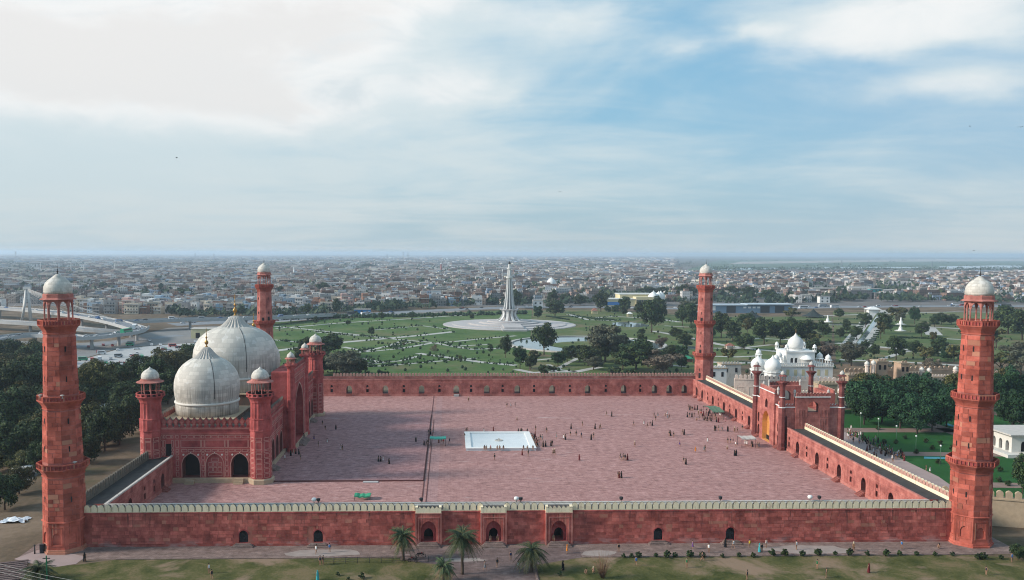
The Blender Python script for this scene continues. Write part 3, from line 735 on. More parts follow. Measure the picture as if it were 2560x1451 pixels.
# ------------------------------------------------------------------ minarets
OCT = PI/8
def octa(r): return [(r*math.cos(OCT+PI/4*i), r*math.sin(OCT+PI/4*i)) for i in range(8)]
TIERS = [(0.0,5.84,4.35,4.2),(5.84,14.2,4.15,4.02),(15.7,26.7,3.92,3.55),(28.1,40.5,3.42,3.05)]
def rad_at(z):
    for a, b, r0, r1 in TIERS:
        if a <= z <= b+.001: return r0+(r1-r0)*(z-a)/(b-a)
def face_F(k, rfun):
    """frame of octagon face k (normal at k*45 degrees from +X)"""
    a = k*PI/4; n = (math.cos(a), math.sin(a)); tv = (-n[1], n[0]); c = math.cos(PI/8)
    def F(u, d, z):
        r = rfun(z)*c-d; return (n[0]*r+tv[0]*u, n[1]*r+tv[1]*u, z)
    return F
def minaret_meshes():
    D = {}
    mb = MB(); mb.lathe([(4.75,0),(4.75,.35),(4.5,.36),(4.5,.75),(4.35,.76)], 8, a0=OCT)
    for k in range(8):
        F = face_F(k, rad_at); hw = 4.2*math.sin(PI/8)
        wall_face(mb, F, -hw, hw, .76, 5.6, [dict(u=0, w=1.7, zb=1.7, zs=3.0, za=3.85, d=.22, back=0)], .22)
        for a, b, c, d in ((-1.25,-1.08,1.5,4.7),(1.08,1.25,1.5,4.7),(-1.25,1.25,4.7,4.85),(-1.25,1.25,1.35,1.5)): slab(mb, F, a, b, c, d, -.05, .02)
    mb.lathe([(4.22,5.58),(4.42,5.66),(4.42,5.84),(4.15,5.92)], 8, a0=OCT); D['base'] = mb.mesh('base', [M_BLOCK])
    for i, (a, b, r0, r1) in enumerate(TIERS[1:]):
        mb = MB(); mb.lathe([(r0-.03,a-.0),(r1-.03,b)], 8, a0=OCT); D['shaft%d' % i] = mb.mesh('shaft', [M_RED])
        mb = MB(); rr = (5.1, 4.62, 4.05)[i]
        mb.lathe([(r1-.02,b-.35),(r1+.16,b-.3),(r1+.16,b-.1),(r1+.02,b-.05),(r1+.1,b+.1),(r1+.35,b+.55),(rr-.15,b+1.15),(rr-.02,b+1.2),(rr,b+1.45),(rr-.35,b+1.46),(rr-.35,b+1.3),(r1-.3,b+1.3)], 8, a0=OCT)
        D['balcony%d' % i] = mb.mesh('balcony', [M_BLOCK])
        mb = MB(); zt = b+2.35
        o, q = octa(rr-.04), octa(rr-.22)
        for k in range(8):
            A, B = o[k], o[(k+1) % 8]; C, Dd = q[(k+1) % 8], q[k]
            for z0, z1 in ((zt-.2, zt),): mb.prism([A,B,C,Dd], z0, z1)
            for s in range(5):
                tt = s/5; x, y = A[0]+(B[0]-A[0])*tt, A[1]+(B[1]-A[1])*tt; mb.rbox((x*.985, y*.985, b+1.8), .10, .13, .37, math.atan2(y, x)+PI/2)
            for s in range(5):
                t0, t1 = (s+.02)/5, (s+.98)/5
                P0 = (A[0]+(B[0]-A[0])*t0, A[1]+(B[1]-A[1])*t0); P1 = (A[0]+(B[0]-A[0])*t1, A[1]+(B[1]-A[1])*t1)
                k2 = .972; mb.prism([(P0[0]*k2,P0[1]*k2),(P1[0]*k2,P1[1]*k2),(P1[0]*.962,P1[1]*.962),(P0[0]*.962,P0[1]*.962)], b+1.5, b+2.1, 1)
        D['rail%d' % i] = mb.mesh('balustrade', [M_BLOCK, M_PANEL])
    mb = MB(); mb.lathe([(.22,41.9),(.28,42.1),(.28,42.5),(.17,42.7),(.15,45.2),(.26,45.45),(.26,45.6)], 8); D['column'] = mb.mesh('column', [M_RED2])
    mb = MB(); ro = 2.78
    for k in range(8):
        F = face_F(k, lambda z: ro); hw = ro*math.sin(PI/8)
        wall_face(mb, F, -hw, hw, 45.0, 46.5, [dict(u=0, w=1.62, zb=45.0, zs=45.05, za=46.15, n=12)], .3)
        F2 = face_F(k, lambda z: ro-.3); wall_face(mb, F2, -hw*.88, hw*.88, 45.0, 46.5, [dict(u=0, w=1.62, zb=45.0, zs=45.05, za=46.15, n=12, d=.01)], .01)
    mb.lathe([(ro,46.5),(0.01,46.52)], 8, a0=OCT); D['kiosk'] = mb.mesh('kiosk_arcade', [M_RED2])
    mb = MB()
    for k in range(8): slab(mb, face_F(k, lambda z: ro), -ro*math.sin(PI/8), ro*math.sin(PI/8), 41.85, 42.55, .0, .18)
    D['kparapet'] = mb.mesh('kiosk_parapet', [M_RED2])
    mb = MB(); mb.lathe([(2.8,46.5),(3.5,46.42),(3.52,46.5),(2.9,46.8),(2.9,47.4),(2.75,47.5),(2.7,47.6)], 8, a0=OCT); D['eave'] = mb.mesh('eave', [M_RED2])
    prof = [(2.62,0),(2.74,.4),(2.76,.8),(2.68,1.3),(2.45,1.85),(2.0,2.4),(1.45,2.8),(.95,3.05),(.93,3.12),(.6,3.35),(.32,3.55),(.0,3.7)]
    mb = MB(); mb.lathe(prof, 28, smooth=True); D['dome'] = mb.mesh('dome', [M_DOMEK])
    mb = MB(); mb.lathe([(.16,0),(.22,.15),(.08,.3),(.20,.5),(.06,.7),(.12,.85),(.04,1.0),(.03,1.9),(0,2.1)], 8, smooth=True); D['finial'] = mb.mesh('finial', [M_IRON])
    mb = MB(); mb.lathe([(3.0,41.7),(3.0,41.86),(.01,41.87)], 8, a0=OCT); D['floor'] = mb.mesh('balcony_floor', [M_RED])
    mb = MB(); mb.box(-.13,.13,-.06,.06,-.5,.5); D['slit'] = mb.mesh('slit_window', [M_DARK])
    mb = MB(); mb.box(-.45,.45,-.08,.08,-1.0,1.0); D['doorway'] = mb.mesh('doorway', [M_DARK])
    mb = MB(); mb.lathe([(.1,-.5),(.12,0),(.42,.05),(.45,.12),(.1,.2)], 10); D['speaker'] = mb.mesh('loudspeaker', [M_COPE])
    return D
M_DOMEK = marble_dome('marble_kiosk_dome', 2.75, .9)
MM = minaret_meshes()
def stone_blocks(parent, faces):
    for a, b, r0, r1 in TIERS[1:]:
        z = a+.08 if a < 6 else a+1.0
        while z < b-1.0:
            h = R.choice((.72,.85,.95,1.05)); h = min(h, b-.5-z)
            for k in faces:
                F = face_F(k, rad_at); hw = rad_at(z+h/2)*math.sin(PI/8); cur = -hw
                while cur < hw-.05:
                    wd = R.choice((1.0,1.35,1.7,2.1)); nx_ = cur+wd
                    if hw-nx_ < .6: nx_ = hw
                    pr = R.choice((.02,.03,.04,.055,.085)); gg = .04; mb = MB(); slab(mb, F, cur+gg, nx_-gg, z+gg, z+h-gg, -pr, .03)
                    mb.build('stone_block', M_BLOCK, parent, world=False); cur = nx_
            z += h
def minaret(loc, label, faces, blocks, doors=()):
    t = thing('minaret', label, 'minaret', loc, 0, 'four corner minarets of the courtyard', (.885, .885, 1))
    obj('base', MM['base'], t)
    for i in range(3):
        obj('shaft', MM['shaft%d' % i], t); ba = obj('balcony', MM['balcony%d' % i], t); obj('balustrade', MM['rail%d' % i], ba)
    obj('balcony_floor', MM['floor'], t)
    for k in range(8):
        a = OCT+PI/4*k; obj('column', MM['column'], t, (2.62*math.cos(a), 2.62*math.sin(a), 0))
    obj('kiosk_arcade', MM['kiosk'], t); obj('kiosk_parapet', MM['kparapet'], t); obj('eave', MM['eave'], t)
    dm = obj('dome', MM['dome'], t, (0,0,47.5)); obj('finial', MM['finial'], dm, (0,0,3.5))
    if blocks: stone_blocks(t, faces)
    for zz in (9.9, 19.2, 24.3, 32.0, 37.5):
        for k in faces[:3:2]:
            r = rad_at(zz)*math.cos(PI/8)+.05; a = k*PI/4; obj('slit_window', MM['slit'], t, (r*math.cos(a), r*math.sin(a), zz), a+PI/2)
    for k, zz in doors:
        r = rad_at(zz)*math.cos(PI/8)+.02; a = k*PI/4; obj('doorway', MM['doorway'], t, (r*math.cos(a), r*math.sin(a), zz), a+PI/2)
    return t
# faces: 4 west, 5 south-west, 6 south, 7 south-east, 0 east
a = minaret((-71.8,156.96,0), 'tall red minaret with white dome standing at the near left corner', (5,6,7,0), True)
for k, zz in ((6.6,28.9),(5.2,28.9),(7.2,16.4)): 
    an = k*PI/4; obj('loudspeaker', MM['speaker'], a, (4.4*math.cos(an), 4.4*math.sin(an), zz+.3), an)
minaret((99.85,156.96,0), 'tall sunlit red minaret with cream dome standing at the near right corner', (5,6,4,7), True)
minaret((-71.8,328.62,0), 'red minaret at the far left corner, half hidden behind the great dome', (5,6,7), False, ((7,29.5),(6,29.2)))
minaret((99.85,328.62,0), 'red minaret at the far right corner where the arcaded walls meet', (5,6,7), False, ((5,29.2),(5,16.8),(5,7.6)))
# ------------------------------------------------------------------ prayer hall
hall = thing('prayer_hall', 'red sandstone prayer hall with three white marble domes and inlaid panels', 'mosque hall', (-58.5, 243.5, 0))
HX0, HX1, HY0, HY1, HZ0, HZ1 = -71.2, -45.9, 201.8, 285.0, 1.2, 13.2
SA = [dict(u=-62.1, w=4.2, zb=1.2, zs=4.6, za=7.05, d=2.6, n=16, back=2, cusp=True), dict(u=-56.45, w=4.0, zb=1.25, zs=4.6, za=7.05, d=.35, n=16, back=3, cusp=True),
      dict(u=-50.5, w=4.1, zb=1.2, zs=4.6, za=7.05, d=2.6, n=16, back=2, cusp=True), ]
mb = MB()
wall_face(mb, FX(HY0), HX0, -65.0, HZ0, 6.3, [], 1, 0, 1)
wall_face(mb, FX(HY0), HX0, -65.0, 6.3, HZ1, [dict(u=-67.3, w=1.5, zb=6.4, zs=9.4, za=9.4, d=.5, back=2)], .5, 0, 1)
wall_face(mb, FX(HY0), -65.0, HX1, HZ0, HZ1, SA, 2.6, 0, 1)
EA = [207.4,212.6,217.8,223.0,228.2]; EAN = [2*243.5-y for y in EA]
for ys, a, b in ((EA, HY0, 232.5), (EAN, 254.5, HY1)):
    wall_face(mb, FW(HX1), a, b, HZ0, HZ1, [dict(u=y, w=3.7, zb=HZ0, zs=4.5, za=7.0, d=3.0, back=2, n=12) for y in ys], 3.0, 0, 1)
mb.poly([(HX0,HY0,0),(HX0,HY1,0),(HX0,HY1,HZ1),(HX0,HY0,HZ1)], 0); mb.poly([(HX0,HY1,0),(HX1,HY1,0),(HX1,HY1,HZ1),(HX0,HY1,HZ1)], 0)
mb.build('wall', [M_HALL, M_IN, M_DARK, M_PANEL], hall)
mb = MB(); mb.box(HX0+.4, HX1-.4, HY0+.5, HY1-.4, 12.4, 12.9); mb.build('roof', M_HALLROOF, hall)
mb = MB(); mb.box(-66.3, HX1+.5, HY0-.9, HY0+.02, FLZ, 1.18); mb.box(HX1-.02, HX1+.55, HY0+1.5, 232, FLZ, 1.18); mb.box(HX1-.02, HX1+.55, 255, HY1-1.5, FLZ, 1.18); mb.build('plinth', M_CREAMST, hall)
for u in (-62.1, -50.5):
    mb = MB()
    for i in range(4): slab(mb, FX(HY0-.9), u-1.1, u+1.1, FLZ+(.28*i+.002 if i else 0), FLZ+.28*(i+1), -.34*(4-i), -.01)
    mb.build('steps', M_CREAMST, hall)
for y in (213, 243.5, 274):
    mb = MB(); xx = -43.2 if y == 243.5 else HX1+.55; w_ = 4.5 if y == 243.5 else 2.0
    for i in range(5): slab(mb, FW(xx), y-w_, y+w_, FLZ+(.23*i+.002 if i else .2), FLZ+.23*(i+1), -.42*(5-i), -.01)
    mb.build('steps', M_WALK, hall)
mb = MB()
for F, a, b in ((FX(HY0), -69, -47.5), (FW(HX1), 204, 231.5), (FW(HX1), 255.5, 283)):
    slab(mb, F, a, b, 12.95, 13.25, -.28, .02); slab(mb, F, a, b, 11.72, 11.86, -.12, .02); slab(mb, F, a, b, 13.25, 13.4, -.12, .5)
mb.build('cornice', M_RED2, hall)
# inlaid panels of the south face
def panel(F, u0, u1, z0, z1, parent=hall): panel_frame(F, u0, u1, z0, z1).build('panel', [M_INLAY, M_PANEL], parent)
F = FX(HY0)
bays = [(-64.6,-59.5), (-58.9,-53.9), (-53.3,-48.3)]
for a, b in bays:
    panel(F, a+.15, b-.15, 8.45, 10.35)
    for k in range(3):
        s = (b-a-.3)/3
        panel(F, a+.15+k*s+.1, a+.15+(k+1)*s-.1, 10.75, 11.5); panel(F, a+.15+k*s+.1, a+.15+(k+1)*s-.1, 7.4, 8.1)
for uc in (-65.3,-59.2,-53.6,-48.0):
    for z0, z1 in ((1.5,2.6),(2.85,3.8),(4.05,5.3),(5.55,6.5),(6.7,7.3),(8.45,10.35),(10.75,11.5),(7.5,8.1)): panel(F, uc-.36, uc+.36, z0, z1)
for uc in (-69.0,-68.5+.2,-66.4):
    for z0, z1 in ((6.6,7.4),(7.6,8.3),(8.5,10.3),(10.75,11.5)): panel(F, uc-.24, uc+.24, z0, z1)
panel(F, -67.9, -66.75, 10.75, 11.5)
for uc, w_ in ((-57.55,1.0),(-56.45,.9),(-55.35,1.0)):       # blind arch filling
    for z0, z1 in ((2.6,3.6),(3.8,4.8)): panel(FX(HY0+.35), uc-w_/2, uc+w_/2, z0, z1)
panel(FX(HY0+.35), -58.1, -54.8, 1.45, 2.4); panel(FX(HY0+.35), -57.3, -55.6, 5.0, 5.9)
for uc in (-62.1,-56.45,-50.5):
    for du, dz in ((-1.75,7.0-.25),(1.75,7.0-.25),(0,7.22)):
        mb = MB(); n = 10; rr = .24 if du else .12
        mb.add([(uc+du+rr*math.cos(2*PI*i/n), HY0-.07, dz+rr*math.sin(2*PI*i/n)) for i in range(n)]+[(uc+du+rr*math.cos(2*PI*i/n), HY0+.02, dz+rr*math.sin(2*PI*i/n)) for i in range(n)], [list(range(n))]+[[i,(i+1)%n,n+(i+1)%n,n+i] for i in range(n)])
        mb.build('rosette', M_MARBLE, hall)
    mb = MB(); po_ = arch_pts(uc, 4.55, 4.6, 7.35, 16, True); pi_ = arch_pts(uc, 4.2, 4.6, 7.08, 16, True)
    po_ = [(po_[0][0],1.3)]+po_+[(po_[-1][0],1.3)]; pi_ = [(pi_[0][0],1.3)]+pi_+[(pi_[-1][0],1.3)]
    for p, q, p2, q2 in zip(po_, po_[1:], pi_, pi_[1:]): mb.add([(p[0],HY0-.05,p[1]),(q[0],HY0-.05,q[1]),(q2[0],HY0-.05,q2[1]),(p2[0],HY0-.05,p2[1]),(p2[0],HY0+.02,p2[1]),(q2[0],HY0+.02,q2[1])], [(0,1,2,3),(3,2,5,4)])
    mb.build('arch_moulding', M_INLAY, hall)
# east face panels and arch mouldings
F = FW(HX1)
for y in EA+EAN:
    panel(F, y-2.2, y+2.2, 8.45, 10.35)
    for k in (-1, 0, 1): panel(F, y+k*1.5-.62, y+k*1.5+.62, 10.75, 11.5); panel(F, y+k*1.5-.62, y+k*1.5+.62, 7.4, 8.1)
    mb = MB(); po_ = arch_pts(y, 4.1, 4.5, 7.3, 12); pi_ = arch_pts(y, 3.7, 4.5, 7.0, 12)
    po_ = [(po_[0][0],1.3)]+po_+[(po_[-1][0],1.3)]; pi_ = [(pi_[0][0],1.3)]+pi_+[(pi_[-1][0],1.3)]
    for p, q, p2, q2 in zip(po_, po_[1:], pi_, pi_[1:]): mb.add([F(p[0],-.05,p[1]),F(q[0],-.05,q[1]),F(q2[0],-.05,q2[1]),F(p2[0],-.05,p2[1]),F(p2[0],.02,p2[1]),F(q2[0],.02,q2[1])], [(0,1,2,3),(3,2,5,4)])
    mb.build('arch_moulding', M_INLAY, hall)
# hall merlons
def hall_merlons(p0, p1, rz):
    p0, p1 = Vector((*p0, 13.38)), Vector((*p1, 13.38)); n = round((p1-p0).length/1.42); o = wloc(hall)
    for i in range(n):
        m_ = obj('merlon', ME_MER_H, hall, p0+(p1-p0)*((i+.5)/n)-o, rz)
        obj('carved_boss', ME_MER_HI, m_, (0,0,0))
hall_merlons((-69,HY0+.1), (-47.6,HY0+.1), 0); hall_merlons((HX1-.1,204.3), (HX1-.1,231.6), PI/2); hall_merlons((HX1-.1,255.4), (HX1-.1,282.6), PI/2); hall_merlons((HX0+.2,204.3), (HX0+.2,240), PI/2)
# corner turrets
mb = MB(); mb.lathe([(3.15,0),(3.15,1.0),(2.95,1.2)], 8, a0=OCT); ME_TPL = mb.mesh('plinth', [M_CREAMST])
mb = MB(); mb.lathe([(2.6,1.2),(2.55,12.6),(2.75,12.7),(2.75,12.95),(2.55,13.05)], 8, a0=OCT)
mb.lathe([(2.62,13.0),(2.62,15.4)], 32, flute=.05); mb.lathe([(2.6,15.35),(2.72,15.45),(2.72,15.65),(2.5,15.75)], 8, a0=OCT)
mb.lathe([(2.42,15.7),(2.36,19.5)], 32, flute=.07); mb.lathe([(2.3,19.4),(2.5,19.5),(2.5,19.7),(2.6,20.1),(3.1,20.8),(3.35,20.9),(3.35,21.1),(3.0,21.12),(2.0,21.1)], 16); ME_TSH = mb.mesh('corner_turret', [M_HALL])
mb = MB()
for k in range(16):
    a = 2*PI*k/16; mb.rbox((3.2*math.cos(a),3.2*math.sin(a),21.35), .1, .25, .27, a)
mb.lathe([(3.3,21.6),(3.3,21.75),(3.05,21.75),(3.05,21.6)], 16); ME_TRL = mb.mesh('balustrade', [M_HALL])
mb = MB(); mb.lathe([(.20,21.1),(.20,21.5),(.13,21.7),(.12,24.0),(.22,24.2),(.22,24.4)], 8); ME_TCO = mb.mesh('column', [M_RED2])
mb = MB(); mb.lathe([(2.1,24.3),(3.15,24.25),(3.17,24.35),(2.2,24.75),(2.15,25.05),(2.0,25.1)], 16); ME_TEA = mb.mesh('eave', [M_RED2])
mb = MB(); mb.lathe([(1.95,0),(2.05,.3),(2.05,.7),(1.9,1.2),(1.55,1.7),(1.05,2.1),(.6,2.3),(.58,2.36),(.3,2.55),(.15,2.75),(0,2.95)], 24, smooth=True); ME_TDO = mb.mesh('dome', [M_DOMEK])
for cx, cy in ((-45.4,202.0),(-71.4,202.0),(-45.4,285.0),(-71.4,285.0)):
    L = Vector((cx,cy,FLZ))-wloc(hall)
    tu = obj('corner_turret', ME_TSH, hall, L)
    obj('plinth', ME_TPL, tu); obj('balustrade', ME_TRL, tu); obj('eave', ME_TEA, tu); obj('dome', ME_TDO, tu, (0,0,25.05))
    for k in range(8): obj('column', ME_TCO, tu, (1.95*math.cos(OCT+k*PI/4), 1.95*math.sin(OCT+k*PI/4), 0))
    for k in (5, 6, 7, 0):
        F = face_F(k, lambda z: 2.6-.05*(z-1.2)/11.4)
        for z0, z1 in ((1.5,2.5),(2.7,3.7),(3.9,4.9),(5.1,6.1),(6.3,7.3),(7.5,8.1),(8.3,10.2),(10.4,11.2)): panel_frame(F, -.72, .72, z0, z1, .10, .05).build('panel', [M_INLAY, M_PANEL], tu, world=False)
# great portal
PX0, PY0, PY1, PZ = -43.6, 232.2, 254.8, 22.3
mb = MB(); F = FW(PX0)
wall_face(mb, F, PY0, PY1, 1.2, PZ, [dict(u=243.5, w=13.0, zb=1.2, zs=10.2, za=17.6, d=4.2, n=22, back=3)], 4.2, 0, 1)
for y in (PY0, PY1): mb.poly([(PX0,y,1.2),(-49.2,y,1.2),(-49.2,y,PZ),(PX0,y,PZ)], 0)
mb.poly([(-49.2,PY0,12),(-49.2,PY1,12),(-49.2,PY1,PZ),(-49.2,PY0,PZ)], 0); mb.poly([(PX0,PY0,PZ),(PX0,PY1,PZ),(-49.2,PY1,PZ),(-49.2,PY0,PZ)], 0)
pis = mb.build('portal', [M_HALL, M_PANEL, M_DARK, M_PANEL], hall)
mb = MB(); slab(mb, F, 240.5, 246.5, 1.25, 6.5, 4.05, 4.15); mb.build('doorway', M_DARK, pis)
mb = MB(); slab(mb, F, PY0-1.2, PY1+1.2, FLZ, 1.19, -.6, .02); mb.build('plinth', M_CREAMST, pis)
for k in range(9):
    for j in range(5):
        uu = 238.6+j*2.45; zz = 7.2+k*1.05
        if ((uu-243.5)/6.3)**2+max(0, (zz-10.2)/7.4)**2 < .95: panel_frame(FW(PX0-4.2), uu-.85, uu+.85, zz, zz+.8, .1, .06).build('panel', [M_INLAY, M_PANEL], pis)
for y0, y1 in ((234.2,235.3),(251.7,252.8)):
    for k in range(11): panel_frame(F, y0, y1, 1.6+k*1.62, 3.0+k*1.62).build('panel', [M_INLAY, M_PANEL], pis)
for k in range(8): panel_frame(F, 236.2+k*1.85, 237.9+k*1.85, 18.6, 20.3).build('panel', [M_INLAY, M_PANEL], pis)
mb = MB(); po_ = arch_pts(243.5, 13.7, 10.2, 18.05, 22); pi_ = arch_pts(243.5, 13.0, 10.2, 17.6, 22)
po_ = [(po_[0][0],1.3)]+po_+[(po_[-1][0],1.3)]; pi_ = [(pi_[0][0],1.3)]+pi_+[(pi_[-1][0],1.3)]
for p, q, p2, q2 in zip(po_, po_[1:], pi_, pi_[1:]): mb.add([F(p[0],-.08,p[1]),F(q[0],-.08,q[1]),F(q2[0],-.08,q2[1]),F(p2[0],-.08,p2[1]),F(p2[0],.02,p2[1]),F(q2[0],.02,q2[1])], [(0,1,2,3),(3,2,5,4)])
mb.build('arch_moulding', M_INLAY, pis)
mb = MB(); slab(mb, F, PY0+.9, PY1-.9, 20.8, 21.1, -.15, .02); slab(mb, F, PY0+.9, PY1-.9, 22.28, 22.5, -.12, .8); mb.build('cornice', M_RED2, pis)
o = wloc(pis)
for k in range(15): obj('merlon', ME_MER_H, pis, Vector((PX0-.4, PY0+1.3+(PY1-PY0-2.6)*k/14, 22.48))-o, PI/2, (.95,1,.58))
mb = MB(); mb.lathe([(1.35,0),(1.35,1.2),(1.15,1.3)], 8, a0=OCT); mb.lathe([(1.05,1.3),(1.0,22.3)], 16, flute=.08)
mb.lathe([(1.05,11.5),(1.2,11.55),(1.2,11.8),(1.05,11.85)], 12); mb.lathe([(1.0,22.2),(1.15,22.3),(1.0,22.5),(.95,23.2),(1.35,23.9),(1.65,24.1),(1.65,24.6),(1.45,24.6),(1.4,24.2)], 12); ME_PT = mb.mesh('portal_turret', [M_HALL])
mb = MB(); mb.lathe([(.12,24.1),(.10,26.0),(.16,26.1)], 6); ME_PC = mb.mesh('column', [M_RED2])
mb = MB(); mb.lathe([(1.05,26.05),(1.6,26.0),(1.6,26.1),(1.1,26.4)], 12); ME_PE = mb.mesh('eave', [M_RED2])
mb = MB(); mb.lathe([(1.0,0),(1.06,.3),(1.0,.65),(.75,1.0),(.4,1.3),(.15,1.5),(0,1.75)], 16, smooth=True); ME_PD = mb.mesh('dome', [M_DOMEK])
for y in (PY0, PY1):
    tu = obj('portal_turret', ME_PT, hall, Vector((PX0-.2,y,FLZ))-wloc(hall)); obj('eave', ME_PE, tu); obj('dome', ME_PD, tu, (0,0,26.35))
    for k in range(8): obj('column', ME_PC, tu, (1.0*math.cos(k*PI/4), 1.0*math.sin(k*PI/4), 0))
# domes
def finial(parent, z, k, mats=None):
    mb = MB(); mb.lathe([(.35*k,0),(.42*k,.15*k),(.16*k,.45*k),(.2*k,.7*k),(.48*k,1.0*k),(.56*k,1.35*k),(.44*k,1.7*k),(.16*k,1.95*k),(.13*k,2.4*k),(.30*k,2.65*k),(.28*k,2.85*k),(.10*k,3.05*k),(.08*k,3.5*k),(.18*k,3.65*k),(.09*k,3.85*k),(.07*k,5.2*k),(0,5.7*k)], 12, smooth=True)
    me = mb.mesh('finial', mats or [M_GOLD]); return obj('finial', me, parent, (0,0,z))
def big_dome(cx, cy, z, prof, ring, lotus, mat, plinth, fz, fk):
    d = obj('dome', None, hall); d.location = Vector((cx,cy,z))-wloc(hall)
    mb = MB(); mb.lathe(prof, 64, smooth=True); bpy.data.objects.remove(d); d = obj('dome', mb.mesh('dome', [mat]), hall, Vector((cx,cy,z))-wloc(hall))
    mb = MB(); mb.lathe(ring, 64, smooth=True, cap=False); obj('moulding', mb.mesh('moulding', [M_MARBLE]), d)
    mb = MB(); mb.lathe(lotus, 48, flute=.11); me = mb.mesh('lotus_cap', [M_LOTUS]); obj('lotus_cap', me, d)
    finial(d, fz, fk)
    # lightning conductor strip down the dome
    mb = MB(); an = rad(-62); pts = [(max(r,.1)*1.006*math.cos(an), max(r,.1)*1.006*math.sin(an), zz) for r, zz in prof[3:]]
    mb.tube(pts, .07, 5); mb.build('conductor_strip', M_IRON, d, world=False)
    mb = MB(); mb.box(*plinth); mb.build('dome_plinth', M_DPL, hall)
    mb = MB(); mb.box(plinth[0]-.3, plinth[1]+.3, plinth[2]-.3, plinth[3]+.3, plinth[5]-.02, plinth[5]+.12); mb.build('dome_plinth_slab', M_CREAMST, hall)
M_DPL = plaster('sooty_plinth', (.16,.11,.085), .7)
PS = [(7.8,-7.0),(7.8,-4.0),(7.72,-3.4),(8.0,-2.2),(8.14,-.8),(8.15,.4),(8.0,1.8),(7.6,3.2),(6.9,4.5),(5.9,5.7),(4.7,6.6),(3.4,7.3)]
LS = [(3.6,6.6),(4.0,6.72),(4.02,6.9),(3.35,7.3),(2.5,8.0),(1.8,8.8),(1.25,9.5),(.8,9.95),(.35,10.1)]
for cy in (217.5, 269.5):
    big_dome(-62.4, cy, 20.9, PS, [(7.8,-4.0),(8.05,-3.9),(8.1,-3.65),(8.0,-3.45),(7.72,-3.4)], LS, M_DOMES, (-71.0,-53.8,cy-9,cy+9,12.8,13.95), 10.0, .92)
PB = [(11.4,-9.2),(11.4,-5.7),(11.35,-5.0),(11.6,-3.2),(11.75,-1.2),(11.75,.4),(11.5,2.2),(10.9,3.9),(9.9,5.4),(8.4,6.7),(6.6,7.7),(4.5,8.5)]
LB = [(4.8,7.6),(5.3,7.75),(5.32,8.0),(4.4,8.5),(3.3,9.3),(2.45,10.2),(1.75,11.0),(1.1,11.45),(.45,11.6)]
big_dome(-61.6, 243.5, 25.5, PB, [(11.4,-5.7),(11.75,-5.55),(11.8,-5.25),(11.65,-5.05),(11.35,-5.0)], LB, M_DOMEB, (-73.3,-49.6,231.4,255.6,12.8,16.3), 11.5, 1.15)
for y in (233.5, 236.5):
    mb = MB(); mb.box(-49.58, -49.45, y-.7, y+.7, 13.2, 15.6); mb.build('roof_doorway', M_DARK, hall)

# ------------------------------------------------------------------ gatehouse
M_DKRED = sandstone('dark_weathered_red', (.10,.028,.026), (.155,.042,.038), (.21,.065,.058), grime=.3)
M_GREYM = simple('weathered_marble', (.47,.45,.42), .15, 1.5, .7)
gt = thing('gatehouse', 'red sandstone gatehouse with slender corner turrets and white cupolas in the right wall', 'gate', (101.5, 243.1, 0))
GX0, GX1, GY0, GY1 = 93.5, 110.0, 232.9, 253.4
mb = MB()
mb.box(94.7, GX1, GY0, GY1, -3.2, 9.6, 0)
for x0, x1 in ((GX0, 96.9), (106.5, GX1)):
    for y0, y1 in ((GY0, 237.9), (248.4, GY1)): mb.box(x0, x1, y0, y1, 9.602, 12.3, 0)
mb.build('wall', [M_RED], gt)
mb = MB(); mb.box(96.95, 106.45, 234.6, 251.7, 9.605, 9.75); mb.build('roof', M_CREAMST, gt)
def screen(F, u0, u1, zb, zt, ops, depth, nm='portal_screen'):
    mb = MB(); wall_face(mb, F, u0, u1, zb, zt, ops, depth, 0, 1)
    F2 = lambda u, d, z: F(u, depth-d, z); ops2 = [dict(o, d=.01) for o in ops if 'back' not in o]; wall_face(mb, F2, u0, u1, max(zb, 9.6), zt, ops2, .01, 0, 1)
    for u in (u0, u1): mb.poly([F(u,0,zb),F(u,depth,zb),F(u,depth,zt),F(u,0,zt)], 0)
    mb.poly([F(u0,0,zt),F(u1,0,zt),F(u1,depth,zt),F(u0,depth,zt)], 0)
    return mb.build(nm, [M_RED, M_IN, M_WOOD, M_DARK], gt)
Sd, Wd = FX(GY0-.45), FE(GX0-.6)
win = lambda u: dict(u=u, w=3.2, zb=10.8, zs=12.5, za=13.9, d=1.9, n=12)
s1 = screen(Sd, 96.9, 106.5, -3, 15.3, [win(101.9)], 1.9)
F_N = lambda u, d, z: (u, GY1+.45-d, z); F_E = lambda u, d, z: (GX1+.6-d, u, z)
s2 = screen(F_N, 96.9, 106.5, -3, 15.3, [win(101.9)], 1.9)
s4 = screen(F_E, 238.0, 248.3, -3, 15.3, [dict(u=243.1, w=2.2, zb=10.2, zs=11.6, za=12.7, d=1.9)], 1.9)
mb = MB(); F = Wd
wall_face(mb, F, 238.0, 249.4, 0, 9.8, [dict(u=244.0, w=5.7, zb=.25, zs=5.9, za=9.2, d=1.5, back=2, n=16)], 1.5, 0, 2)
wall_face(mb, F, 238.0, 249.4, 9.8, 15.4, [dict(u=244.0, w=2.0, zb=10.2, zs=11.6, za=12.8, d=1.9, n=10)], 1.9, 0, 1)
F2 = lambda u, d, z: F(u, 1.9-d, z); wall_face(mb, F2, 238.0, 249.4, 9.8, 15.4, [dict(u=244.0, w=2.0, zb=10.2, zs=11.6, za=12.8, d=.01)], .01, 0, 1)
for u in (238.0, 249.4): mb.poly([F(u,0,0),F(u,1.9,0),F(u,1.9,15.4),F(u,0,15.4)], 0)
mb.poly([F(238,0,15.4),F(249.4,0,15.4),F(249.4,1.9,15.4),F(238,1.9,15.4)], 0)
s3 = mb.build('portal_screen', [M_RED, M_IN, M_WOOD, M_DARK], gt)
mb = MB()
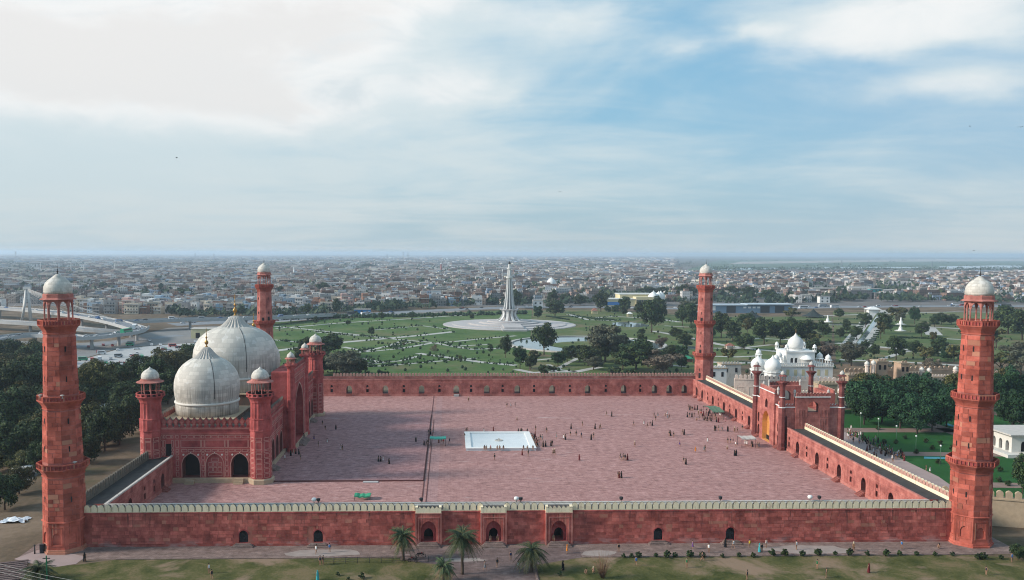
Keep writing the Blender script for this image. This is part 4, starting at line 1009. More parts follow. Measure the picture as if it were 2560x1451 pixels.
for k in range(7): slab(mb, F, 241.4+k*.85, 241.5+k*.85, 1.6, 8.6-abs(k-3)*.5, 1.36, 1.48)
for k in range(6): slab(mb, F, 241.2, 246.8, 1.8+k*1.0, 1.9+k*1.0, 1.36, 1.48)
mb.build('timber_screen', M_WOOD, s3)
mb = MB(); slab(mb, F, 241.2, 246.8, .26, 1.5, 1.3, 1.46); mb.build('doorway', M_DARK, s3)
for u0, u1 in ((233.6, 237.9), (249.5, 252.8)):       # side bays with stacked niches
    mb = MB(); F = FE(GX0-.12); uc = (u0+u1)/2
    wall_face(mb, F, u0, u1, 0, 4.2, [dict(u=uc, w=1.7, zb=.7, zs=2.8, za=3.8, d=.9, back=1)], .9, 0, 1)
    wall_face(mb, F, u0, u1, 4.2, 12.3, [dict(u=uc, w=1.6, zb=4.6, zs=6.5, za=7.5, d=.7, back=1)], .7, 0, 1)
    mb.build('niche_bay', [M_RED, M_IN], gt)
    mb = MB()
    for i in range(4): slab(mb, F, uc-1.1, uc+1.1, FLZ+(.17*i if i else 0), FLZ+.17*(i+1), -.35*(4-i), -.01)
    mb.build('steps', M_REDST, gt)
for sgn, F, cs in ((0, Sd, (98.2,99.5,104.3,105.6)), (1, FX(GY0), (95.2,108.3))):
    for u in cs:
        for k in range(5): 
            mb = MB(); z0 = -1+k*2.6
            for a_, b_, c_, d_ in ((u-.5,u+.5,z0,z0+.1),(u-.5,u+.5,z0+2.1,z0+2.2),(u-.5,u-.4,z0+.1,z0+2.1),(u+.4,u+.5,z0+.1,z0+2.1)): slab(mb, F, a_, b_, c_, d_, -.05, .02)
            mb.build('panel', M_RED2, gt)
mb = MB()
slab(mb, Sd, 96.7, 106.7, 15.05, 15.3, -.2, .1); slab(mb, Wd, 237.8, 249.6, 15.15, 15.4, -.2, .1); slab(mb, F_N, 96.7, 106.7, 15.05, 15.3, -.2, .1); slab(mb, F_E, 237.8, 248.5, 15.05, 15.3, -.2, .1)
for a_, b_ in ((GX0, 96.8), (106.6, GX1)): slab(mb, FX(GY0), a_, b_, 12.1, 12.32, -.22, .1)
for a_, b_ in ((233.6,237.8),(249.6,252.8)): slab(mb, FE(GX0-.12), a_, b_, 12.1, 12.32, -.22, .1)
mb.build('white_cornice', M_WHITE, gt)
ME_MER_G = extrude_uz(merlon_pts(.8, 1.15), .4, [M_RED, M_PINKMER], 'merlon')
ME_MER_GW = extrude_uz(merlon_pts(.8, .85), .4, [M_RED, M_WHITE], 'merlon')
merlons(ME_MER_G, gt, (97.0,GY0-.2), (106.4,GY0-.2), 15.28, .92, 0); merlons(ME_MER_G, gt, (97.0,GY1+.2), (106.4,GY1+.2), 15.28, .92, 0)
merlons(ME_MER_G, gt, (GX0-.35,238.1), (GX0-.35,249.3), 15.38, .92, PI/2); merlons(ME_MER_G, gt, (GX1+.3,238.1), (GX1+.3,248.2), 15.28, .92, PI/2)
merlons(ME_MER_GW, gt, (94.4,GY0+.3), (96.8,GY0+.3), 12.28, .85, 0); merlons(ME_MER_GW, gt, (106.6,GY0+.3), (109.2,GY0+.3), 12.28, .85, 0)
merlons(ME_MER_GW, gt, (94.0,233.9), (94.0,237.6), 12.28, .85, PI/2); merlons(ME_MER_GW, gt, (94.0,249.6), (94.0,252.5), 12.28, .85, PI/2)
mb = MB(); mb.lathe([(1.15,-3),(1.15,.9),(.98,1.0),(.95,12.0)], 8, a0=OCT); mb.lathe([(.78,12.3),(.68,18.0),(.78,18.1),(.78,18.3),(1.0,18.7),(1.4,19.15),(1.55,19.25),(1.55,19.5),(.8,19.6)], 8, a0=OCT); ME_GT = mb.mesh('corner_turret', [M_DKRED])
mb = MB(); mb.lathe([(.95,12.05),(1.1,12.12),(1.1,12.27),(.85,12.3)], 8, a0=OCT); mb.lathe([(.74,14.95),(.88,15.0),(.88,15.13),(.74,15.16)], 8, a0=OCT); ME_GB = mb.mesh('white_band', [M_WHITE])
mb = MB(); mb.lathe([(.72,21.1),(1.25,21.0),(1.25,21.08),(.75,21.4)], 8, a0=OCT); ME_GE = mb.mesh('eave', [M_DKRED])
mb = MB(); mb.lathe([(.11,19.6),(.10,21.05),(.14,21.1)], 6); ME_GC = mb.mesh('column', [M_DKRED])
mb = MB(); mb.lathe([(.58,0),(.66,.2),(.66,.42),(.5,.75),(.24,1.0),(.07,1.15),(0,1.35)], 16, smooth=True); ME_GD = mb.mesh('dome', [M_GREYM])
for x, y in ((93.2,233.0),(93.2,253.3),(110.0,233.0),(110.0,253.3)):
    tu = obj('corner_turret', ME_GT, gt, Vector((x,y,0))-wloc(gt)); obj('white_band', ME_GB, tu); obj('eave', ME_GE, tu); obj('dome', ME_GD, tu, (0,0,21.4))
    for k in range(8): obj('column', ME_GC, tu, (.64*math.cos(k*PI/4), .64*math.sin(k*PI/4), 0))
mb = MB(); mb.lathe([(.28,0),(.28,1.2),(.42,1.3),(.42,1.4),(.34,1.45),(.38,1.65),(.27,1.9),(.1,2.1),(0,2.3)], 12, smooth=False); ME_GP = mb.mesh('pinnacle', [M_GREYM])
for x, y in ((96.9,GY0+.6),(106.5,GY0+.6),(96.9,GY1-.6),(106.5,GY1-.6),(GX0+.5,238.1),(GX0+.5,249.2)): obj('pinnacle', ME_GP, gt, Vector((x,y,15.0))-wloc(gt))

# ------------------------------------------------------------------ marble basin in the middle of the courtyard
bs = thing('ablution_basin', 'square white marble ablution basin in the middle of the courtyard', 'basin', (14.2, 244.2, FLZ))
mb = MB(); X0, X1, Y0, Y1, th = 4.4, 24.0, 233.2, 255.2, 1.5
for a, b, c, d in ((X0,X1,Y0,Y0+th),(X0,X1,Y1-th,Y1),(X0,X0+th,Y0+th,Y1-th),(X1-th,X1,Y0+th,Y1-th)): mb.box(a, b, c, d, FLZ, FLZ+.62)
mb.build('rim', M_BASINW, bs)
mb = MB()
for a, b, c, d in ((X0-.12,X1+.12,Y0-.12,Y0+th),(X0-.12,X1+.12,Y1-th,Y1+.12),(X0-.12,X0+th,Y0+th,Y1-th),(X1-th,X1+.12,Y0+th,Y1-th)): mb.box(a, b, c, d, FLZ+.625, FLZ+.75)
mb.build('coping', M_WHITE, bs)
mb = MB(); mb.box(X0+th, X1-th, Y0+th, Y1-th, FLZ, FLZ+.25); mb.build('basin_floor', M_BASINW, bs)
mb = MB(); mb.poly([(X0+th,Y0+th,FLZ+.42),(X1-th,Y0+th,FLZ+.42),(X1-th,Y1-th,FLZ+.42),(X0+th,Y1-th,FLZ+.42)]); mb.build('water', M_BASINWATER if 'M_BASINWATER' in globals() else M_BASINW, bs)
mb = MB(); cx, cy = 14.2, 244.2; mb.lathe([(1.2,FLZ+.25),(1.2,FLZ+.55),(1.05,FLZ+.6),(1.05,FLZ+.5)], 16, cx, cy); mb.lathe([(.2,FLZ+.5),(.15,FLZ+1.0),(.3,FLZ+1.1)], 8, cx, cy); mb.build('fountain', M_LOTUS, bs)
# small structures in the courtyard
def canopy(label, loc, wx, wy, h, mat, rz=0, sag=.15, name='canopy', frame=M_IRON, peak=.25):
    t = thing(name, label, 'canopy', loc, rz)
    for sx in (-1, 1):
        for sy in (-1, 1):
            mb = MB(); mb.tube([(sx*wx/2*.94,sy*wy/2*.94,0),(sx*wx/2*.94,sy*wy/2*.94,h)], .05, 6); mb.build('post', frame, t, world=False)
    mb = MB(); nx_, ny_ = 6, 4
    for j in range(ny_+1):
        for i in range(nx_+1):
            u, v = i/nx_-.5, j/ny_-.5; mb.v.append((u*wx, v*wy, h+peak*(1-abs(v)*2)-sag*math.sin(PI*(u+.5))*abs(math.cos(i*1.7))))
    for j in range(ny_):
        for i in range(nx_): mb.f.append([j*(nx_+1)+i, j*(nx_+1)+i+1, (j+1)*(nx_+1)+i+1, (j+1)*(nx_+1)+i]); mb.m.append(0); mb.sm.append(False)
    n0 = nx_+1
    for i in range(nx_):
        for jj, s in ((0,-1),(ny_,1)):
            a_, b_ = mb.v[jj*n0+i], mb.v[jj*n0+i+1]; mb.add([a_, b_, (b_[0],b_[1]+s*.02,b_[2]-.3), (a_[0],a_[1]+s*.02,a_[2]-.3)], [(0,1,2,3)])
    mb.build('canvas', mat, t, world=False); return t
p = at_z(1095, 1114, FLZ); canopy('small green-roofed stand beside the drain line, left of the marble basin', (p.x,p.y,FLZ), 4.6, 2.6, 2.4, M_TEALC)
p = at_z(906, 1251, FLZ); canopy('bright green tarpaulin on a low frame just inside the near wall', (p.x,p.y+1,FLZ), 3.6, 2.4, 1.1, M_GREENC, sag=.3)
p = at_z(1783, 1043, FLZ); canopy('long dull green awning sheltering a crowd by the far right doors', (p.x,p.y,FLZ), 4.0, 11.0, 2.9, M_DULLG, peak=.5)
p = at_z(1866, 1116, FLZ); canopy('pale canopy on thin posts in front of the gatehouse', (p.x,p.y,FLZ), 4.2, 4.0, 2.7, M_COPE, peak=.1)
M_MAT = simple('grey_stone_slab', (.42,.40,.40), .1, 1, world=True)
p = at_z(925, 1208, FLZ+.3); mb = MB(); mb.box(p.x-1.8, p.x+1.8, 200.5, 201.7, FLZ, FLZ+.17); tag(mb.build('step_slab', M_MAT), 'pale grey step slab at the platform edge left of the drain line', 'step')
FLOODS = [(785,'white round floodlight'),(796,'black floodlight'),(1053,'black floodlight'),(1291,'white round floodlight'),(1302,'black floodlight'),(1553,'black floodlight'),(1801,'black floodlight'),(2025,'white round floodlight'),(2048,'black floodlight')]
for i, (x, nm) in enumerate(FLOODS):
    P = at_y(x, 1250, SY-.2); white_ = 'white' in nm
    t = thing('floodlight', '%s on the near wall coping, %s from the left' % (nm, ordinal(i+1)), 'floodlight', (P.x, SY-.2, COPZ+.02), 0, 'floodlights on the near wall')
    mb = MB(); mb.lathe([(.06,0),(.06,.35)], 6); mb.build('stand', M_IRON, t, world=False)
    mb = MB()
    if white_: mb.lathe([(.15,.3),(.42,.45),(.5,.7),(.4,.95),(.1,1.05)], 12, smooth=True)
    else: mb.lathe([(.2,.3),(.34,.42),(.4,.85),(.3,.9)], 8)
    mb.build('lamp_head', M_WHITE if white_ else M_IRON, t, world=False)
# ------------------------------------------------------------------ vegetation
def crown_mesh(seed, mat, n=1500, leaf=.050, lobes=16, fill=.75, z0=.30, squash=1.0, bare=False):
    r = random.Random(seed); mb = MB()
    L = []
    for i in range(lobes):
        while True:
            p = Vector((r.uniform(-1,1), r.uniform(-1,1), r.uniform(-1,1)))
            if .25 < p.length < .82: break
        L.append((p, r.uniform(.20,.38)))
    zc, zr = (1+z0)/2, (1-z0)/2
    for i in range(n):
        c, q = r.choice(L)
        d = Vector((r.gauss(0,1), r.gauss(0,1), r.gauss(0,1))).normalized()
        p = c+d*q*(r.random()**.35)
        if p.length > 1.05: p *= 1.0/p.length
        if d.z < -.4 and r.random() < .5: continue
        P = Vector((p.x*.5, p.y*.5, zc+p.z*zr*squash)); s = leaf*r.uniform(.6,1.35)
        nrm = (d*1.0+Vector((r.uniform(-1,1), r.uniform(-1,1), r.uniform(-.5,1)))*.8).normalized()
        a = nrm.orthogonal().normalized(); b = nrm.cross(a); t = r.uniform(0, PI); a, b = a*math.cos(t)+b*math.sin(t), b*math.cos(t)-a*math.sin(t)
        if bare: mb.add([P-a*s*1.6, P+b*s*.14, P+a*s*1.6, P-b*s*.14], [(0,1,2,3)])
        else: mb.add([P-a*s-b*s*.5, P+a*s*.3-b*s*.8, P+a*s+b*s*.4, P-a*s*.2+b*s*.8], [(0,1,2,3)])
    return mb.mesh('crown', [mat])
def trunk_mesh(seed, z0=.3, rr=.028, lean=0):
    r = random.Random(seed); mb = MB()
    top = Vector((lean, r.uniform(-.03,.03), z0+.18)); mb.tube([(0,0,-.02),(lean*.4,0,z0*.5),top], [rr,rr*.78,rr*.6], 7)
    for i in range(6):
        a = 2*PI*i/6+r.uniform(-.4,.4); l = r.uniform(.22,.36); s = Vector((lean*.7,0,z0*r.uniform(.75,1.15)))
        mb.tube([s, s+Vector((math.cos(a)*l*.5, math.sin(a)*l*.5, l*.55)), s+Vector((math.cos(a)*l, math.sin(a)*l, l*1.05))], [rr*.55,rr*.36,rr*.14], 5)
    return mb.mesh('trunk', [M_BARK])
_cr = {}
def crown(kind, var):
    k = (kind, var)
    if k not in _cr:
        if kind == 'dark': _cr[k] = crown_mesh(10+var, M_LEAF[0], n=5200, leaf=.028, lobes=30, z0=.16)
        elif kind == 'olive': _cr[k] = crown_mesh(30+var, M_LEAF[1])
        elif kind == 'brown': _cr[k] = crown_mesh(50+var, M_LEAF[2], n=3200, leaf=.026, lobes=26, z0=.14)
        elif kind == 'green': _cr[k] = crown_mesh(70+var, M_LEAF[3], n=5000, leaf=.028, lobes=30, z0=.16)
        elif kind == 'grey': _cr[k] = crown_mesh(90+var, M_LEAF[4], n=5600, leaf=.025, lobes=32, z0=.14)
        elif kind == 'bare': _cr[k] = crown_mesh(110+var, M_LEAF[2], n=900, leaf=.06, bare=True, z0=.15)
        elif kind == 'dense': _cr[k] = crown_mesh(130+var, M_LEAF[0], n=8500, leaf=.023, lobes=44, z0=.06)
        elif kind == 'denseolive': _cr[k] = crown_mesh(150+var, M_LEAF[1], n=8500, leaf=.023, lobes=44, z0=.08)
        elif kind == 'densegreen': _cr[k] = crown_mesh(170+var, M_LEAF[3], n=8500, leaf=.023, lobes=44, z0=.12)
        elif kind == 'bush': _cr[k] = crown_mesh(190+var, M_LEAF[0], n=700, leaf=.075, lobes=10, z0=.0)
        elif kind == 'tall': _cr[k] = crown_mesh(210+var, M_LEAF[0], n=5600, leaf=.025, lobes=32, z0=.2, squash=1.1)
    return _cr[k]
_tk = [trunk_mesh(i) for i in range(4)]
WORDS = {'dark':'dark green', 'olive':'olive green', 'brown':'brownish bare-twigged', 'green':'deep green', 'grey':'grey-green', 'bare':'leafless', 'dense':'dark green', 'denseolive':'olive green', 'densegreen':'deep green', 'tall':'tall dark green'}
TREES = []
def tree(px, py, wpx, hpx, kind, zone, world=None):
    P = world or gp(px, py); mpp = P.y/FPX*1.0
    TREES.append((P, wpx*mpp*1.12, hpx*mpp*1.06, kind, zone, px))
def build_trees():
    zones = {}
    for T in TREES: zones.setdefault((T[4], WORDS.get(T[3], T[3])), []).append(T)
    for (zone, word), lst in zones.items():
        lst.sort(key=lambda T: to_px(T[0])[0])
        for i, (P, w_, h, kind, z, px) in enumerate(lst):
            lab = '%s tree %s' % (word, zone) + (', %s from the left' % ordinal(i+1) if len(lst) > 1 else '')
            var = R.randrange(3)
            t = thing('tree', lab, 'tree', P, R.uniform(0, 6.28), 'trees '+zone, (w_, w_, h))
            obj('crown', crown(kind, var), t); obj('trunk', R.choice(_tk), t)
# park to the north
for a in [(1629,832,66,84,'tall'),(1706,815,34,50,'dark'),(1728,820,40,58,'dark'),(1803,846,52,64,'dark'),(1832,853,44,50,'dark'),(1865,822,50,38,'dark'),(1910,862,60,66,'dark'),(1360,888,62,78,'dark'),
          (1513,905,100,92,'grey'),(1590,930,100,78,'dark'),(1557,925,60,50,'dark'),(1657,938,98,64,'brown'),(1653,874,32,36,'brown'),(1300,922,40,54,'green'),(1327,926,34,40,'dark'),(1418,906,34,38,'dark'),(1448,905,40,40,'dark'),
          (1264,895,30,56,'dark'),(1226,884,14,22,'dark'),(1085,886,20,28,'bare'),(928,842,18,24,'dark'),(820,892,78,56,'dark'),(866,942,96,68,'grey'),(902,944,38,48,'dark'),(765,895,40,50,'dark'),
          (1290,772,26,40,'dark'),(1345,798,26,34,'green'),(790,812,14,20,'dark'),(955,800,18,18,'dark'),(1028,797,18,16,'dark'),(1430,884,22,20,'green'),(1604,838,20,16,'dark'),(1720,868,22,16,'dark'),(780,940,60,60,'dark'),(835,935,60,50,'dark'),
          (1470,915,60,50,'dark'),(1540,898,70,60,'green'),(1620,918,60,50,'grey'),(1680,900,40,36,'dark'),(1395,915,40,36,'green'),(1335,905,30,30,'olive'),(1690,850,34,30,'dark'),(1745,845,40,40,'dark'),(1770,855,44,40,'green'),(1860,875,50,40,'dark'),(1820,905,40,36,'olive'),(1150,905,14,16,'olive'),(1010,868,10,12,'olive'),(870,815,12,14,'dark'),(1180,800,12,14,'dark'),(1560,790,22,26,'dark'),(1538,784,24,20,'dark'),(1520,783,20,18,'dark'),(1600,900,30,36,'grey')]: tree(*a, 'in the park beyond the far wall')
for a in [(922,942,28,16),(961,943,30,18),(1367,938,50,30),(1500,918,34,22),(1540,942,50,28),(1575,944,40,26),(1622,944,30,16),(1180,940,12,6),(1120,880,9,5)]:
    P = gp(a[0], a[1]); s = P.y/FPX; t = thing('bush', 'rounded dark bush just beyond the far wall, %s from the left' % ordinal([922,961,1120,1180,1367,1500,1540,1575,1622].index(a[0])+1), 'bush', P, R.uniform(0,6), 'bushes beyond the far wall', (a[2]*s, a[2]*s, a[3]*s)); obj('foliage', crown('bush', R.randrange(2)), t)
for i in range(34):
    x, y = R.choice(((R.uniform(1480,1735), R.uniform(885,938)), (R.uniform(1690,1900), R.uniform(800,880)), (R.uniform(1330,1735), R.uniform(778,800)), (R.uniform(690,900), R.uniform(905,940))))
    tree(x, y, R.uniform(26,58), R.uniform(26,54), R.choice(('dark','dark','green','grey','olive')), 'in the park beyond the far wall')
for i in range(22): tree(R.uniform(1960,2400), R.uniform(795,912), R.uniform(20,46), R.uniform(20,44), R.choice(('dark','green','grey','olive')), 'in the gardens behind the shrine')
# north-east park and beyond the shrine
for a in [(1950,862,56,60,'dark'),(1983,858,56,62,'dark'),(2016,856,50,56,'dark'),(2210,835,44,52,'dark'),(2303,842,36,38,'dark'),(2353,812,40,30,'dark'),(2378,812,34,26,'dark'),(2240,900,50,58,'dark'),(2283,890,42,38,'dark'),(2345,890,46,46,'dark'),
          (2065,908,58,56,'brown'),(2128,915,66,60,'grey'),(2185,895,30,34,'dark'),(2160,880,24,30,'dark'),(2100,850,22,30,'dark'),(2520,835,84,70,'dark'),(2555,850,70,70,'dark'),(2490,870,60,46,'olive'),(2540,905,70,50,'grey'),(2500,930,66,48,'olive'),(2552,935,60,60,'grey'),
          (2070,838,18,20,'dark'),(2150,800,16,16,'dark'),(2385,905,40,44,'olive'),(2420,850,40,40,'dark'),(1975,900,40,46,'brown'),(2030,890,46,44,'dark'),(2330,935,50,40,'brown'),(2180,930,40,34,'brown')]: tree(*a, 'in the gardens behind the shrine')
# garden outside the gatehouse
for a in [(2160,1062,80,92,'densegreen'),(2205,1058,86,100,'densegreen'),(2250,1072,86,104,'densegreen'),(2292,1085,84,100,'densegreen'),(2330,1078,84,104,'densegreen'),(2366,1068,76,100,'densegreen'),(2150,1030,60,84,'denseolive'),(2225,1030,80,86,'densegreen'),(2310,1030,80,84,'densegreen')]: tree(*a, 'in the garden outside the gatehouse')
for a in [(2508,1032,80,110,'densegreen'),(2548,1025,90,120,'densegreen'),(2530,1078,90,110,'densegreen'),(2505,1000,60,80,'denseolive'),(2556,1235,50,100,'dense'),(2545,1400,40,40,'dense')]: tree(*a, 'at the right edge behind the near minaret')
# trees west of the mosque
for a in [(22,1015,110,110,'dense'),(70,1000,100,105,'dense'),(100,965,70,80,'dense'),(10,1095,110,120,'dense'),(60,1085,100,110,'dense'),(112,1060,70,100,'dense'),(30,1170,100,110,'dense'),(85,1150,80,100,'dense'),(12,1275,80,100,'dense'),(48,1235,70,70,'denseolive'),
          (80,930,80,70,'denseolive'),(20,930,90,80,'dense'),(40,960,90,80,'denseolive')]: tree(*a, 'left of the near left minaret')
for a in [(212,1030,80,100,'denseolive'),(250,1015,90,110,'denseolive'),(290,1000,80,90,'dense'),(330,985,70,80,'dense'),(228,1120,80,110,'denseolive'),(262,1128,80,110,'dense'),(298,1112,80,105,'dense'),(330,1085,70,100,'dense'),(215,1160,70,80,'dense'),(316,1035,80,80,'dense'),
          (385,1000,90,100,'dense'),(415,960,90,90,'denseolive'),(455,955,80,84,'denseolive'),(480,940,70,80,'dense'),(350,960,70,70,'dense'),(240,960,60,60,'denseolive'),(205,985,50,70,'denseolive'),(420,1010,80,80,'dense')]: tree(*a, 'between the near left minaret and the domes')
for i in range(24):
    x = R.uniform(-10, 118); y = R.uniform(905, 1215); tree(x, y, R.uniform(55,95), R.uniform(55,95), R.choice(('dense','denseolive','denseolive')), 'left of the near left minaret')
for i in range(16):
    x = R.uniform(196, 350); y = R.uniform(975, 1150-(x-205)*.5); tree(x, y, R.uniform(50,80), R.uniform(50,80), R.choice(('dense','denseolive','denseolive')), 'between the near left minaret and the domes')
for i in range(12): tree(R.uniform(2125,2395), R.uniform(1005,1040), R.uniform(70,95), R.uniform(70,95), R.choice(('densegreen','densegreen','denseolive')), 'in the garden outside the gatehouse')
build_trees()

# round clipped shrubs along the front lawn
SHR = [1558,1575,1598,1640,1665,1684,1719,1757,1805,1845,1882,1925,1967,2010,2050,2092,2130,2172,2213,2252,2295,2336,2378,2450,2506,2455]
mb_sh = crown_mesh(301, M_LEAF[0], n=900, leaf=.085, lobes=22, z0=.0)
for i, x in enumerate(sorted(SHR)):
    y = 1392+(8 if x > 2440 else 0)+(-2 if x > 1900 else 2)
    x += R.uniform(-6,6); P = gp(x, y+R.uniform(-1.5,1.5)); s = R.choice((.75,1.0,1.15,1.2,.85)); t = thing('clipped_shrub', 'round clipped dark shrub at the lawn edge, %s from the left' % ordinal(i+1), 'shrub', P, R.uniform(0,6), 'clipped shrubs along the front lawn', (s*1.25, s*1.25, s*1.15)); obj('foliage', mb_sh, t)
for i, (x, y, s) in enumerate([(905,1447,1.5),(845,1440,1.0),(1400,1440,1.1),(870,1450,.8)]):
    P = gp(x, y); t = thing('low_bush', ['ragged low bush on the dry lawn near the bottom edge','small thorny bush left of the ragged bush on the lawn','dark round bush under the short trunk on the right lawn','tiny dark bush on the dry lawn by the bottom edge'][i], 'bush', P, R.uniform(0,6), None, (s, s, s*.7)); obj('foliage', crown('bush', 0), t)
# palms
def frond(mb, a, elev, L, droop, wid, nseg=7, mi=0, rnd=R):
    d = Vector((math.cos(a), math.sin(a), 0)); side = Vector((-d.y, d.x, 0)); pts = []
    for i in range(nseg+1):
        t = i/nseg; pts.append(d*(L*t*math.cos(elev*(1-t*.4)))+Vector((0,0,L*(math.sin(elev)*t-droop*t*t))))
    mb.tube(pts, [.05*(1-.7*i/nseg) for i in range(nseg+1)], 4, mi)
    for i in range(1, nseg*3+1):
        t = i/(nseg*3); k = min(nseg-1, int(t*nseg)); f = t*nseg-k; P = pts[k]*(1-f)+pts[k+1]*f; dd = (pts[k+1]-pts[k]).normalized()
        l = wid*(math.sin(PI*min(1, t*.85+.12))+.15)
        for s in (-1, 1):
            tip = P+side*s*l*.8+dd*l*.65+Vector((0,0,-l*(.25+rnd.uniform(0,.3)))); mb.add([P-dd*.06, P+dd*.07, tip], [(0,1,2)], mi)
def palm(px, py, top_px, rad_px, label, seed, nf=42):
    P = gp(px, py); mpp = P.y/FPX; H = (py-top_px)*mpp; L = rad_px*mpp*1.12; r = random.Random(seed)
    t = thing('palm_tree', label, 'palm', P, r.uniform(0,6), 'palms in front of the near wall')
    mb = MB(); n = 12; mb.tube([(math.sin(i*1.1)*.05, 0, H*i/n) for i in range(n+1)], [.26-.08*i/n+(.03 if i % 2 else 0) for i in range(n+1)], 9); mb.build('trunk', M_BARK, t, world=False)
    mb = MB()
    for i in range(nf):
        e = r.uniform(-.25, 1.25); frond(mb, i*2.399+r.uniform(-.2,.2), e, L*r.uniform(.85,1.1), .55+.35*(1-e), L*.26, rnd=r)
    me = mb.mesh('crown', [M_PALM]); obj('crown', me, t, (0,0,H))
    mb = MB()
    for i in range(12): frond(mb, i*2.399+1, r.uniform(-.9,-.4), L*r.uniform(.6,.85), .5, L*.18, rnd=r)
    obj('dry_skirt', mb.mesh('dry_skirt', [M_PALMDRY]), t, (0,0,H-.15))
palm(1008, 1401, 1338, 36, 'date palm left of the leftmost porch of the near wall', 1)
palm(1156, 1436, 1338, 46, 'tallest date palm between the leftmost and middle porches', 2, 54)
palm(1329, 1431, 1373, 42, 'date palm with thick trunk left of the rightmost porch', 3)
palm(1110, 1456, 1412, 30, 'short young palm beside the grey sign board', 4, 34)
palm(98, 1452, 1425, 46, 'dark palm at the bottom left corner below the brick pavement', 5, 40)
P = gp(1507, 1446); s = P.y/FPX
t = thing('bare_shrub', 'bare orange-brown twiggy shrub on the lawn at the bottom edge', 'shrub', P)
mb = MB()
for i in range(85):
    a = R.uniform(0, 6.28); rr = R.uniform(.3, 2.3); h = R.uniform(2.0, 4.6); mb.tube([(math.cos(a)*.15, math.sin(a)*.15, 0), (math.cos(a)*rr*.5, math.sin(a)*rr*.5, h*.55), (math.cos(a)*rr, math.sin(a)*rr, h)], [.035,.022,.008], 3)
mb.build('twigs', simple('dry_twig', (.20,.115,.075), .3, 2), t, world=False)

# ------------------------------------------------------------------ park to the north: lawns, paths, water
def sheet(name, pxs, mat, dz=.03, kind=True):
    mb = MB(); pts = [gp(x, y) for x, y in pxs]
    for q in pts:
        if q.y < 427: q.y = 427
    mb.poly([(p.x, p.y, -8+dz) for p in pts]); o = mb.build(name, mat)
    if kind: struct(o)
    return o
def strip_mb(mb, pts, width, dz):
    pts = [Vector(p) for p in pts]
    out = []
    for i, p in enumerate(pts):
        d = (pts[min(i+1,len(pts)-1)]-pts[max(i-1,0)]); d.z = 0; d.normalize(); n = Vector((-d.y, d.x, 0))*width/2; out.append((p+n+Vector((0,0,dz)), p-n+Vector((0,0,dz))))
    for (a, b), (c, d) in zip(out, out[1:]): mb.poly([a, b, d, c])
def path(name, pxs, width, mat, dz=.06):
    mb = MB(); strip_mb(mb, [gp(x, y) for x, y in pxs], width, dz); return struct(mb.build(name, mat))
sheet('park_lawn', [(620,868),(690,806),(850,797),(1000,788),(1250,777),(1330,776),(1330,955),(640,960)], M_PARK)
sheet('park_lawn', [(1332,776),(1500,774),(1750,792),(2080,792),(2080,850),(1900,905),(1740,955),(1332,955)], M_PARKN)
sheet('park_lawn', [(2082,780),(2560,782),(2560,905),(2090,905)], M_PARKN)
def blk(x): return x
PATHS = [([(686,878),(760,868),(860,856),(964,847),(1060,838),(1132,830)], 7.0), ([(640,812),(760,823),(880,836),(1010,851),(1075,856),(1130,866),(1220,862)], 4.0),
         ([(858,868),(920,880),(1000,872),(1075,859),(1130,855),(1220,846),(1290,840)], 4.0), ([(895,882),(960,868),(1030,856)], 3.5), ([(1045,884),(1130,896),(1220,908),(1290,914)], 5.5),
         ([(905,896),(960,908),(905,912)], 3.0), ([(915,918),(1010,911),(1115,902),(1190,896)], 3.0), ([(912,908),(1000,903),(1050,890)], 3.0), ([(686,850),(750,857),(790,859)], 3.0), ([(785,830),(860,838),(930,842)], 3.0),
         ([(930,826),(1000,820),(1055,815),(1125,824)], 3.0), ([(690,822),(850,808),(1000,799),(1150,789),(1260,785)], 4.5), ([(1130,866),(1180,874),(1240,872),(1290,868)], 5.0), ([(1010,851),(980,862),(1000,872)], 3.0),
         ([(1480,795),(1540,792),(1600,795),(1660,800),(1700,806)], 6), ([(1420,786),(1470,800),(1540,803)], 5), ([(1630,828),(1690,838),(1740,848),(1800,862),(1870,872),(1950,880)], 6), ([(1660,815),(1720,818),(1740,816)], 4),
         ([(1740,870),(1840,872),(1930,862)], 4), ([(1750,905),(1850,908),(1960,905)], 6), ([(1290,924),(1330,932),(1380,930),(1440,930),(1500,918)], 5), ([(1380,930),(1420,908),(1445,896)], 3), ([(1440,930),(1400,925),(1370,912)], 3),
         ([(1745,890),(1840,893),(1900,890)], 4), ([(1860,850),(1900,846),(1960,850),(2040,842)], 4), ([(1300,905),(1370,898),(1440,893)], 3), ([(1620,905),(1660,912),(1720,918)], 4)]
for pts, wd in PATHS: path('park_path', pts, wd, M_PATH)
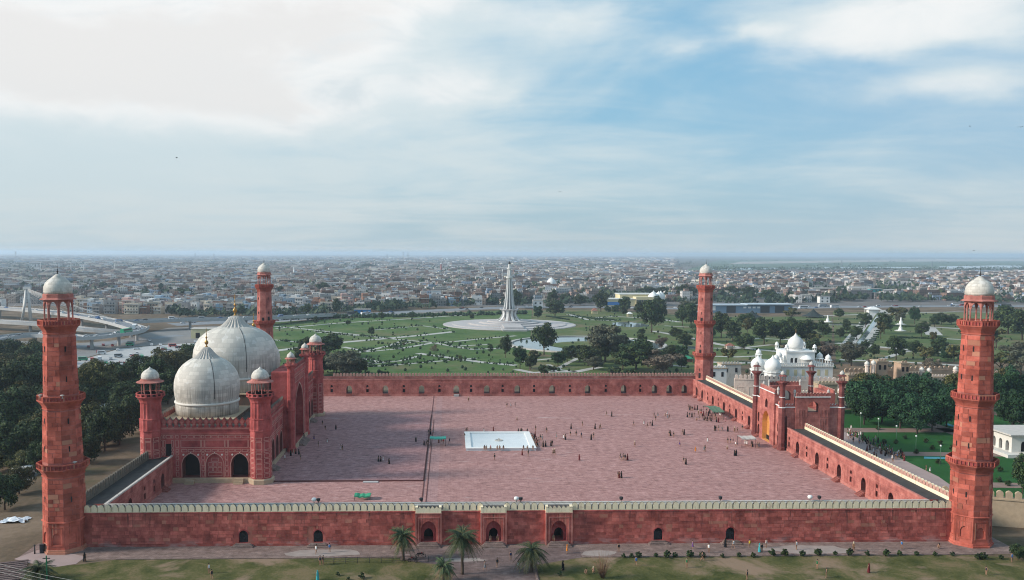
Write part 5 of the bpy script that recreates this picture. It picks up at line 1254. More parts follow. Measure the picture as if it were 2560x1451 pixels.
# formal avenue in the north-east
for x0, x1, wd in ((2186,2112,9),(2212,2160,8)): path('avenue_path', [(x0,776),((x0+x1)/2+2,820),(x1,872)], wd, M_PATH, .09)
path('avenue_canal', [(2199,786),(2170,830),(2138,872)], 3.5, M_WATER, .12)
for pxs, wd in (([(2060,812),(2130,813),(2185,812)], 8), ([(2215,815),(2290,816),(2400,822)], 8), ([(2060,830),(2150,834)], 6), ([(2230,842),(2330,846),(2420,850)], 6), ([(2090,858),(2200,868),(2330,880),(2420,890)], 7), ([(2050,790),(2180,786),(2390,780),(2560,782)], 6), ([(2318,818),(2336,838)], 12), ([(2100,900),(2230,904),(2400,914)], 6), ([(2200,900),(2260,880),(2330,870)], 4)): path('park_path', pxs, wd, M_PATH, .06)
mb = MB()
for i in range(420):
    ln = R.choice(PATHS[:16]); k = R.randrange(len(ln[0])-1); f = R.random(); a, b = ln[0][k], ln[0][k+1]
    P = gp(a[0]+(b[0]-a[0])*f, a[1]+(b[1]-a[1])*f); P.x += R.choice((-1,1))*ln[1]*.75; s = R.uniform(.4,1.1)
    mb.rbox((P.x, P.y, P.z+s*.5), s*.5, s*.5, s*.5, R.uniform(0,3)); mb.lathe([(s*.2,P.z),(s*.75,P.z+s*.5),(s*.6,P.z+s*1.1),(.05,P.z+s*1.6)], 6, P.x+R.uniform(-3,3), P.y+R.uniform(-3,3))
for i in range(700):
    x, y = R.uniform(640,2540), R.uniform(782,935)
    if 1100 < x < 1460 and y < 850: continue
    P = gp(x, y); s = R.uniform(.5,1.3); mb.lathe([(s*.3,P.z),(s*.8,P.z+s*.5),(s*.65,P.z+s*1.2),(.05,P.z+s*1.7)], 6, P.x, P.y)
tag(mb.build('park_shrubs', M_HEDGE), kind='stuff')
mb = MB()      # clipped hedges along paths and the park edge
for i in range(90):
    x = 690+i*7.0; y = 799-(x-690)*.021+R.uniform(-1.5,1.5); P = gp(x, y); s = R.uniform(1.2,2.8); mb.lathe([(s*.5,P.z),(s*1.1,P.z+s*.6),(s*.8,P.z+s*1.4),(.05,P.z+s*1.9)], 7, P.x, P.y)
for pts in ([(2080,812),(2160,812)],[(2220,816),(2300,818)],[(2060,832),(2150,835)],[(2230,844),(2330,848)],[(1370,792),(1420,800)],[(1470,796),(1530,800)],[(2165,800),(2120,862)],[(2215,800),(2175,862)]):
    (a, b), (c, d) = pts
    for k in range(14):
        P = gp(a+(c-a)*k/13, b+(d-b)*k/13); mb.rbox((P.x,P.y,P.z+.5), R.uniform(1.2,2.4), .8, .6, R.uniform(-.2,.2))
tag(mb.build('park_hedges', M_HEDGE), kind='stuff')
# lake with a stone ring and ponds
def disc(name, c, rx, ry, z, mat, n=48, r=None, wob=0):
    mb = MB(); rr = random.Random(int(c.x)); mb.poly([(c.x+rx*math.cos(2*PI*i/n)*(1+rr.uniform(-wob,wob)), c.y+ry*math.sin(2*PI*i/n)*(1+rr.uniform(-wob,wob)), z) for i in range(n)]); return struct(mb.build(name, mat))
c = gp(1467, 862); disc('lake_water', c, 52, 50, c.z+.35, M_WATER)
mb = MB(); mb.lathe([(52,c.z),(52,c.z+.9),(54.5,c.z+.9),(54.5,c.z)], 64, c.x, c.y, cap=False); tag(mb.build('lake_rim_wall', M_PATH), 'low pale ring wall round the lake right of the white tower', 'wall')
disc('lake_island', Vector((c.x+4,c.y-8,0)), 30, 26, c.z+.5, M_PARKN)
c2 = gp(1573, 812); disc('pond_water', c2, 15, 26, c2.z+.12, M_WATER, wob=.14)
c2 = gp(1695, 870); disc('pond_water', c2, 14, 13, c2.z+.12, M_WATER, wob=.18)
for x, y, w_, h in ((1650,868,8,4),(1505,822,5,3)):
    c2 = gp(x, y); disc('pond_water', c2, w_, h, c2.z+.12, M_WATER, wob=.2)

# ------------------------------------------------------------------ tapering white monument tower in the park
P = gp(1273, 812); mp = P.y/FPX
mn = thing('monument_tower', 'tall tapering white tower on a round stepped platform in the park', 'monument', P)
M_MON = simple('white_concrete', (.56,.56,.55), .08, .2, .7); M_MON2 = simple('pale_stone_terrace', (.42,.40,.395), .15, .15, .85)
def H(py): return (812-py)*mp
plats = [(58,0,.5),(50,.5,1.0),(36,1.0,2.0),(26,2.0,3.0),(19,3.0,3.9)]
for r_, z0, z1 in plats:
    mb = MB(); mb.lathe([(r_+.8,z0),(r_+.8,(z0+z1)/2),(r_,(z0+z1)/2),(r_,z1)], 56); mb.build('platform_tier', M_MON2, mn, world=False)
mb = MB(); mb.box(-10,10,-66,-30,.0,1.4); mb.box(-8,8,-58,-24,1.4,2.6); mb.build('front_stair', M_MON2, mn, world=False)
for k in range(10):      # petals flaring out at the bottom and out again at the gallery
    a = 2*PI*k/10; d = Vector((math.cos(a), math.sin(a), 0)); s = Vector((-d.y, d.x, 0)); mb = MB()
    prof = [(12.2,3.6,2.6),(9.0,5.2,2.2),(7.0,7.6,2.0),(6.2,10.0,1.9),(6.6,12.0,2.1),(8.2,13.4,2.4),(10.2,14.1,1.6)]
    for (r0,z0,w0),(r1,z1,w1) in zip(prof, prof[1:]):
        v = []
        for r_, z_, w_ in ((r0,z0,w0),(r1,z1,w1)):
            for q, off in ((-1,0),(1,0),(1,.7),(-1,.7)): v.append(d*(r_-off)+s*q*w_*.5+Vector((0,0,z_-(off*.4))))
        mb.add(v, [(0,1,5,4),(1,2,6,5),(2,3,7,6),(3,0,4,7)])
    mb.build('petal', M_MON, mn, world=False)
mb = MB(); mb.lathe([(5.6,3.9),(5.0,8),(5.6,12.6),(8.4,13.2),(8.4,13.7),(4.6,13.8)], 20); mb.build('base_core', M_MON2, mn, world=False)
for k in range(10):
    a = 2*PI*(k+.5)/10; d = Vector((math.cos(a), math.sin(a), 0)); s = Vector((-d.y, d.x, 0)); mb = MB()
    prof = [(5.4,13.4,.95),(4.5,18,.85),(3.7,25,.75),(3.0,32,.68),(2.6,38,.62),(2.35,43.5,.6)]
    for (r0,z0,w0),(r1,z1,w1) in zip(prof, prof[1:]):
        v = []
        for r_, z_, w_ in ((r0,z0,w0),(r1,z1,w1)):
            for q, off in ((-1,0),(1,0),(1,1.1),(-1,1.1)): v.append(d*(r_-off)+s*q*w_*.5+Vector((0,0,z_)))
        mb.add(v, [(0,1,5,4),(1,2,6,5),(2,3,7,6),(3,0,4,7)])
    mb.build('rib', M_MON, mn, world=False)
mb = MB(); mb.lathe([(4.0,13.7),(2.9,22),(2.1,32),(1.6,43.5)], 20); mb.build('shaft_core', simple('shaded_core', (.20,.205,.21), .1, .3), mn, world=False)
zr = H(694); zr2 = H(672)
mb = MB(); mb.lathe([(2.2,zr-1),(3.1,zr-.3),(3.1,zr+.8),(2.4,zr+1),(1.9,zr+1)], 20); mb.build('gallery', M_MON, mn, world=False)
mb = MB(); mb.lathe([(1.85,43.0),(1.7,zr2)], 16, flute=.18); mb.lathe([(1.6,zr2-.4),(2.4,zr2),(2.4,zr2+.8),(1.2,zr2+1)], 16); mb.lathe([(1.15,zr2+1),(1.0,H(660))], 12, flute=.12); mb.build('upper_shaft', M_MON, mn, world=False)
mb = MB(); mb.lathe([(1.05,H(660)),(1.15,H(659)),(1.0,H(657)),(.5,H(655)),(.1,H(653)),(0,H(651))], 12, smooth=True); mb.build('cupola', M_IRON, mn, world=False)
# ------------------------------------------------------------------ roads and flyovers to the north-west
HWY = [(430,812),(560,806),(700,800),(850,790),(1000,781),(1150,774),(1300,768),(1500,768),(1700,772),(1900,772),(2100,768),(2350,766),(2600,766)]
path('ring_road', HWY, 30, M_ASPH, .03)
path('ring_road_verge', [(x, y+4.5) for x, y in HWY[1:6]], 5, M_CONC, .05)
mb = MB(); strip_mb(mb, [gp(x, y) for x, y in HWY], 2.0, .0); 

struct(mb.build('road_median', M_CONC))

sheet('car_park', [(190,905),(300,872),(470,858),(640,852),(660,880),(480,905),(330,935),(195,945)], M_CONC, .04)
sheet('bazaar_ground', [(0,940),(0,850),(180,860),(300,850),(420,820),(640,812),(640,850),(470,857),(300,870),(180,905)], simple('grey_dust', (.20,.195,.19), .3, .06, world=True), .03)
path('west_road', [(150,960),(330,905),(480,880),(640,858)], 8, M_ASPH, .07)
path('lower_road', [(-60,905),(60,888),(190,868),(330,852),(450,838)], 12, M_ASPH, .06)
def deck(name, label, pxs, zs, width, piers=True):
    """an elevated road: deck slab with parapets on piers"""
    pts = []
    for (x, y), z in zip(pxs, zs): pts.append(at_z(x, y, z))
    fine = []
    for i in range(len(pts)-1):
        p0, p1, p2, p3 = pts[max(i-1,0)], pts[i], pts[i+1], pts[min(i+2,len(pts)-1)]
        for k in range(5):
            t = k/5; fine.append(.5*((2*p1)+(p2-p0)*t+(2*p0-5*p1+4*p2-p3)*t*t+(3*p1-p0-3*p2+p3)*t**3))
    fine.append(pts[-1])
    P0 = fine[len(fine)//2]; t = thing('flyover', label, 'flyover', (P0.x, P0.y, terrain(P0.x,P0.y)))
    def side(i):
        d = fine[min(i+1,len(fine)-1)]-fine[max(i-1,0)]; d.z = 0; d.normalize(); return Vector((-d.y, d.x, 0))
    def ribbon(nm, o0, o1, z0, z1, mat):
        mb = MB()
        for i in range(len(fine)-1):
            v = []
            for j in (i, i+1):
                n = side(j); p = fine[j]
                for o_, z_ in ((o0,z0),(o1,z0),(o1,z1),(o0,z1)): v.append(p+n*o_+Vector((0,0,z_)))
            mb.add(v, [(0,1,5,4),(1,2,6,5),(2,3,7,6),(3,0,4,7)]); 
        mb.build(nm, mat, t)
    ribbon('deck', -width/2, width/2, -1.3, 0, M_CONC); ribbon('road_surface', -width/2+.8, width/2-.8, .01, .03, M_ASPH)
    ribbon('parapet', -width/2, -width/2+.35, .03, 1.0, M_CONC); ribbon('parapet', width/2-.35, width/2, .03, 1.0, M_CONC)
    if piers:
        for i in range(2, len(fine)-1, 5):
            p = fine[i]; g0 = terrain(p.x, p.y)
            if p.z-g0 > 3: mb = MB(); mb.lathe([(1.1,g0),(1.1,p.z-2.2),(2.6,p.z-1.3)], 10, p.x, p.y); mb.build('pier', M_CONC, t)
    return fine
fl1 = deck('flyover', 'curving flyover deck crossing behind the near left minaret', [(-80,862),(0,846),(60,838),(130,838),(200,844),(270,838),(330,829),(350,818)], [0,0,0,0,0,0,0,0], 13)
fl2 = deck('flyover', 'cable-stayed bridge deck running up to the left from the end of the curving flyover', [(346,822),(290,806),(230,794),(160,784),(60,774),(-80,766)], [0,.5,1,1.5,2,2], 13)
fl3 = deck('flyover', 'long straight elevated road behind the domes', [(290,806),(420,800),(560,797),(700,793),(850,786)], [0,0,-.5,-2,-6], 16)
fl4 = deck('flyover', 'second elevated road beneath the tall bridge pylon', [(-80,800),(40,806),(120,812),(200,822),(300,830)], [-1,-1,-2,-3,-5], 11)
# pylon of the cable-stayed bridge
P = gp(66, 812); hp = (812-722)*P.y/FPX
py_ = thing('bridge_pylon', 'leaning white bridge pylon with fans of stay cables left of the near minaret', 'bridge pylon', P)
mb = MB()
for s in (-1, 1): mb.tube([(s*3.4,s*1.5,0),(s*1.6+1.0,s*.6,hp*.6),(s*.9+1.6,0,hp)], [1.6,1.25,.9], 8)
mb.build('leg', M_MON, py_, world=False)
mb = MB(); mb.box(-1.5,4.8,-1.2,1.2,hp-1.0,hp+1.2); mb.build('head', M_MON, py_, world=False)
for k in range(9):
    for s in (0, 1):
        q = fl2[int((2+k*2.0) if s == 0 else (len(fl2)-2-k))] if len(fl2) > 24 else fl2[min(len(fl2)-1, k*2+s)]
        mb = MB(); mb.tube([P+Vector((1.6,0,hp-.3-k*.5)), q+Vector((0,0,.8))], .11, 4); mb.build('stay_cable', M_MON, py_)
P2 = gp(165, 815)
# ------------------------------------------------------------------ vehicles
def car_meshes():
    D = {}
    prof = [(-2.1,.35),(-2.15,.75),(-1.75,.88),(-1.2,.92),(-.75,1.42),(.75,1.45),(1.35,.98),(2.0,.85),(2.12,.6),(2.1,.35)]
    mb = MB(); n = len(prof)
    mb.add([(x,-.82,z) for x, z in prof]+[(x,.82,z) for x, z in prof], [list(range(n)), list(range(2*n-1,n-1,-1))]+[[i,(i+1)%n,n+(i+1)%n,n+i] for i in range(n)]); D['body'] = mb
    mb = MB(); gl = [(-1.08,.95),(-.68,1.36),(.70,1.38),(1.2,.98)]
    for y in (-.835,.835): mb.poly([(x,y,z) for x, z in gl])
    mb.poly([(1.39,-.7,.97),(.80,-.7,1.43),(.80,.7,1.43),(1.39,.7,.97)]); mb.poly([(-1.24,-.7,.94),(-.8,-.7,1.40),(-.8,.7,1.40),(-1.24,.7,.94)]); D['glass'] = mb.mesh('window', [M_GLASS])
    mb = MB(); v = [(.33*math.cos(2*PI*i/10), .33*math.sin(2*PI*i/10)) for i in range(10)]
    mb.add([(a,-.1,b) for a, b in v]+[(a,.1,b) for a, b in v], [list(range(10)), list(range(19,9,-1))]+[[i,(i+1)%10,10+(i+1)%10,10+i] for i in range(10)]); D['wheel'] = mb.mesh('wheel', [M_TYRE])
    return D
CM = car_meshes(); CB = {k: CM['body'].mesh('body', [m]) for k, m in M_CARS.items()}
VAN = {}
def van_mesh(col, L=5.2, H_=2.3, W=1.9):
    k = (col, L)
    if k not in VAN:
        mb = MB(); prof = [(-L/2,.45),(-L/2,H_),(L/2-.9,H_),(L/2-.25,H_*.58),(L/2,H_*.5),(L/2,.45)]; n = len(prof)
        mb.add([(x,-W/2,z) for x, z in prof]+[(x,W/2,z) for x, z in prof], [list(range(n)), list(range(2*n-1,n-1,-1))]+[[i,(i+1)%n,n+(i+1)%n,n+i] for i in range(n)])
        g_ = MB()
        for y in (-W/2-.012, W/2+.012): g_.poly([(-L/2+.2,y,H_*.58),(L/2-1.0,y,H_*.58),(L/2-1.2,y,H_*.88),(-L/2+.2,y,H_*.88)])
        g_.poly([(L/2-.235,-W/2+.1,H_*.6),(L/2-.88,-W/2+.1,H_*.96),(L/2-.88,W/2-.1,H_*.96),(L/2-.235,W/2-.1,H_*.6)])
        VAN[k] = (mb.mesh('body', [M_CARS[col]]), g_.mesh('window', [M_GLASS]))
    return VAN[k]
CARS = []
def car(P, rz, col, zone, typ='car'): CARS.append((Vector(P), rz, col, zone, typ))
def build_cars():
    by = {}
    for c_ in CARS: by.setdefault((c_[3], c_[2], c_[4]), []).append(c_)
    for (zone, col, typ), lst in by.items():
        lst.sort(key=lambda c_: to_px(c_[0])[0])
        for i, (P, rz, _, _, _) in enumerate(lst):
            t = thing({'car':'car','van':'van','bus':'bus'}[typ], '%s %s %s' % (col, typ, zone)+(', %s from the left' % ordinal(i+1) if len(lst) > 1 else ''), typ, P, rz, 'vehicles '+zone)
            if typ == 'car': obj('body', CB[col], t); obj('window', CM['glass'], t); wh = ((-1.3,-.78),(1.3,-.78),(-1.3,.78),(1.3,.78)); ws = 1
            else:
                L = 5.2 if typ == 'van' else 11.5; b_, g_ = van_mesh(col, L, 2.3 if typ == 'van' else 3.2, 1.9 if typ == 'van' else 2.5); obj('body', b_, t); obj('window', g_, t); ws = 1.1 if typ == 'van' else 1.5; yy = .9 if typ == 'van' else 1.2; wh = ((-L*.3,-yy),(L*.32,-yy),(-L*.3,yy),(L*.32,yy))
            for x, y in wh: obj('wheel', CM['wheel'], t, (x, y, .33*ws), None, ws)
def on_line(fine, f, off):
    k = f*(len(fine)-1); i = min(int(k), len(fine)-2); p = fine[i].lerp(fine[i+1], k-i); d = fine[i+1]-fine[i]; a = math.atan2(d.y, d.x); return p+Vector((-math.sin(a)*off, math.cos(a)*off, .05)), a
for fl, nm, n in ((fl1,'on the curving flyover',16),(fl2,'on the cable-stayed bridge deck',16),(fl3,'on the long elevated road',14)):
    for k in range(n):
        p, a = on_line(fl, (k+R.uniform(.1,.9))/n, R.choice((-3.8,-1.2,1.6,4.0))); car(p, a+(PI if R.random() < .5 else 0), R.choice(('white','white','silver','dark','white','blue')), nm, R.choice(('car','car','car','van')))
p, a = on_line(fl1, .80, -2); car(p, a, 'green', 'on the curving flyover beside the minaret', 'bus')
p, a = on_line(fl1, .93, 2); car(p, a, 'white', 'at the tip of the curving flyover', 'bus')
hw = [gp(x, y) for x, y in HWY]
for k in range(70):
    p, a = on_line(hw, R.uniform(.02,.98), R.choice((-11,-7,-3.5,4,7.5,11))); car(p, a+(PI if R.random() < .5 else 0), R.choice(('white','white','silver','dark','red','blue')), 'on the ring road beyond the park', R.choice(('car','car','car','van','bus')))
for k in range(110):
    x = R.uniform(200, 640); y = R.uniform(862, 925)-(x-200)*.055
    P = gp(x, y); car((P.x,P.y,P.z+.06), R.choice((.4,.45,1.9,2.0)), R.choice(('white','white','white','silver','dark','red','green')), 'in the crowded car park behind the trees', R.choice(('car','car','car','van')))
for x, y, c_, z in ((62,1190,'white','parked under the trees left of the near minaret'),(310,1055,'white','half hidden among the trees left of the hall'),(335,1048,'silver','half hidden among the trees left of the hall')):
    P = gp(x, y); car((P.x,P.y,P.z+.02), .9, c_, z, 'van' if x < 100 else 'car')
build_cars()
path('back_lane', [(20,1235),(60,1200),(110,1160),(160,1120)], 5, M_ASPH, .05)

# ------------------------------------------------------------------ the city
FRONT = [(-400,778),(0,778),(300,787),(700,789),(1000,770),(1300,761),(1500,757),(1700,756),(2000,758),(2150,748),(2350,752),(2560,756),(3000,758)]
def front_y(px):
    for (x0,y0),(x1,y1) in zip(FRONT, FRONT[1:]):
        if x0 <= px <= x1: return y0+(y1-y0)*(px-x0)/(x1-x0)
    return 758
RES = [(1490,1670,735,772),(1770,1990,745,785),(1360,1400,715,730),(0,180,760,800),(2010,2130,712,745),(2160,2300,715,745)]
def house_mesh(seed):
    r = random.Random(seed); w_, d_, h = 1.0, 1.0, 1.0
    W_, D_, H_ = r.uniform(6,15), r.uniform(7,13), r.choice((4.0,4.4,6.4,6.8,7.2,9.8,10.2,13))
    mb = MB(); mb.box(-W_/2,W_/2,-D_/2,D_/2,-.5,H_)
    for x0, x1, y0, y1 in ((-W_/2,W_/2,-D_/2,-D_/2+.25),(-W_/2,W_/2,D_/2-.25,D_/2),(-W_/2,-W_/2+.25,-D_/2+.25,D_/2-.25),(W_/2-.25,W_/2,-D_/2+.25,D_/2-.25)): mb.box(x0,x1,y0,y1,H_+.005,H_+r.choice((.9,1.2)))
    if r.random() < .5 and H_ > 6:
        mb.box(-W_/2, -W_/2+W_*r.uniform(.35,.6), -D_/2+.3, D_/2-.3, H_+.01, H_+3.0)
    body = mb
    mb = MB(); fl = int(H_//3.1); nw_ = max(2, int(W_//2.6))
    for f in range(fl):
        for k in range(nw_):
            if r.random() < .15: continue
            u = -W_/2+(k+.5)*W_/nw_; z = .9+f*3.1; mb.box(u-.55,u+.55,-D_/2-.04,-D_/2+.02,z,z+1.5)
        if r.random() < .5:
            for k in range(max(2, int(D_//2.8))):
                v = -D_/2+(k+.5)*D_/max(2, int(D_//2.8)); z = .9+f*3.1; mb.box(-W_/2-.04,-W_/2+.02,v-.5,v+.5,z,z+1.4)
    win_ = mb.mesh('window', [M_GLASS])
    mb = MB()
    for f in range(1, fl+1):
        if r.random() < .6: mb.box(-W_/2-.1, W_/2+.1, -D_/2-1.1, -D_/2, f*3.1-.15, f*3.1+.02); mb.box(-W_/2-.1, W_/2+.1, -D_/2-1.1, -D_/2-1.0, f*3.1+.02, f*3.1+.85)
    if not mb.v: mb.box(-W_/2-.1, W_/2+.1, -D_/2-.4, -D_/2, H_-.3, H_-.1)
    bal = mb.mesh('balcony', [M_SLAB])
    mb = MB(); sx = r.uniform(-.3,.3)*W_; mb.box(sx-1.6, sx+1.6, D_/2-4.2, D_/2-.5, H_+.02, H_+2.6); mb.box(sx-1.8, sx+1.8, D_/2-4.4, D_/2-.3, H_+2.6, H_+2.75); st = mb.mesh('stair_tower', [M_SLAB])
    mb = MB(); mb.lathe([(.7,H_+1.0),(.7,H_+2.3),(.2,H_+2.5)], 8, -sx, -D_/4); mb.box(-sx-.6,-sx+.6,-D_/4-.6,-D_/4+.6,H_,H_+1.0); tk = mb.mesh('water_tank', [M_TANK])
    return body, win_, bal, st, tk, H_, W_
HT = [house_mesh(500+i) for i in range(22)]; HBODY = {}
def house_body(i, col):
    if (i, col) not in HBODY: HBODY[(i, col)] = HT[i][0].mesh('wall', [M_HOUSE[col]])
    return HBODY[(i, col)]
rows = []; stuffb = MB()
def cbox(x, y, w_, d_, z0, h, a): stuffb.rbox((x, y, z0+h/2-.3), w_/2, d_/2, h/2+.3, a)
d = 0.0; row = 0; far_limit = 13000; indiv = []
while True:
    base = 880+d
    if base > far_limit: break
    sp = 13.5*(max(1, base/1050))**1.15; wd = 12.0*(max(1, base/1050))**.62
    x = -0.64*base-120
    while x < .70*base+160:
        xx = x+R.uniform(-.25,.25)*wd; yy = base+R.uniform(-.3,.3)*sp; x += wd*R.uniform(.85,1.25)
        P = Vector((xx, yy, terrain(xx, yy))); q = to_px(P)
        if q[1] > front_y(q[0])-1: continue
        if q[0] < -60 or q[0] > 2620: continue
        if any(a < q[0] < b and c_ < q[1] < e for a, b, c_, e in RES): continue
        if q[0] > 1690 and q[1] < 690-(max(0, q[0]-2100))*.018+R.uniform(-1.5,1.5)-(4 if q[0] < 1800 else 0): continue      # flood plain of the river
        if q[0] < 420 and R.random() < .35*(1-q[0]/420)+.1: continue
        if q[1] < 672 and R.random() < .35: continue
        if R.random() < .06: continue
        if len(indiv) < 330 and yy < 1120: indiv.append((P, q))
        else:
            w0 = wd*R.choice((.55,.7,.8,.9,1.0,1.15,1.15,1.9,2.4)); d0 = sp*R.uniform(.5,.9); h = R.choice((3.6,4,6.5,7,7.2,9.6,10,13))*R.uniform(.9,1.1)*(1 if base < 3000 else .9)
            a = R.choice((0,.1,-.12,.25)); cbox(P.x, P.y, w0, d0, P.z, h, a)
            if base < 2600: cbox(P.x+R.uniform(-.25,.25)*w0, P.y+d0*.2, w0*.35, d0*.35, P.z+h, 2.6, a)
            if base < 2000 and R.random() < .5: cbox(P.x+R.uniform(-.2,.2)*w0, P.y-d0*.1, w0*.55, d0*.6, P.z+h, 3.0, a)
    d += sp; row += 1
indiv.sort(key=lambda t: (t[0]-CAMP).length)
for P, q in indiv[300:]: cbox(P.x, P.y, 11, 9, P.z, 7, 0)
tag(stuffb.build('far_city', M_CITY), kind='stuff')
lab = {}
for P, q in indiv[:300]:
    col = R.choices(list(M_HOUSE), (5,5,4,4,2,2))[0]; i = R.randrange(len(HT)); st = 'low' if HT[i][5] < 5 else 'two-storey' if HT[i][5] < 8 else 'three-storey' if HT[i][5] < 11 else 'four-storey'
    seg = 'behind the flyover' if q[0] < 420 else 'behind the domes' if q[0] < 760 else 'left of the white tower' if q[0] < 1260 else 'right of the white tower' if q[0] < 1740 else 'behind the far right minaret' if q[0] < 2080 else 'beyond the gardens'
    lab.setdefault((st, col, seg), []).append((q[0], P, i))
for (st, col, seg), lst in lab.items():
    lst.sort(key=lambda t: t[0])
    for k, (qx, P, i) in enumerate(lst):
        t = thing('house', '%s %s house %s' % (st, col, seg)+(', %s from the left' % ordinal(k+1) if len(lst) > 1 else ''), 'house', P, R.choice((0,0,.08,-.1,.2)), 'city houses nearest the park')
        obj('wall', house_body(i, col), t); tag(obj('window', HT[i][1], t), kind='stuff'); obj('balcony', HT[i][2], t); obj('stair_tower', HT[i][3], t)
        if R.random() < .5: obj('water_tank', HT[i][4], t)
# trees among the houses
TREES.clear()
for a in [(805,742,40,34,'dark'),(842,786,20,38,'dark'),(767,786,20,24,'dark'),(455,752,46,30,'dark'),(490,758,40,22,'dark'),(700,745,22,28,'dark'),(735,757,34,22,'brown'),(1110,728,40,18,'dark'),(1190,730,34,14,'dark'),(1225,706,40,18,'brown'),(1380,766,30,40,'dark'),(1412,760,28,24,'dark'),(1450,764,40,26,'dark'),(1400,738,18,18,'dark'),(1620,742,50,24,'dark'),(1715,752,56,40,'dark'),(1655,738,30,20,'dark'),(1690,742,40,24,'grey'),(1830,742,40,26,'dark'),(1870,748,40,30,'dark'),(1920,752,44,28,'dark'),(1955,730,30,18,'dark'),
          (190,712,30,10,'dark'),(920,672,40,12,'dark'),(980,676,30,10,'dark'),(700,686,36,10,'dark'),(1060,736,34,18,'dark'),(960,722,30,14,'dark'),(880,690,30,10,'dark'),(1290,770,30,44,'dark'),(560,742,26,14,'brown'),(650,770,24,18,'dark'),(1330,700,26,9,'dark'),(1480,690,30,9,'dark'),(2440,752,30,18,'dark'),(2210,690,30,10,'dark'),(2500,720,30,14,'dark'),(2320,716,26,12,'dark'),(2060,700,24,10,'dark')]: tree(*a, 'among the city houses')
build_trees()
mb = MB()
def far_clump(P, r_, h, n):
    for i in range(n):
        p = Vector((R.gauss(0,.45)*r_, R.gauss(0,.45)*r_, h*(.35+abs(R.gauss(0,.3))))); s = h*R.uniform(.18,.34)
        nn = Vector((R.uniform(-1,1), R.uniform(-1.2,.3), R.uniform(0,1))).normalized(); a = nn.orthogonal().normalized(); b = nn.cross(a); mb.add([P+p-a*s-b*s*.6, P+p+a*s-b*s*.5, P+p+a*s*.8+b*s*.6, P+p-a*s*.7+b*s*.7], [(0,1,2,3)])
for i in range(1300):
    x, y = R.uniform(-40,2600), 644+R.random()**1.25*112
    if x > 1690 and y < 690 and R.random() < .6: continue
    P = gp(x, y); far_clump(P, R.uniform(5,22)*P.y/1500, R.uniform(7,14), 20)
for i in range(230):
    x = R.uniform(430,2600); y = front_y(x)+R.uniform(-3,7)-(2 if x > 1000 else 0); P = gp(x, y); far_clump(P, R.uniform(4,11), R.uniform(4,10), 26)
for i in range(340):
    x, y = R.uniform(-40,1700), R.uniform(652,682); P = gp(x, y); far_clump(P, R.uniform(30,90), R.uniform(9,15), 16)
for i in range(200):
    x = R.uniform(1760,2600); P = gp(x, R.uniform(671,678)); far_clump(P, R.uniform(15,40), R.uniform(6,11), 14)
tag(mb.build('far_woods', leaves('far_leaf', (.020,.040,.024), (.032,.055,.030), (.05,.07,.036))), kind='stuff')
# river and flood plain
def far_sheet(name, pxs, mat, z): 
    mb = MB(); mb.poly([tuple(at_z(x, y, z)) for x, y in pxs]); struct(mb.build(name, mat))
M_RIV = simple('river_water', (.40,.45,.48), .08, .002, .25, .5, world=True); M_SAND = simple('river_sand', (.34,.30,.27), .15, .003, world=True); M_FIELD = simple('field_green', (.085,.125,.075), .3, .004, world=True)
far_sheet('flood_plain', [(1700,680),(2000,672),(2600,672),(2600,650),(1800,650)], M_FIELD, -7.97)
far_sheet('river', [(1760,676),(2000,672),(2300,670),(2330,668),(2100,668.5),(1900,670.5),(1750,674)], M_RIV, -7.9)
far_sheet('river', [(2340,672),(2480,671.5),(2620,670),(2620,666),(2500,664),(2350,666.5)], M_RIV, -7.9)
far_sheet('sand_bank', [(1820,661),(2200,655),(2600,653),(2600,648),(2250,649),(1850,655)], M_SAND, -7.9)
far_sheet('far_field', [(1900,669),(2350,664),(2320,659),(2000,661)], M_FIELD, -7.85)
# masts and pylons
def mast(px, y0, y1, label, nm='mast', r_=.35, mat=None, lattice=False, cat='mast', grp=None):
    P = gp(px, y0); h = (y0-y1)*P.y/FPX; t = thing(nm, label, cat, P, 0, grp)
    mb = MB(); 
    if lattice:
        w_ = h*.09
        for sx in (-1,1):
            for sy in (-1,1): mb.tube([(sx*w_,sy*w_,0),(sx*w_*.25,sy*w_*.25,h*.7),(0,0,h)], r_, 3)
        for k in range(5): z = h*(.1+.14*k); q = w_*(1-.75*z/(h*.7)); mb.box(-q,q,-q,q,z,z+r_)
    else: mb.tube([(0,0,0),(0,0,h)], [r_*1.4,r_*.8], 6)
    mb.build('pole', mat or M_MON, t, world=False)
    mb = MB()
    if lattice:
        for z in (.72,.82,.92): mb.box(-h*.13,h*.13,-r_,r_,h*z,h*z+r_*1.5)
        mb.build('cross_arm', mat or M_CONC, t, world=False)
    else: mb.box(-1.6,1.6,-.4,.4,h-.6,h+.4); mb.build('head', mat or M_MON, t, world=False)
for i, (x, y0, y1) in enumerate(((102,686,657),(178,684,660),(209,686,661),(287,684,660))): mast(x, y0, y1, 'pale floodlight mast far off at the left, %s from the left edge' % ordinal(i+1), 'floodlight_mast', .8, None, False, 'mast', 'floodlight masts at the left')
for i, (x, y0, y1) in enumerate(((488,652,632),(535,652,634),(968,656,636),(1008,658,630),(1020,660,631),(1232,654,640),(1770,662,648),(2104,668,650),(2330,668,652),(40,652,628))): mast(x, y0, y1, 'lattice power pylon on the skyline, %s from the left' % ordinal(i+1), 'power_pylon', .55, simple('grey_steel', (.22,.24,.26), .1, 1), True, 'pylon', 'power pylons on the skyline')
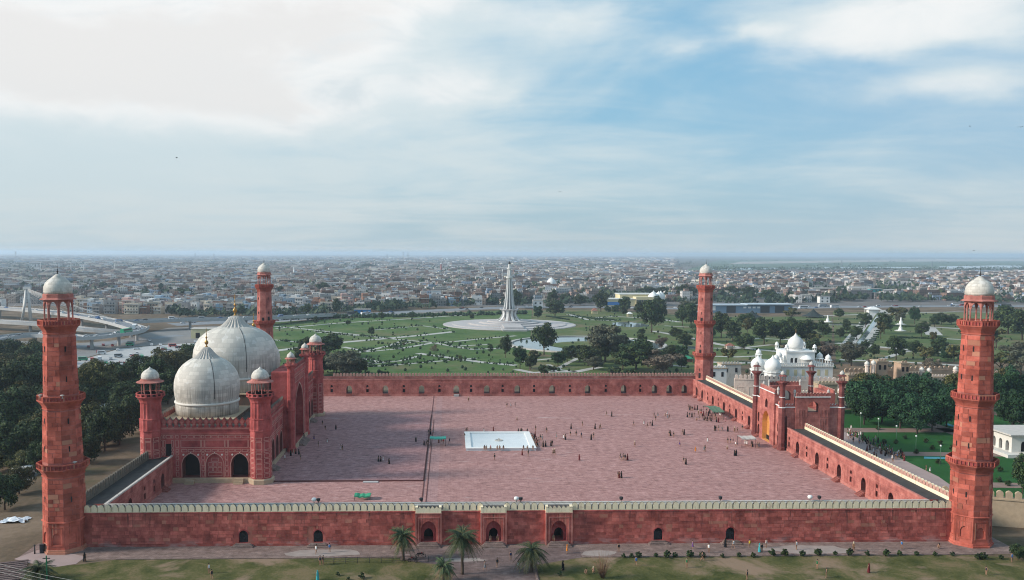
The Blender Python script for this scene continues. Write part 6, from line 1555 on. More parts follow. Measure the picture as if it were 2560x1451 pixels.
# named buildings of the far city
def tower(px, y0, y1, wpx, mat, label, dome=True):
    P = gp(px, y0); mp_ = P.y/FPX; h = (y0-y1)*mp_; r_ = wpx*mp_/2; t = thing('minaret_tower', label, 'tower', P)
    mb = MB(); mb.lathe([(r_*1.1,0),(r_,h*.1),(r_*.85,h*.55),(r_*1.2,h*.57),(r_*1.2,h*.6),(r_*.75,h*.62),(r_*.7,h*.8),(r_*1.0,h*.82)], 10); mb.build('shaft', mat, t, world=False)
    mb = MB(); mb.lathe([(r_*.8,h*.82),(r_*.75,h*.88),(r_*.35,h*.95),(0,h)], 10, smooth=True); mb.build('cap', M_WHITE, t, world=False)
tower(1103, 684, 656, 5, simple('dusty_red', (.33,.13,.11), .1, 1), 'slim dusty red tower far off left of the white monument tower')
tower(1256, 716, 672, 3, M_CONC, 'slim white minaret in the city just left of the white monument tower')
tower(1983, 716, 680, 5, M_WHITE, 'slim white minaret far beyond the shrine'); tower(2322, 745, 712, 6, simple('dusty_pink', (.36,.22,.19), .1, 1), 'short pink tower in the city left of the near right minaret')
tower(735, 690, 668, 4, M_WHITE, 'slim white minaret in the city right of the far left minaret')
P = gp(1378, 730); t = thing('domed_shrine', 'white domed shrine in the city right of the white monument tower', 'shrine', P)
mb = MB(); mb.box(-10,10,-9,9,-.5,8); mb.build('wall', M_WHITE, t, world=False); mb = MB(); mb.lathe([(7.5,8),(7.5,11),(8,13),(7.2,17),(4.5,20.5),(1.5,22.5),(0,24)], 24, smooth=True); mb.build('dome', M_WHITE, t, world=False)
P0, P1 = gp(1500, 764), gp(1660, 764); M_YEL = simple('pale_yellow_wall', (.60,.53,.33), .12, .2)
t = thing('exhibition_hall', 'long pale yellow hall with pale roof and small domes beyond the ring road', 'building', (P0+P1)/2, math.atan2(P1.y-P0.y, P1.x-P0.x)); L = (P1-P0).length
mb = MB(); mb.box(-L*.5,L*.02,-12,14,-.5,8); mb.box(-L*.18,L*.34,4,30,-.5,13); mb.box(L*.02,L*.30,-14,4,-.5,11); mb.build('wall', M_YEL, t, world=False)
mb = MB(); mb.box(-L*.51,L*.03,-13,15,8,8.6); mb.box(-L*.19,L*.35,3,31,13,14); mb.build('roof', simple('pale_roof', (.55,.55,.53), .1, .2), t, world=False)
mb = MB(); mb.box(-L*.5,-L*.16,-12.2,-12.05,1,5); mb.build('banner', simple('blue_banner', (.05,.17,.42), .1, .3), t, world=False)
for k in range(9): mb = MB(); u = L*(.035+.028*k); mb.box(u-.9,u+.9,-14.1,-14.0,1.5,7.5); mb.build('window', M_GLASS, t, world=False)
for u, v, r_ in ((L*.30,-8,6),(L*.40,-4,5),(L*.46,4,5),(L*.36,8,5)):
    mb = MB(); mb.lathe([(r_,-.5),(r_,9),(r_*1.05,10),(r_*.95,12.5),(r_*.6,15),(r_*.2,16.5),(0,18)], 16, u, v, smooth=True); mb.build('dome', M_WHITE, t, world=False)
P0, P1 = gp(1745, 782), gp(1972, 782); t = thing('station_building', 'long low blue-grey station hall with dark glass behind the far right minaret', 'building', (P0+P1)/2, math.atan2(P1.y-P0.y, P1.x-P0.x)); L = (P1-P0).length
M_STN = simple('blue_grey_cladding', (.16,.24,.33), .15, .2); 
mb = MB(); mb.box(-L/2,L/2,-9,9,-.5,8.2); mb.build('wall', M_STN, t, world=False)
mb = MB(); mb.box(-L/2-1,L*.0,-10,10,8.2,9.2); mb.box(L*.0+.01,L/2+1,-11,10,8.8,9.8); mb.build('roof', simple('pale_blue_roof', (.42,.49,.55), .1, .2), t, world=False)
for k in range(6): mb = MB(); u = -L*.02+k*5.0; mb.box(u-1.6,u+1.6,-9.15,-9.02,5.2,7.0); mb.build('window', M_WHITE, t, world=False)
for u in (-L*.17, L*.20, L*.36): mb = MB(); mb.box(u-5,u+5,-9.16,-9.03,.5,7.6); mb.build('glass_panel', M_GLASS, t, world=False)
mb = MB(); mb.box(-L/2,-L/2+16,-9.15,-9.03,3.0,7.6); mb.build('sign_band', M_WHITE, t, world=False)
for (x, y, w_, h, col, label) in ((2072,742,84,20,(.20,.14,.12),'long brown flat-roofed hall in the city beyond the gardens'),(2240,742,80,16,(.19,.155,.14),'long low brown market hall right of the teal block'),(1225,681,30,14,(.24,.17,.14),'tall brown block far off just left of the white monument tower'),(2190,745,30,22,(.05,.30,.32),'teal-sheeted block in the city beyond the gardens'),(2062,758,26,16,(.66,.66,.64),'bright white cubic building beyond the gardens'),(2285,748,24,22,(.55,.57,.58),'white round-topped hall in the city right of the gardens'),(455,684,30,14,(.30,.20,.16),'brown tower block far off at the left'),(1120,700,20,8,(.40,.36,.30),'pale block in the middle of the city'),(640,776,26,22,(.02,.22,.55),'bright blue tarpaulined shopfront behind the far left minaret'),(905,785,40,10,(.03,.20,.45),'blue awning row along the ring road'),(1090,755,24,28,(.55,.58,.60),'tall white apartment block by the ring road left of the white tower'),(1345,772,24,20,(.62,.63,.64),'white billboard-faced building right of the white tower')):
    P = gp(x, y); mp_ = P.y/FPX; W_, H_ = w_*mp_, h*mp_; t = thing('city_block', label, 'building', P); mm = simple('block_paint', col, .15, .2)
    mb = MB(); mb.box(-W_/2,W_/2,0,max(8,W_*.5),-.5,H_); mb.build('wall', mm, t, world=False)
    mb = MB(); mb.box(-W_/2-.5,W_/2+.5,-.5,max(8,W_*.5)+.5,H_,H_+.7); mb.build('roof', M_SLAB, t, world=False)
    mb = MB()
    for f in range(max(1, int(H_//4))):
        for k in range(max(2, int(W_//4.5))): u = -W_/2+(k+.5)*W_/max(2, int(W_//4.5)); mb.box(u-1,u+1,-.06,.02,1.2+f*4,3.2+f*4)
    tag(mb.build('window', M_GLASS, t, world=False), kind='stuff')
# pavilion and small houses in the park
def chalet(px, y, wpx, hpx, mat, rmat, label, nm='park_pavilion'):
    P = gp(px, y); m_ = P.y/FPX; W_, H_ = wpx*m_, hpx*m_; t = thing(nm, label, 'pavilion', P)
    for sx in (-1,1):
        for sy in (-1,1): mb = MB(); mb.box(sx*W_*.42-.25,sx*W_*.42+.25,sy*W_*.3-.25,sy*W_*.3+.25,-.3,H_*.6); mb.build('post', mat, t, world=False)
    mb = MB(); mb.prism([(-W_/2,-W_*.4),(W_/2,-W_*.4),(W_/2,W_*.4),(-W_/2,W_*.4)], H_*.6, H_, 0, [(-W_*.12,-W_*.1),(W_*.12,-W_*.1),(W_*.12,W_*.1),(-W_*.12,W_*.1)]); mb.build('roof', rmat, t, world=False)
    mb = MB(); mb.box(-W_*.36,W_*.36,-W_*.2,W_*.2,-.3,H_*.45); mb.build('seat_wall', mat, t, world=False)
M_RR = simple('brick_red_roof', (.28,.12,.09), .2, .5)
chalet(1824,874,22,16,M_PINKW,M_RR,'small pink pavilion in the park right of the far right minaret'); chalet(1480,884,20,14,M_RR,M_RR,'red-roofed kiosk beside the lake'); chalet(1486,785,16,14,M_YEL,M_RR,'yellow kiosk in the park near the ring road')
chalet(1574,792,14,12,M_YEL,M_WHITE,'small cream hut by the ring road'); chalet(2181,783,34,16,M_WHITE,M_WHITE,'white gateway pavilion at the top of the formal avenue'); chalet(1716,905,30,16,M_RR,M_GREENC,'kiosk with red and green roof just left of the far right minaret')
def tent(px, y, wpx, hpx, label):
    P = gp(px, y); m_ = P.y/FPX; W_, H_ = wpx*m_, hpx*m_; t = thing('tent', label, 'tent', P); mb = MB()
    mb.lathe([(W_/2,H_*.18),(W_*.3,H_*.36),(W_*.13,H_*.66),(.2,H_)], 8); mb.build('canvas', simple('dark_tent', (.025,.035,.035), .2, .3), t, world=False)
    for k in range(8): mb = MB(); a = 2*PI*k/8; mb.tube([(W_*.47*math.cos(a),W_*.47*math.sin(a),-.2),(W_*.47*math.cos(a),W_*.47*math.sin(a),H_*.2)], .2, 5); mb.build('post', M_IRON, t, world=False)
tent(2033, 794, 56, 22, 'dark peaked tent in the gardens behind the white shrine'); tent(1880, 796, 54, 20, 'dark peaked tent beside the trees behind the far right minaret')
for i, (x, y) in enumerate(((2052,822),(2069,806),(2251,828),(2252,812))): 
    P = gp(x, y); t = thing('white_statue_fountain', 'white tiered fountain on the formal lawns, %s from the left' % ordinal(i+1), 'fountain', P, 0, 'white fountains on the formal lawns'); mb = MB(); mb.lathe([(3.2,0),(3.2,.8),(1.6,.9),(1.2,3.2),(1.5,3.3),(.7,3.5),(.6,6),(.2,6.6)], 10); mb.build('shaft', M_WHITE, t, world=False); mb = MB(); mb.lathe([(4.5,0),(4.5,.5),(4.0,.5)], 16); mb.build('basin', M_CONC, t, world=False)

# ------------------------------------------------------------------ white domed shrine and fort walls, right of the gatehouse
SZ = -6.5
def onion(mb, r_, z, cx=0, cy=0, n=20, k=1.0): mb.lathe([(r_*.82,z),(r_*.98,z+r_*.35),(r_,z+r_*.65),(r_*.9,z+r_*1.05),(r_*.6,z+r_*1.4),(r_*.28,z+r_*1.62),(r_*.1,z+r_*1.85),(0,z+r_*2.1)], n, cx, cy, smooth=True)
YS_ = 385.0
def shx(px): return at_y(px, 900, YS_).x
def shz(py): return at_y(2000, py, YS_).z
sx0, sx1 = shx(1935), shx(2083); cxs = shx(2011)
sh = thing('white_shrine', 'white shrine with a ribbed central dome and corner kiosks behind the gatehouse', 'shrine', (cxs, YS_+8, SZ))
zt, zm, zd = shz(918), shz(900), shz(884)
mb = MB(); mb.box(sx0,sx1,YS_,YS_+26,SZ,zt); mb.build('lower_storey', M_WHITE, sh)
mb = MB(); mb.box(sx0-.4,sx1+.4,YS_-.4,YS_+26.4,zt,zt+.4); mb.build('terrace', M_MARBLE, sh)
mb = MB()
for k in range(26): u = sx0+(sx1-sx0)*k/25; mb.box(u-.25,u+.25,YS_-.2,YS_+.1,zt+.4,zt+1.7)
mb.box(sx0,sx1,YS_-.25,YS_+.15,zt+1.7,zt+1.95); mb.build('balustrade', M_WHITE, sh)
w_ = 6.6
mb = MB(); F = FX(YS_+4); wall_face(mb, F, cxs-w_, cxs+w_, zt+.4, zd, [dict(u=cxs-4.2,w=1.4,zb=zt+1.2,zs=zt+3.2,za=zt+3.8,d=.6,back=1),dict(u=cxs-2.2,w=1.4,zb=zt+1.2,zs=zt+3.2,za=zt+3.8,d=.6,back=1),dict(u=cxs+2.2,w=1.4,zb=zt+1.2,zs=zt+3.2,za=zt+3.8,d=.6,back=1),dict(u=cxs+4.2,w=1.4,zb=zt+1.2,zs=zt+3.2,za=zt+3.8,d=.6,back=1)], .6)
mb.box(cxs-w_,cxs+w_,YS_+4.7,YS_+17,zt+.4,zd); mb.build('upper_storey', [M_WHITE, M_GLASS], sh)
mb = MB(); mb.box(cxs-w_-.5,cxs+w_+.5,YS_+3.5,YS_+17.5,zd,zd+.5); mb.lathe([(3.7,zd+.5),(3.7,zd+1.0),(4.0,zd+1.1)], 24, cxs, YS_+10.5); mb.build('drum', M_WHITE, sh)
mb = MB(); onion(mb, 3.7, zd+1.1, cxs, YS_+10.5, 32); dm = mb.build('dome', simple('ribbed_white_dome', (.62,.62,.60), .1, .8), sh); 
mb = MB(); mb.tube([(cxs,YS_+10.5,zd+8.6),(cxs,YS_+10.5,zd+10.6)], [.2,.05], 6); mb.build('finial', M_GOLD, sh)
def kiosk(x, y, z, r_, nm='kiosk'):
    mb = MB()
    for k in range(6): a = 2*PI*k/6; mb.tube([(x+r_*math.cos(a),y+r_*math.sin(a),z),(x+r_*math.cos(a),y+r_*math.sin(a),z+r_*2)], r_*.14, 5)
    mb.lathe([(r_*1.1,z),(r_*1.1,z+r_*.5),(r_*.9,z+r_*.5)], 8, x, y); mb.lathe([(r_*1.45,z+r_*2),(r_*1.1,z+r_*2.3)], 8, x, y); onion(mb, r_*1.0, z+r_*2.25, x, y, 12); return mb.build(nm, M_WHITE, sh)
for x, y, z, r_ in ((sx0+1.6,YS_+1.6,zt+.4,1.3),(sx1-1.6,YS_+1.6,zt+.4,1.3),(sx0+1.6,YS_+24,zt+.4,1.3),(sx1-1.6,YS_+24,zt+.4,1.3),(cxs-w_,YS_+4.5,zd+.5,.8),(cxs+w_,YS_+4.5,zd+.5,.8),(cxs-w_,YS_+16.5,zd+.5,.8),(cxs+w_,YS_+16.5,zd+.5,.8),(cxs-9.5,YS_+6,zt+.4,1.5),(cxs+9.8,YS_+6,zt+.4,1.4)): kiosk(x, y, z, r_)
mb = MB(); mb.lathe([(2.6,zt+.4),(2.6,zt+3.2),(3.2,zt+3.3),(2.6,zt+3.8),(1.6,zt+4.8),(0,zt+5.3)], 10, cxs+2.2, YS_+2.4, smooth=True); mb.build('porch_bay', M_WHITE, sh)
for k in range(7): mb = MB(); u = sx0+3+k*(sx1-sx0-6)/6; mb.box(u-.7,u+.7,YS_-.05,YS_+.02,zt-4,zt-1.2); mb.build('window', M_YEL, sh)
sh2 = thing('domed_pavilion', 'pair of white onion-domed rooms left of the white shrine', 'pavilion', (shx(1915), YS_, SZ))
for px_, r_, yy in ((1903,3.3,YS_+4),(1924,3.7,YS_-4)):
    x = shx(px_); zb = at_y(px_, 925, YS_).z
    mb = MB(); mb.lathe([(r_*.98,SZ),(r_*.98,zb-.6),(r_*1.12,zb-.5),(r_*1.12,zb),(r_*.9,zb)], 12, x, yy); rm = mb.build('wall', M_WHITE, sh2); mb = MB(); onion(mb, r_*.98, zb, x, yy, 24); mb.build('dome', M_WHITE, rm)
    for k in range(6, 12): 
        a = k*PI/6+PI/12; mb = MB(); mb.rbox((x+r_*.97*math.cos(a),yy+r_*.97*math.sin(a),zb-3.4), .12, .55, 1.3, a); mb.build('window', M_GLASS, rm)
# crenellated limewashed walls
def cren(label, A, B, z0, z1, mat, th=1.2, pitch=1.7, mh=1.6, mw=1.25, arches=0):
    A, B = Vector(A), Vector(B); L = (B-A).length; a = math.atan2(B.y-A.y, B.x-A.x); t = thing('crenellated_wall', label, 'wall', (A.x, A.y, z0), a)
    mb = MB(); mb.box(0,L,0,th,0,z1-z0); mb.build('wall', mat, t, world=False)
    mb = MB(); mb.box(0,L,-.18,0,z1-z0-.5,z1-z0-.2)
    for k in range(arches): u = (k+.5)*L/arches; slab(mb, FX(0), u-1.6, u-1.45, .5, (z1-z0)*.6, -.1, .02); slab(mb, FX(0), u+1.45, u+1.6, .5, (z1-z0)*.6, -.1, .02); slab(mb, FX(0), u-1.6, u+1.6, (z1-z0)*.6, (z1-z0)*.6+.15, -.1, .02)
    mb.build('moulding', mat, t, world=False)
    me = extrude_uz(merlon_pts(mw, mh), .6, [mat, mat], 'merlon'); n = int(L/pitch)
    for i in range(n): obj('merlon', me, t, ((i+.5)*L/n, .3, z1-z0))
    return t
def pt(px, Y): return (at_y(px, 950, Y).x, Y, 0)
def pz(py, Y): return at_y(2000, py, Y).z
cren('long pinkish crenellated wall between the gatehouse and the white shrine', pt(1836, 338), pt(2092, 330), -4, pz(950, 334), M_PINKW, arches=8)
cren('pale crenellated wall left of the near right minaret above the garden trees', pt(2120, 318), pt(2252, 322), -4, pz(968, 320), M_PINKW, arches=4)
cren('pale crenellated wall running behind the near right minaret', pt(2252, 316), pt(2420, 326), -4, pz(970, 320), M_PINKW, arches=4)
cren('tan fort wall with ruined merlons beyond the pale crenellated wall', pt(2190, 372), pt(2380, 376), -6, pz(925, 374), M_TAN, pitch=2.2, mh=1.5, mw=1.5)
cren('tan fort wall beside the white shrine', pt(2110, 362), pt(2192, 364), -6, pz(930, 363), M_TAN, pitch=2.2, mh=1.6, mw=1.5)
cren('greyish fort wall receding at the right edge', pt(2470, 372), pt(2580, 352), -6, pz(940, 360), simple('grey_fort', (.26,.21,.19), .25, .3, world=True), pitch=2.5, mh=1.2, mw=1.6)
cren('weathered cream parapet at the right edge behind the near right minaret', (103.5, 176, 0), (126, 168, 0), -3, 4.2, M_CREAMST, pitch=1.6, mh=1.5)
for (px_, Y, wpx, top, bot, label, mat) in ((1785,352,64,922,960,'white flat-roofed shed just right of the far right minaret',M_WHITE),(1828,366,50,912,960,'grey-white flat-roofed hall left of the white shrine',M_COPE),(2205,352,26,905,985,'ruined tan tower of the fort above the crenellated wall',M_TAN),(2262,356,22,910,985,'tan corner tower of the fort right of the ruined tower',M_TAN),(2100,348,60,955,1000,'flat-roofed cream buildings behind the gatehouse',M_PINKW),(2150,346,60,940,1000,'flat-roofed brown court building beside the fort walls',M_TAN),(2300,362,70,938,985,'low brown fort range with dark openings',M_TAN),(2350,352,60,945,985,'low pale fort range near the near right minaret',M_PINKW),(2030,300,66,985,1040,'small cream house close behind the gatehouse',M_PINKW),(2070,312,50,962,1010,'long cream wing with a white parapet behind the gatehouse',M_CREAMST)):
    x = at_y(px_, 950, Y).x; zt_ = pz(top, Y); W_ = wpx*Y/FPX; t = thing('fort_building', label, 'building', (x, Y, -4))
    mb = MB(); mb.box(x-W_/2,x+W_/2,Y,Y+max(6,W_*.6),-4,zt_); mb.build('wall', mat, t)
    mb = MB(); mb.box(x-W_/2-.3,x+W_/2+.3,Y-.3,Y+max(6,W_*.6)+.3,zt_,zt_+.4); mb.build('roof', M_CREAMST, t)
    for k in range(max(2, int(W_//3))): u = x-W_/2+(k+.5)*W_/max(2, int(W_//3)); mb = MB(); mb.box(u-.5,u+.5,Y-.06,Y+.02,zt_-3.4,zt_-1.4); mb.build('window', M_DARK, t)
    me = extrude_uz(merlon_pts(.9, 1.0), .4, [mat, mat], 'merlon')
    for k in range(int(W_/1.3)): obj('merlon', me, t, (-W_/2+(k+.5)*1.3, -.05, zt_+.4+4))
for i, (px_, Y, py) in enumerate(((2106,346,972),(2172,350,905),(2188,350,903),(2215,352,912),(2310,358,920),(2328,358,922),(2395,350,918))):
    x = at_y(px_, 950, Y).x; z = pz(py, Y)-2; t = thing('fort_cupola', 'small pale cupola on the fort roofs, %s from the left' % ordinal(i+1), 'cupola', (x, Y+2, z-3), 0, 'cupolas on the fort roofs')
    mb = MB(); mb.lathe([(.8,-1),(.8,3),(1.2,3.1),(1.0,3.3)], 8); mb.build('base', M_PINKW, t, world=False); mb = MB(); onion(mb, 1.0, 3.3, n=12); mb.build('dome', M_MARBLE, t, world=False)

# ------------------------------------------------------------------ garden outside the gatehouse
GZ = -3.0
def gsheet(name, pts, mat, dz): mb = MB(); mb.poly([(*q, GZ+dz) for q in pts]); return struct(mb.build(name, mat))
gsheet('garden_lawn', [(112,165),(260,165),(260,310),(112,310)], M_GARDEN, .03)
gsheet('garden_plaza', [(109,185),(122,185),(128,215),(130,300),(109,300)], M_TILEPINK, .05)
gsheet('garden_walk', [(109,180),(150,172),(150,180),(120,192),(109,196)], M_TILEPINK, .06)
for pts in ([(128,205),(240,196),(240,200),(128,210)],[(128,238),(240,232),(240,236.5),(128,243)],[(128,270),(240,268),(240,274),(128,277)],[(160,170),(165,170),(168,310),(163,310)],[(195,170),(199,170),(202,310),(198,310)]): gsheet('garden_path', pts, M_PATHR, .07)
for pxs in ([(2310,1147),(2370,1148),(2370,1143),(2310,1142)],[(2362,1062),(2384,1068),(2386,1064),(2366,1058)],[(2484,1103),(2520,1116),(2520,1112),(2486,1100)]):
    mb = MB(); mb.poly([tuple(at_z(x, y, GZ+.12)) for x, y in pxs]); struct(mb.build('garden_canal', M_POOL))
mb = MB()
for i in range(14): mb.box(110.4+i*.42, 110.84+i*.42, 205, 230, GZ-.4, -.2-i*.2)
tag(mb.build('red_stairway', M_REDST), 'broad red stone stairway descending from the gatehouse terrace to the garden', 'stairs')
mb = MB(); mb.box(100.2, 110.4, 200, 258, -3.2, -.08); struct(mb.build('gate_terrace', M_REDST))
tm = thing('stepped_tomb', 'low stepped red stone platform left of the near right minaret', 'platform', (112, 176, GZ))
for i in range(6): mb = MB(); mb.box(106+i*.5, 118-i*.5, 172+i*.5, 182-i*.5, GZ+i*.45, GZ+(i+1)*.45-.004); mb.build('step', M_REDST, tm)
P = at_z(2545, 1140, GZ); pv = thing('marble_pavilion', 'white marble garden pavilion cut by the right edge', 'pavilion', (P.x+3, P.y+5, GZ))
mb = MB(); mb.box(P.x-5,P.x+14,P.y-3,P.y+14,GZ,GZ+1.0); mb.build('plinth', M_MARBLE, pv)
mb = MB(); wall_face(mb, FX(P.y), P.x-2, P.x+12, GZ+1, GZ+6, [dict(u=P.x+1.5+k*3, w=1.5, zb=GZ+1.1, zs=GZ+3.4, za=GZ+4.2, d=.8, back=1) for k in range(4)], .8)
wall_face(mb, FE(P.x-2), P.y, P.y+12, GZ+1, GZ+6, [dict(u=P.y+2+k*3, w=1.5, zb=GZ+1.1, zs=GZ+3.4, za=GZ+4.2, d=.8, back=1) for k in range(3)], .8); mb.build('wall', [M_MARBLE, M_DARK], pv)
mb = MB(); mb.box(P.x-3.2,P.x+13,P.y-1.2,P.y+13,GZ+6,GZ+6.4); mb.build('roof', M_COPE, pv)
GTREE = []
for i, (x, y) in enumerate(((2160,1100),(2195,1075),(2240,1110),(2290,1135),(2330,1125),(2380,1125),(2210,1110),(2262,1098),(2315,1108),(2350,1112),(2345,1160),(2497,1205),(2520,1215),(2545,1195),(2500,1180))):
    P = at_z(x, y, GZ); t = thing('potted_shrub', 'small clipped shrub lining the garden paths, %s in the row from the left' % ordinal(i+1), 'shrub', P, R.uniform(0,6), 'clipped shrubs in the garden', (1.7,1.7,1.5)); obj('foliage', mb_sh, t)
for i, (x, y, h) in enumerate(((2151,1070,36),(2195,1092,44),(2240,1110,44),(2289,1135,44),(2350,1165,50),(2381,1020,60))):
    P = at_z(x, y, GZ); hh = h*P.y/FPX; t = thing('garden_lamp_post', 'thin lamp post on the garden lawn, %s from the left' % ordinal(i+1), 'lamp post', P, 0, 'lamp posts in the garden'); mb = MB(); mb.tube([(0,0,0),(0,0,hh)], [.09,.06], 6); mb.build('pole', M_DULLG if i < 5 else M_MON, t, world=False); mb = MB(); mb.lathe([(.1,hh),(.28,hh+.2),(.2,hh+.45),(.02,hh+.55)], 8); mb.build('lamp', M_WHITE, t, world=False)
for i, (x, y0, y1) in enumerate(((272,1050,1010),(296,1058,1022))):
    P = gp(x, y0); hh = (y0-y1)*P.y/FPX; t = thing('street_lamp', 'white street lamp among the trees left of the hall, %s from the left' % ordinal(i+1), 'lamp post', P, 0, 'street lamps among the trees'); mb = MB(); mb.tube([(0,0,0),(0,0,hh)], [.1,.07], 6); mb.build('pole', M_MON, t, world=False); mb = MB(); mb.box(-.9,.9,-.12,.12,hh,hh+.14); mb.build('arm', M_MON, t, world=False)
# sheds west of the hall
for i, (x, y, w_, d_, h, a, label) in enumerate(((255,1040,9,6,3.6,.3,'grey-roofed shed half hidden by trees left of the hall'),(310,1035,7,5,3.4,.2,'pale flat-roofed shed left of the hall turret'),(330,985,14,9,5,.1,'brown flat-roofed building among the trees behind the hall turret'),(520,845,22,10,7,.05,'cream station building with dark arches left of the great dome'))):
    P = gp(x, y); t = thing('shed', label, 'building', P, a); mm = M_YEL if i == 3 else M_CITYW if 'M_CITYW' in globals() else M_TAN
    mb = MB(); mb.box(-w_/2,w_/2,-d_/2,d_/2,-.5,h); mb.build('wall', mm, t, world=False); mb = MB(); mb.box(-w_/2-.4,w_/2+.4,-d_/2-.4,d_/2+.4,h,h+.25); mb.build('roof', M_COPE if i != 2 else M_ROOF, t, world=False)
    for k in range(3): mb = MB(); u = (k-1)*w_*.28; mb.box(u-w_*.07,u+w_*.07,-d_/2-.05,-d_/2+.02,.3,h*.6); mb.build('opening', M_DARK, t, world=False)
# front left brick pavement and rubbish
mb = MB(); mb.poly([tuple(at_z(x, y, .016)) for x, y in ((35,1398),(95,1375),(120,1372),(215,1392),(190,1410),(140,1418),(90,1412))]); struct(mb.build('brick_pavement', M_PLAZA2 if 'M_PLAZA2' in globals() else M_TILEPINK))
mb = MB()
for i in range(10): mb.rbox(at_z(10+i*1.5, 1452-i*5.0, .1), 3.0, .28, .12, .35)
tag(mb.build('brick_steps', M_PLAZA), 'low red brick steps at the bottom left corner', 'steps')
for i, (x, y) in enumerate(((87,1385),(106,1382))):
    P = at_z(x, y, .02); t = thing('bollard', ['thin dark post beside the near left minaret','dark metal cabinet against the foot of the near left minaret'][i], ['post','cabinet'][i], P); mb = MB()
    if i == 0: mb.tube([(0,0,0),(0,0,1.5)], [.14,.1], 7); mb.lathe([(.16,1.5),(.2,1.6),(.05,1.75)], 8); mb.build('post', M_IRON, t, world=False)
    else: mb.box(-.35,.35,-.3,.3,0,1.5); mb.box(-.4,.4,-.35,.35,1.5,1.58); mb.build('box', M_IRON, t, world=False); mb = MB(); mb.box(-.3,.3,-.33,-.305,.15,1.4); mb.build('door', CL['charcoal'], t, world=False)
M_TARP = simple('white_tarpaulin', (.66,.70,.74), .08, 1)
P = gp(38, 1303); t = thing('tarpaulin_heap', 'crumpled white tarpaulin on the earth left of the near left minaret', 'tarpaulin', P)
mb = MB(); nn = 9
for j in range(nn):
    for i in range(nn): mb.v.append(((i-4)*.62+R.uniform(-.15,.15), (j-4)*.42+R.uniform(-.12,.12), abs(R.gauss(0,.25))+.05+(.4 if 2 < i < 6 and 2 < j < 6 else 0)))
for j in range(nn-1):
    for i in range(nn-1): mb.f.append([j*nn+i,j*nn+i+1,(j+1)*nn+i+1,(j+1)*nn+i]); mb.m.append(0); mb.sm.append(False)
mb.build('sheet', M_TARP, t, world=False)
# sign board, motorcycle, fence, overhead cables
P = gp(1124, 1436); t = thing('sign_board', 'plain grey sign board on a post beside the short young palm', 'sign', P); mb = MB(); mb.tube([(0,0,0),(0,0,1.1)], .06, 6); mb.build('post', M_IRON, t, world=False); mb = MB(); mb.box(-.55,.55,-.04,.04,1.0,1.45); mb.build('panel', M_COPE, t, world=False)
def motorcycle(px, py, rz, label):
    P = gp(px, py); t = thing('motorcycle', label, 'motorcycle', P, rz, 'parked motorcycles')
    for x in (-.62,.62):
        mb = MB(); mb.tube([(x+.29*math.cos(a*PI/8), 0, .3+.29*math.sin(a*PI/8)) for a in range(17)], .055, 5); mb.build('wheel', M_TYRE, t, world=False)
    mb = MB(); mb.tube([(-.62,0,.3),(-.2,0,.62),(.35,0,.72),(.62,0,.3)], .05, 5); mb.tube([(-.2,0,.62),(.1,0,.3),(.35,0,.72)], .05, 5); mb.build('frame', M_IRON, t, world=False)
    mb = MB(); mb.rbox((-.3,0,.78), .42, .13, .06, 0); mb.build('seat', CL['black'], t, world=False)
    mb = MB(); mb.lathe([(.05,.70),(.17,.78),(.17,.9),(.05,.98)], 8, .18, 0); mb.build('fuel_tank', CL['maroon'], t, world=False)
    mb = MB(); mb.tube([(.4,-.32,1.02),(.45,0,.98),(.4,.32,1.02)], .025, 5); mb.tube([(.45,0,.98),(.62,0,.3)], .035, 5); mb.build('handlebar', M_IRON, t, world=False)
motorcycle(1052, 1394, .1, 'black motorcycle parked in front of the leftmost porch'); motorcycle(1032, 1406, 2.9, 'dark motorcycle leaning by the lawn fence right of the first palm')
t = thing('rail_fence', 'thin dark rail fence along the lawn edge left of the plaza', 'fence', gp(950, 1412))
A, B = gp(805, 1410), gp(1100, 1405)
for i in range(11): q = A.lerp(B, i/10); mb = MB(); mb.tube([q, q+Vector((0,0,1.15))], .05, 5); mb.build('post', M_IRON, t)
for z in (.35, .75, 1.1): mb = MB(); mb.tube([A+Vector((0,0,z)), B+Vector((0,0,z))], .025, 4); mb.build('rail', M_IRON, t)
t = thing('overhead_cables', 'three thin overhead cables crossing the bottom left corner', 'cable', (-76,134,0)); 
for k in range(3):
    A = at_y(-60, 1392+k*10, 128-k); B = at_y(420, 1470+k*9, 118-k); mb = MB(); pts = []
    for i in range(9): q = A.lerp(B, i/8); q.z -= 1.2*4*(i/8)*(1-i/8); pts.append(q)
    mb.tube(pts, .022, 4); mb.build('cable', M_COPE, t)
P = gp(118, 1462); t = thing('utility_pole', 'green painted pole with cross arm rising behind the corner palm', 'pole', P); hh = 4.9; mb = MB(); mb.tube([(0,0,0),(0,0,hh)], [.14,.10], 8); mb.build('pole', CL['green'], t, world=False); mb = MB(); mb.box(-.6,.6,-.06,.06,hh-.5,hh-.38); mb.build('cross_arm', M_IRON, t, world=False)
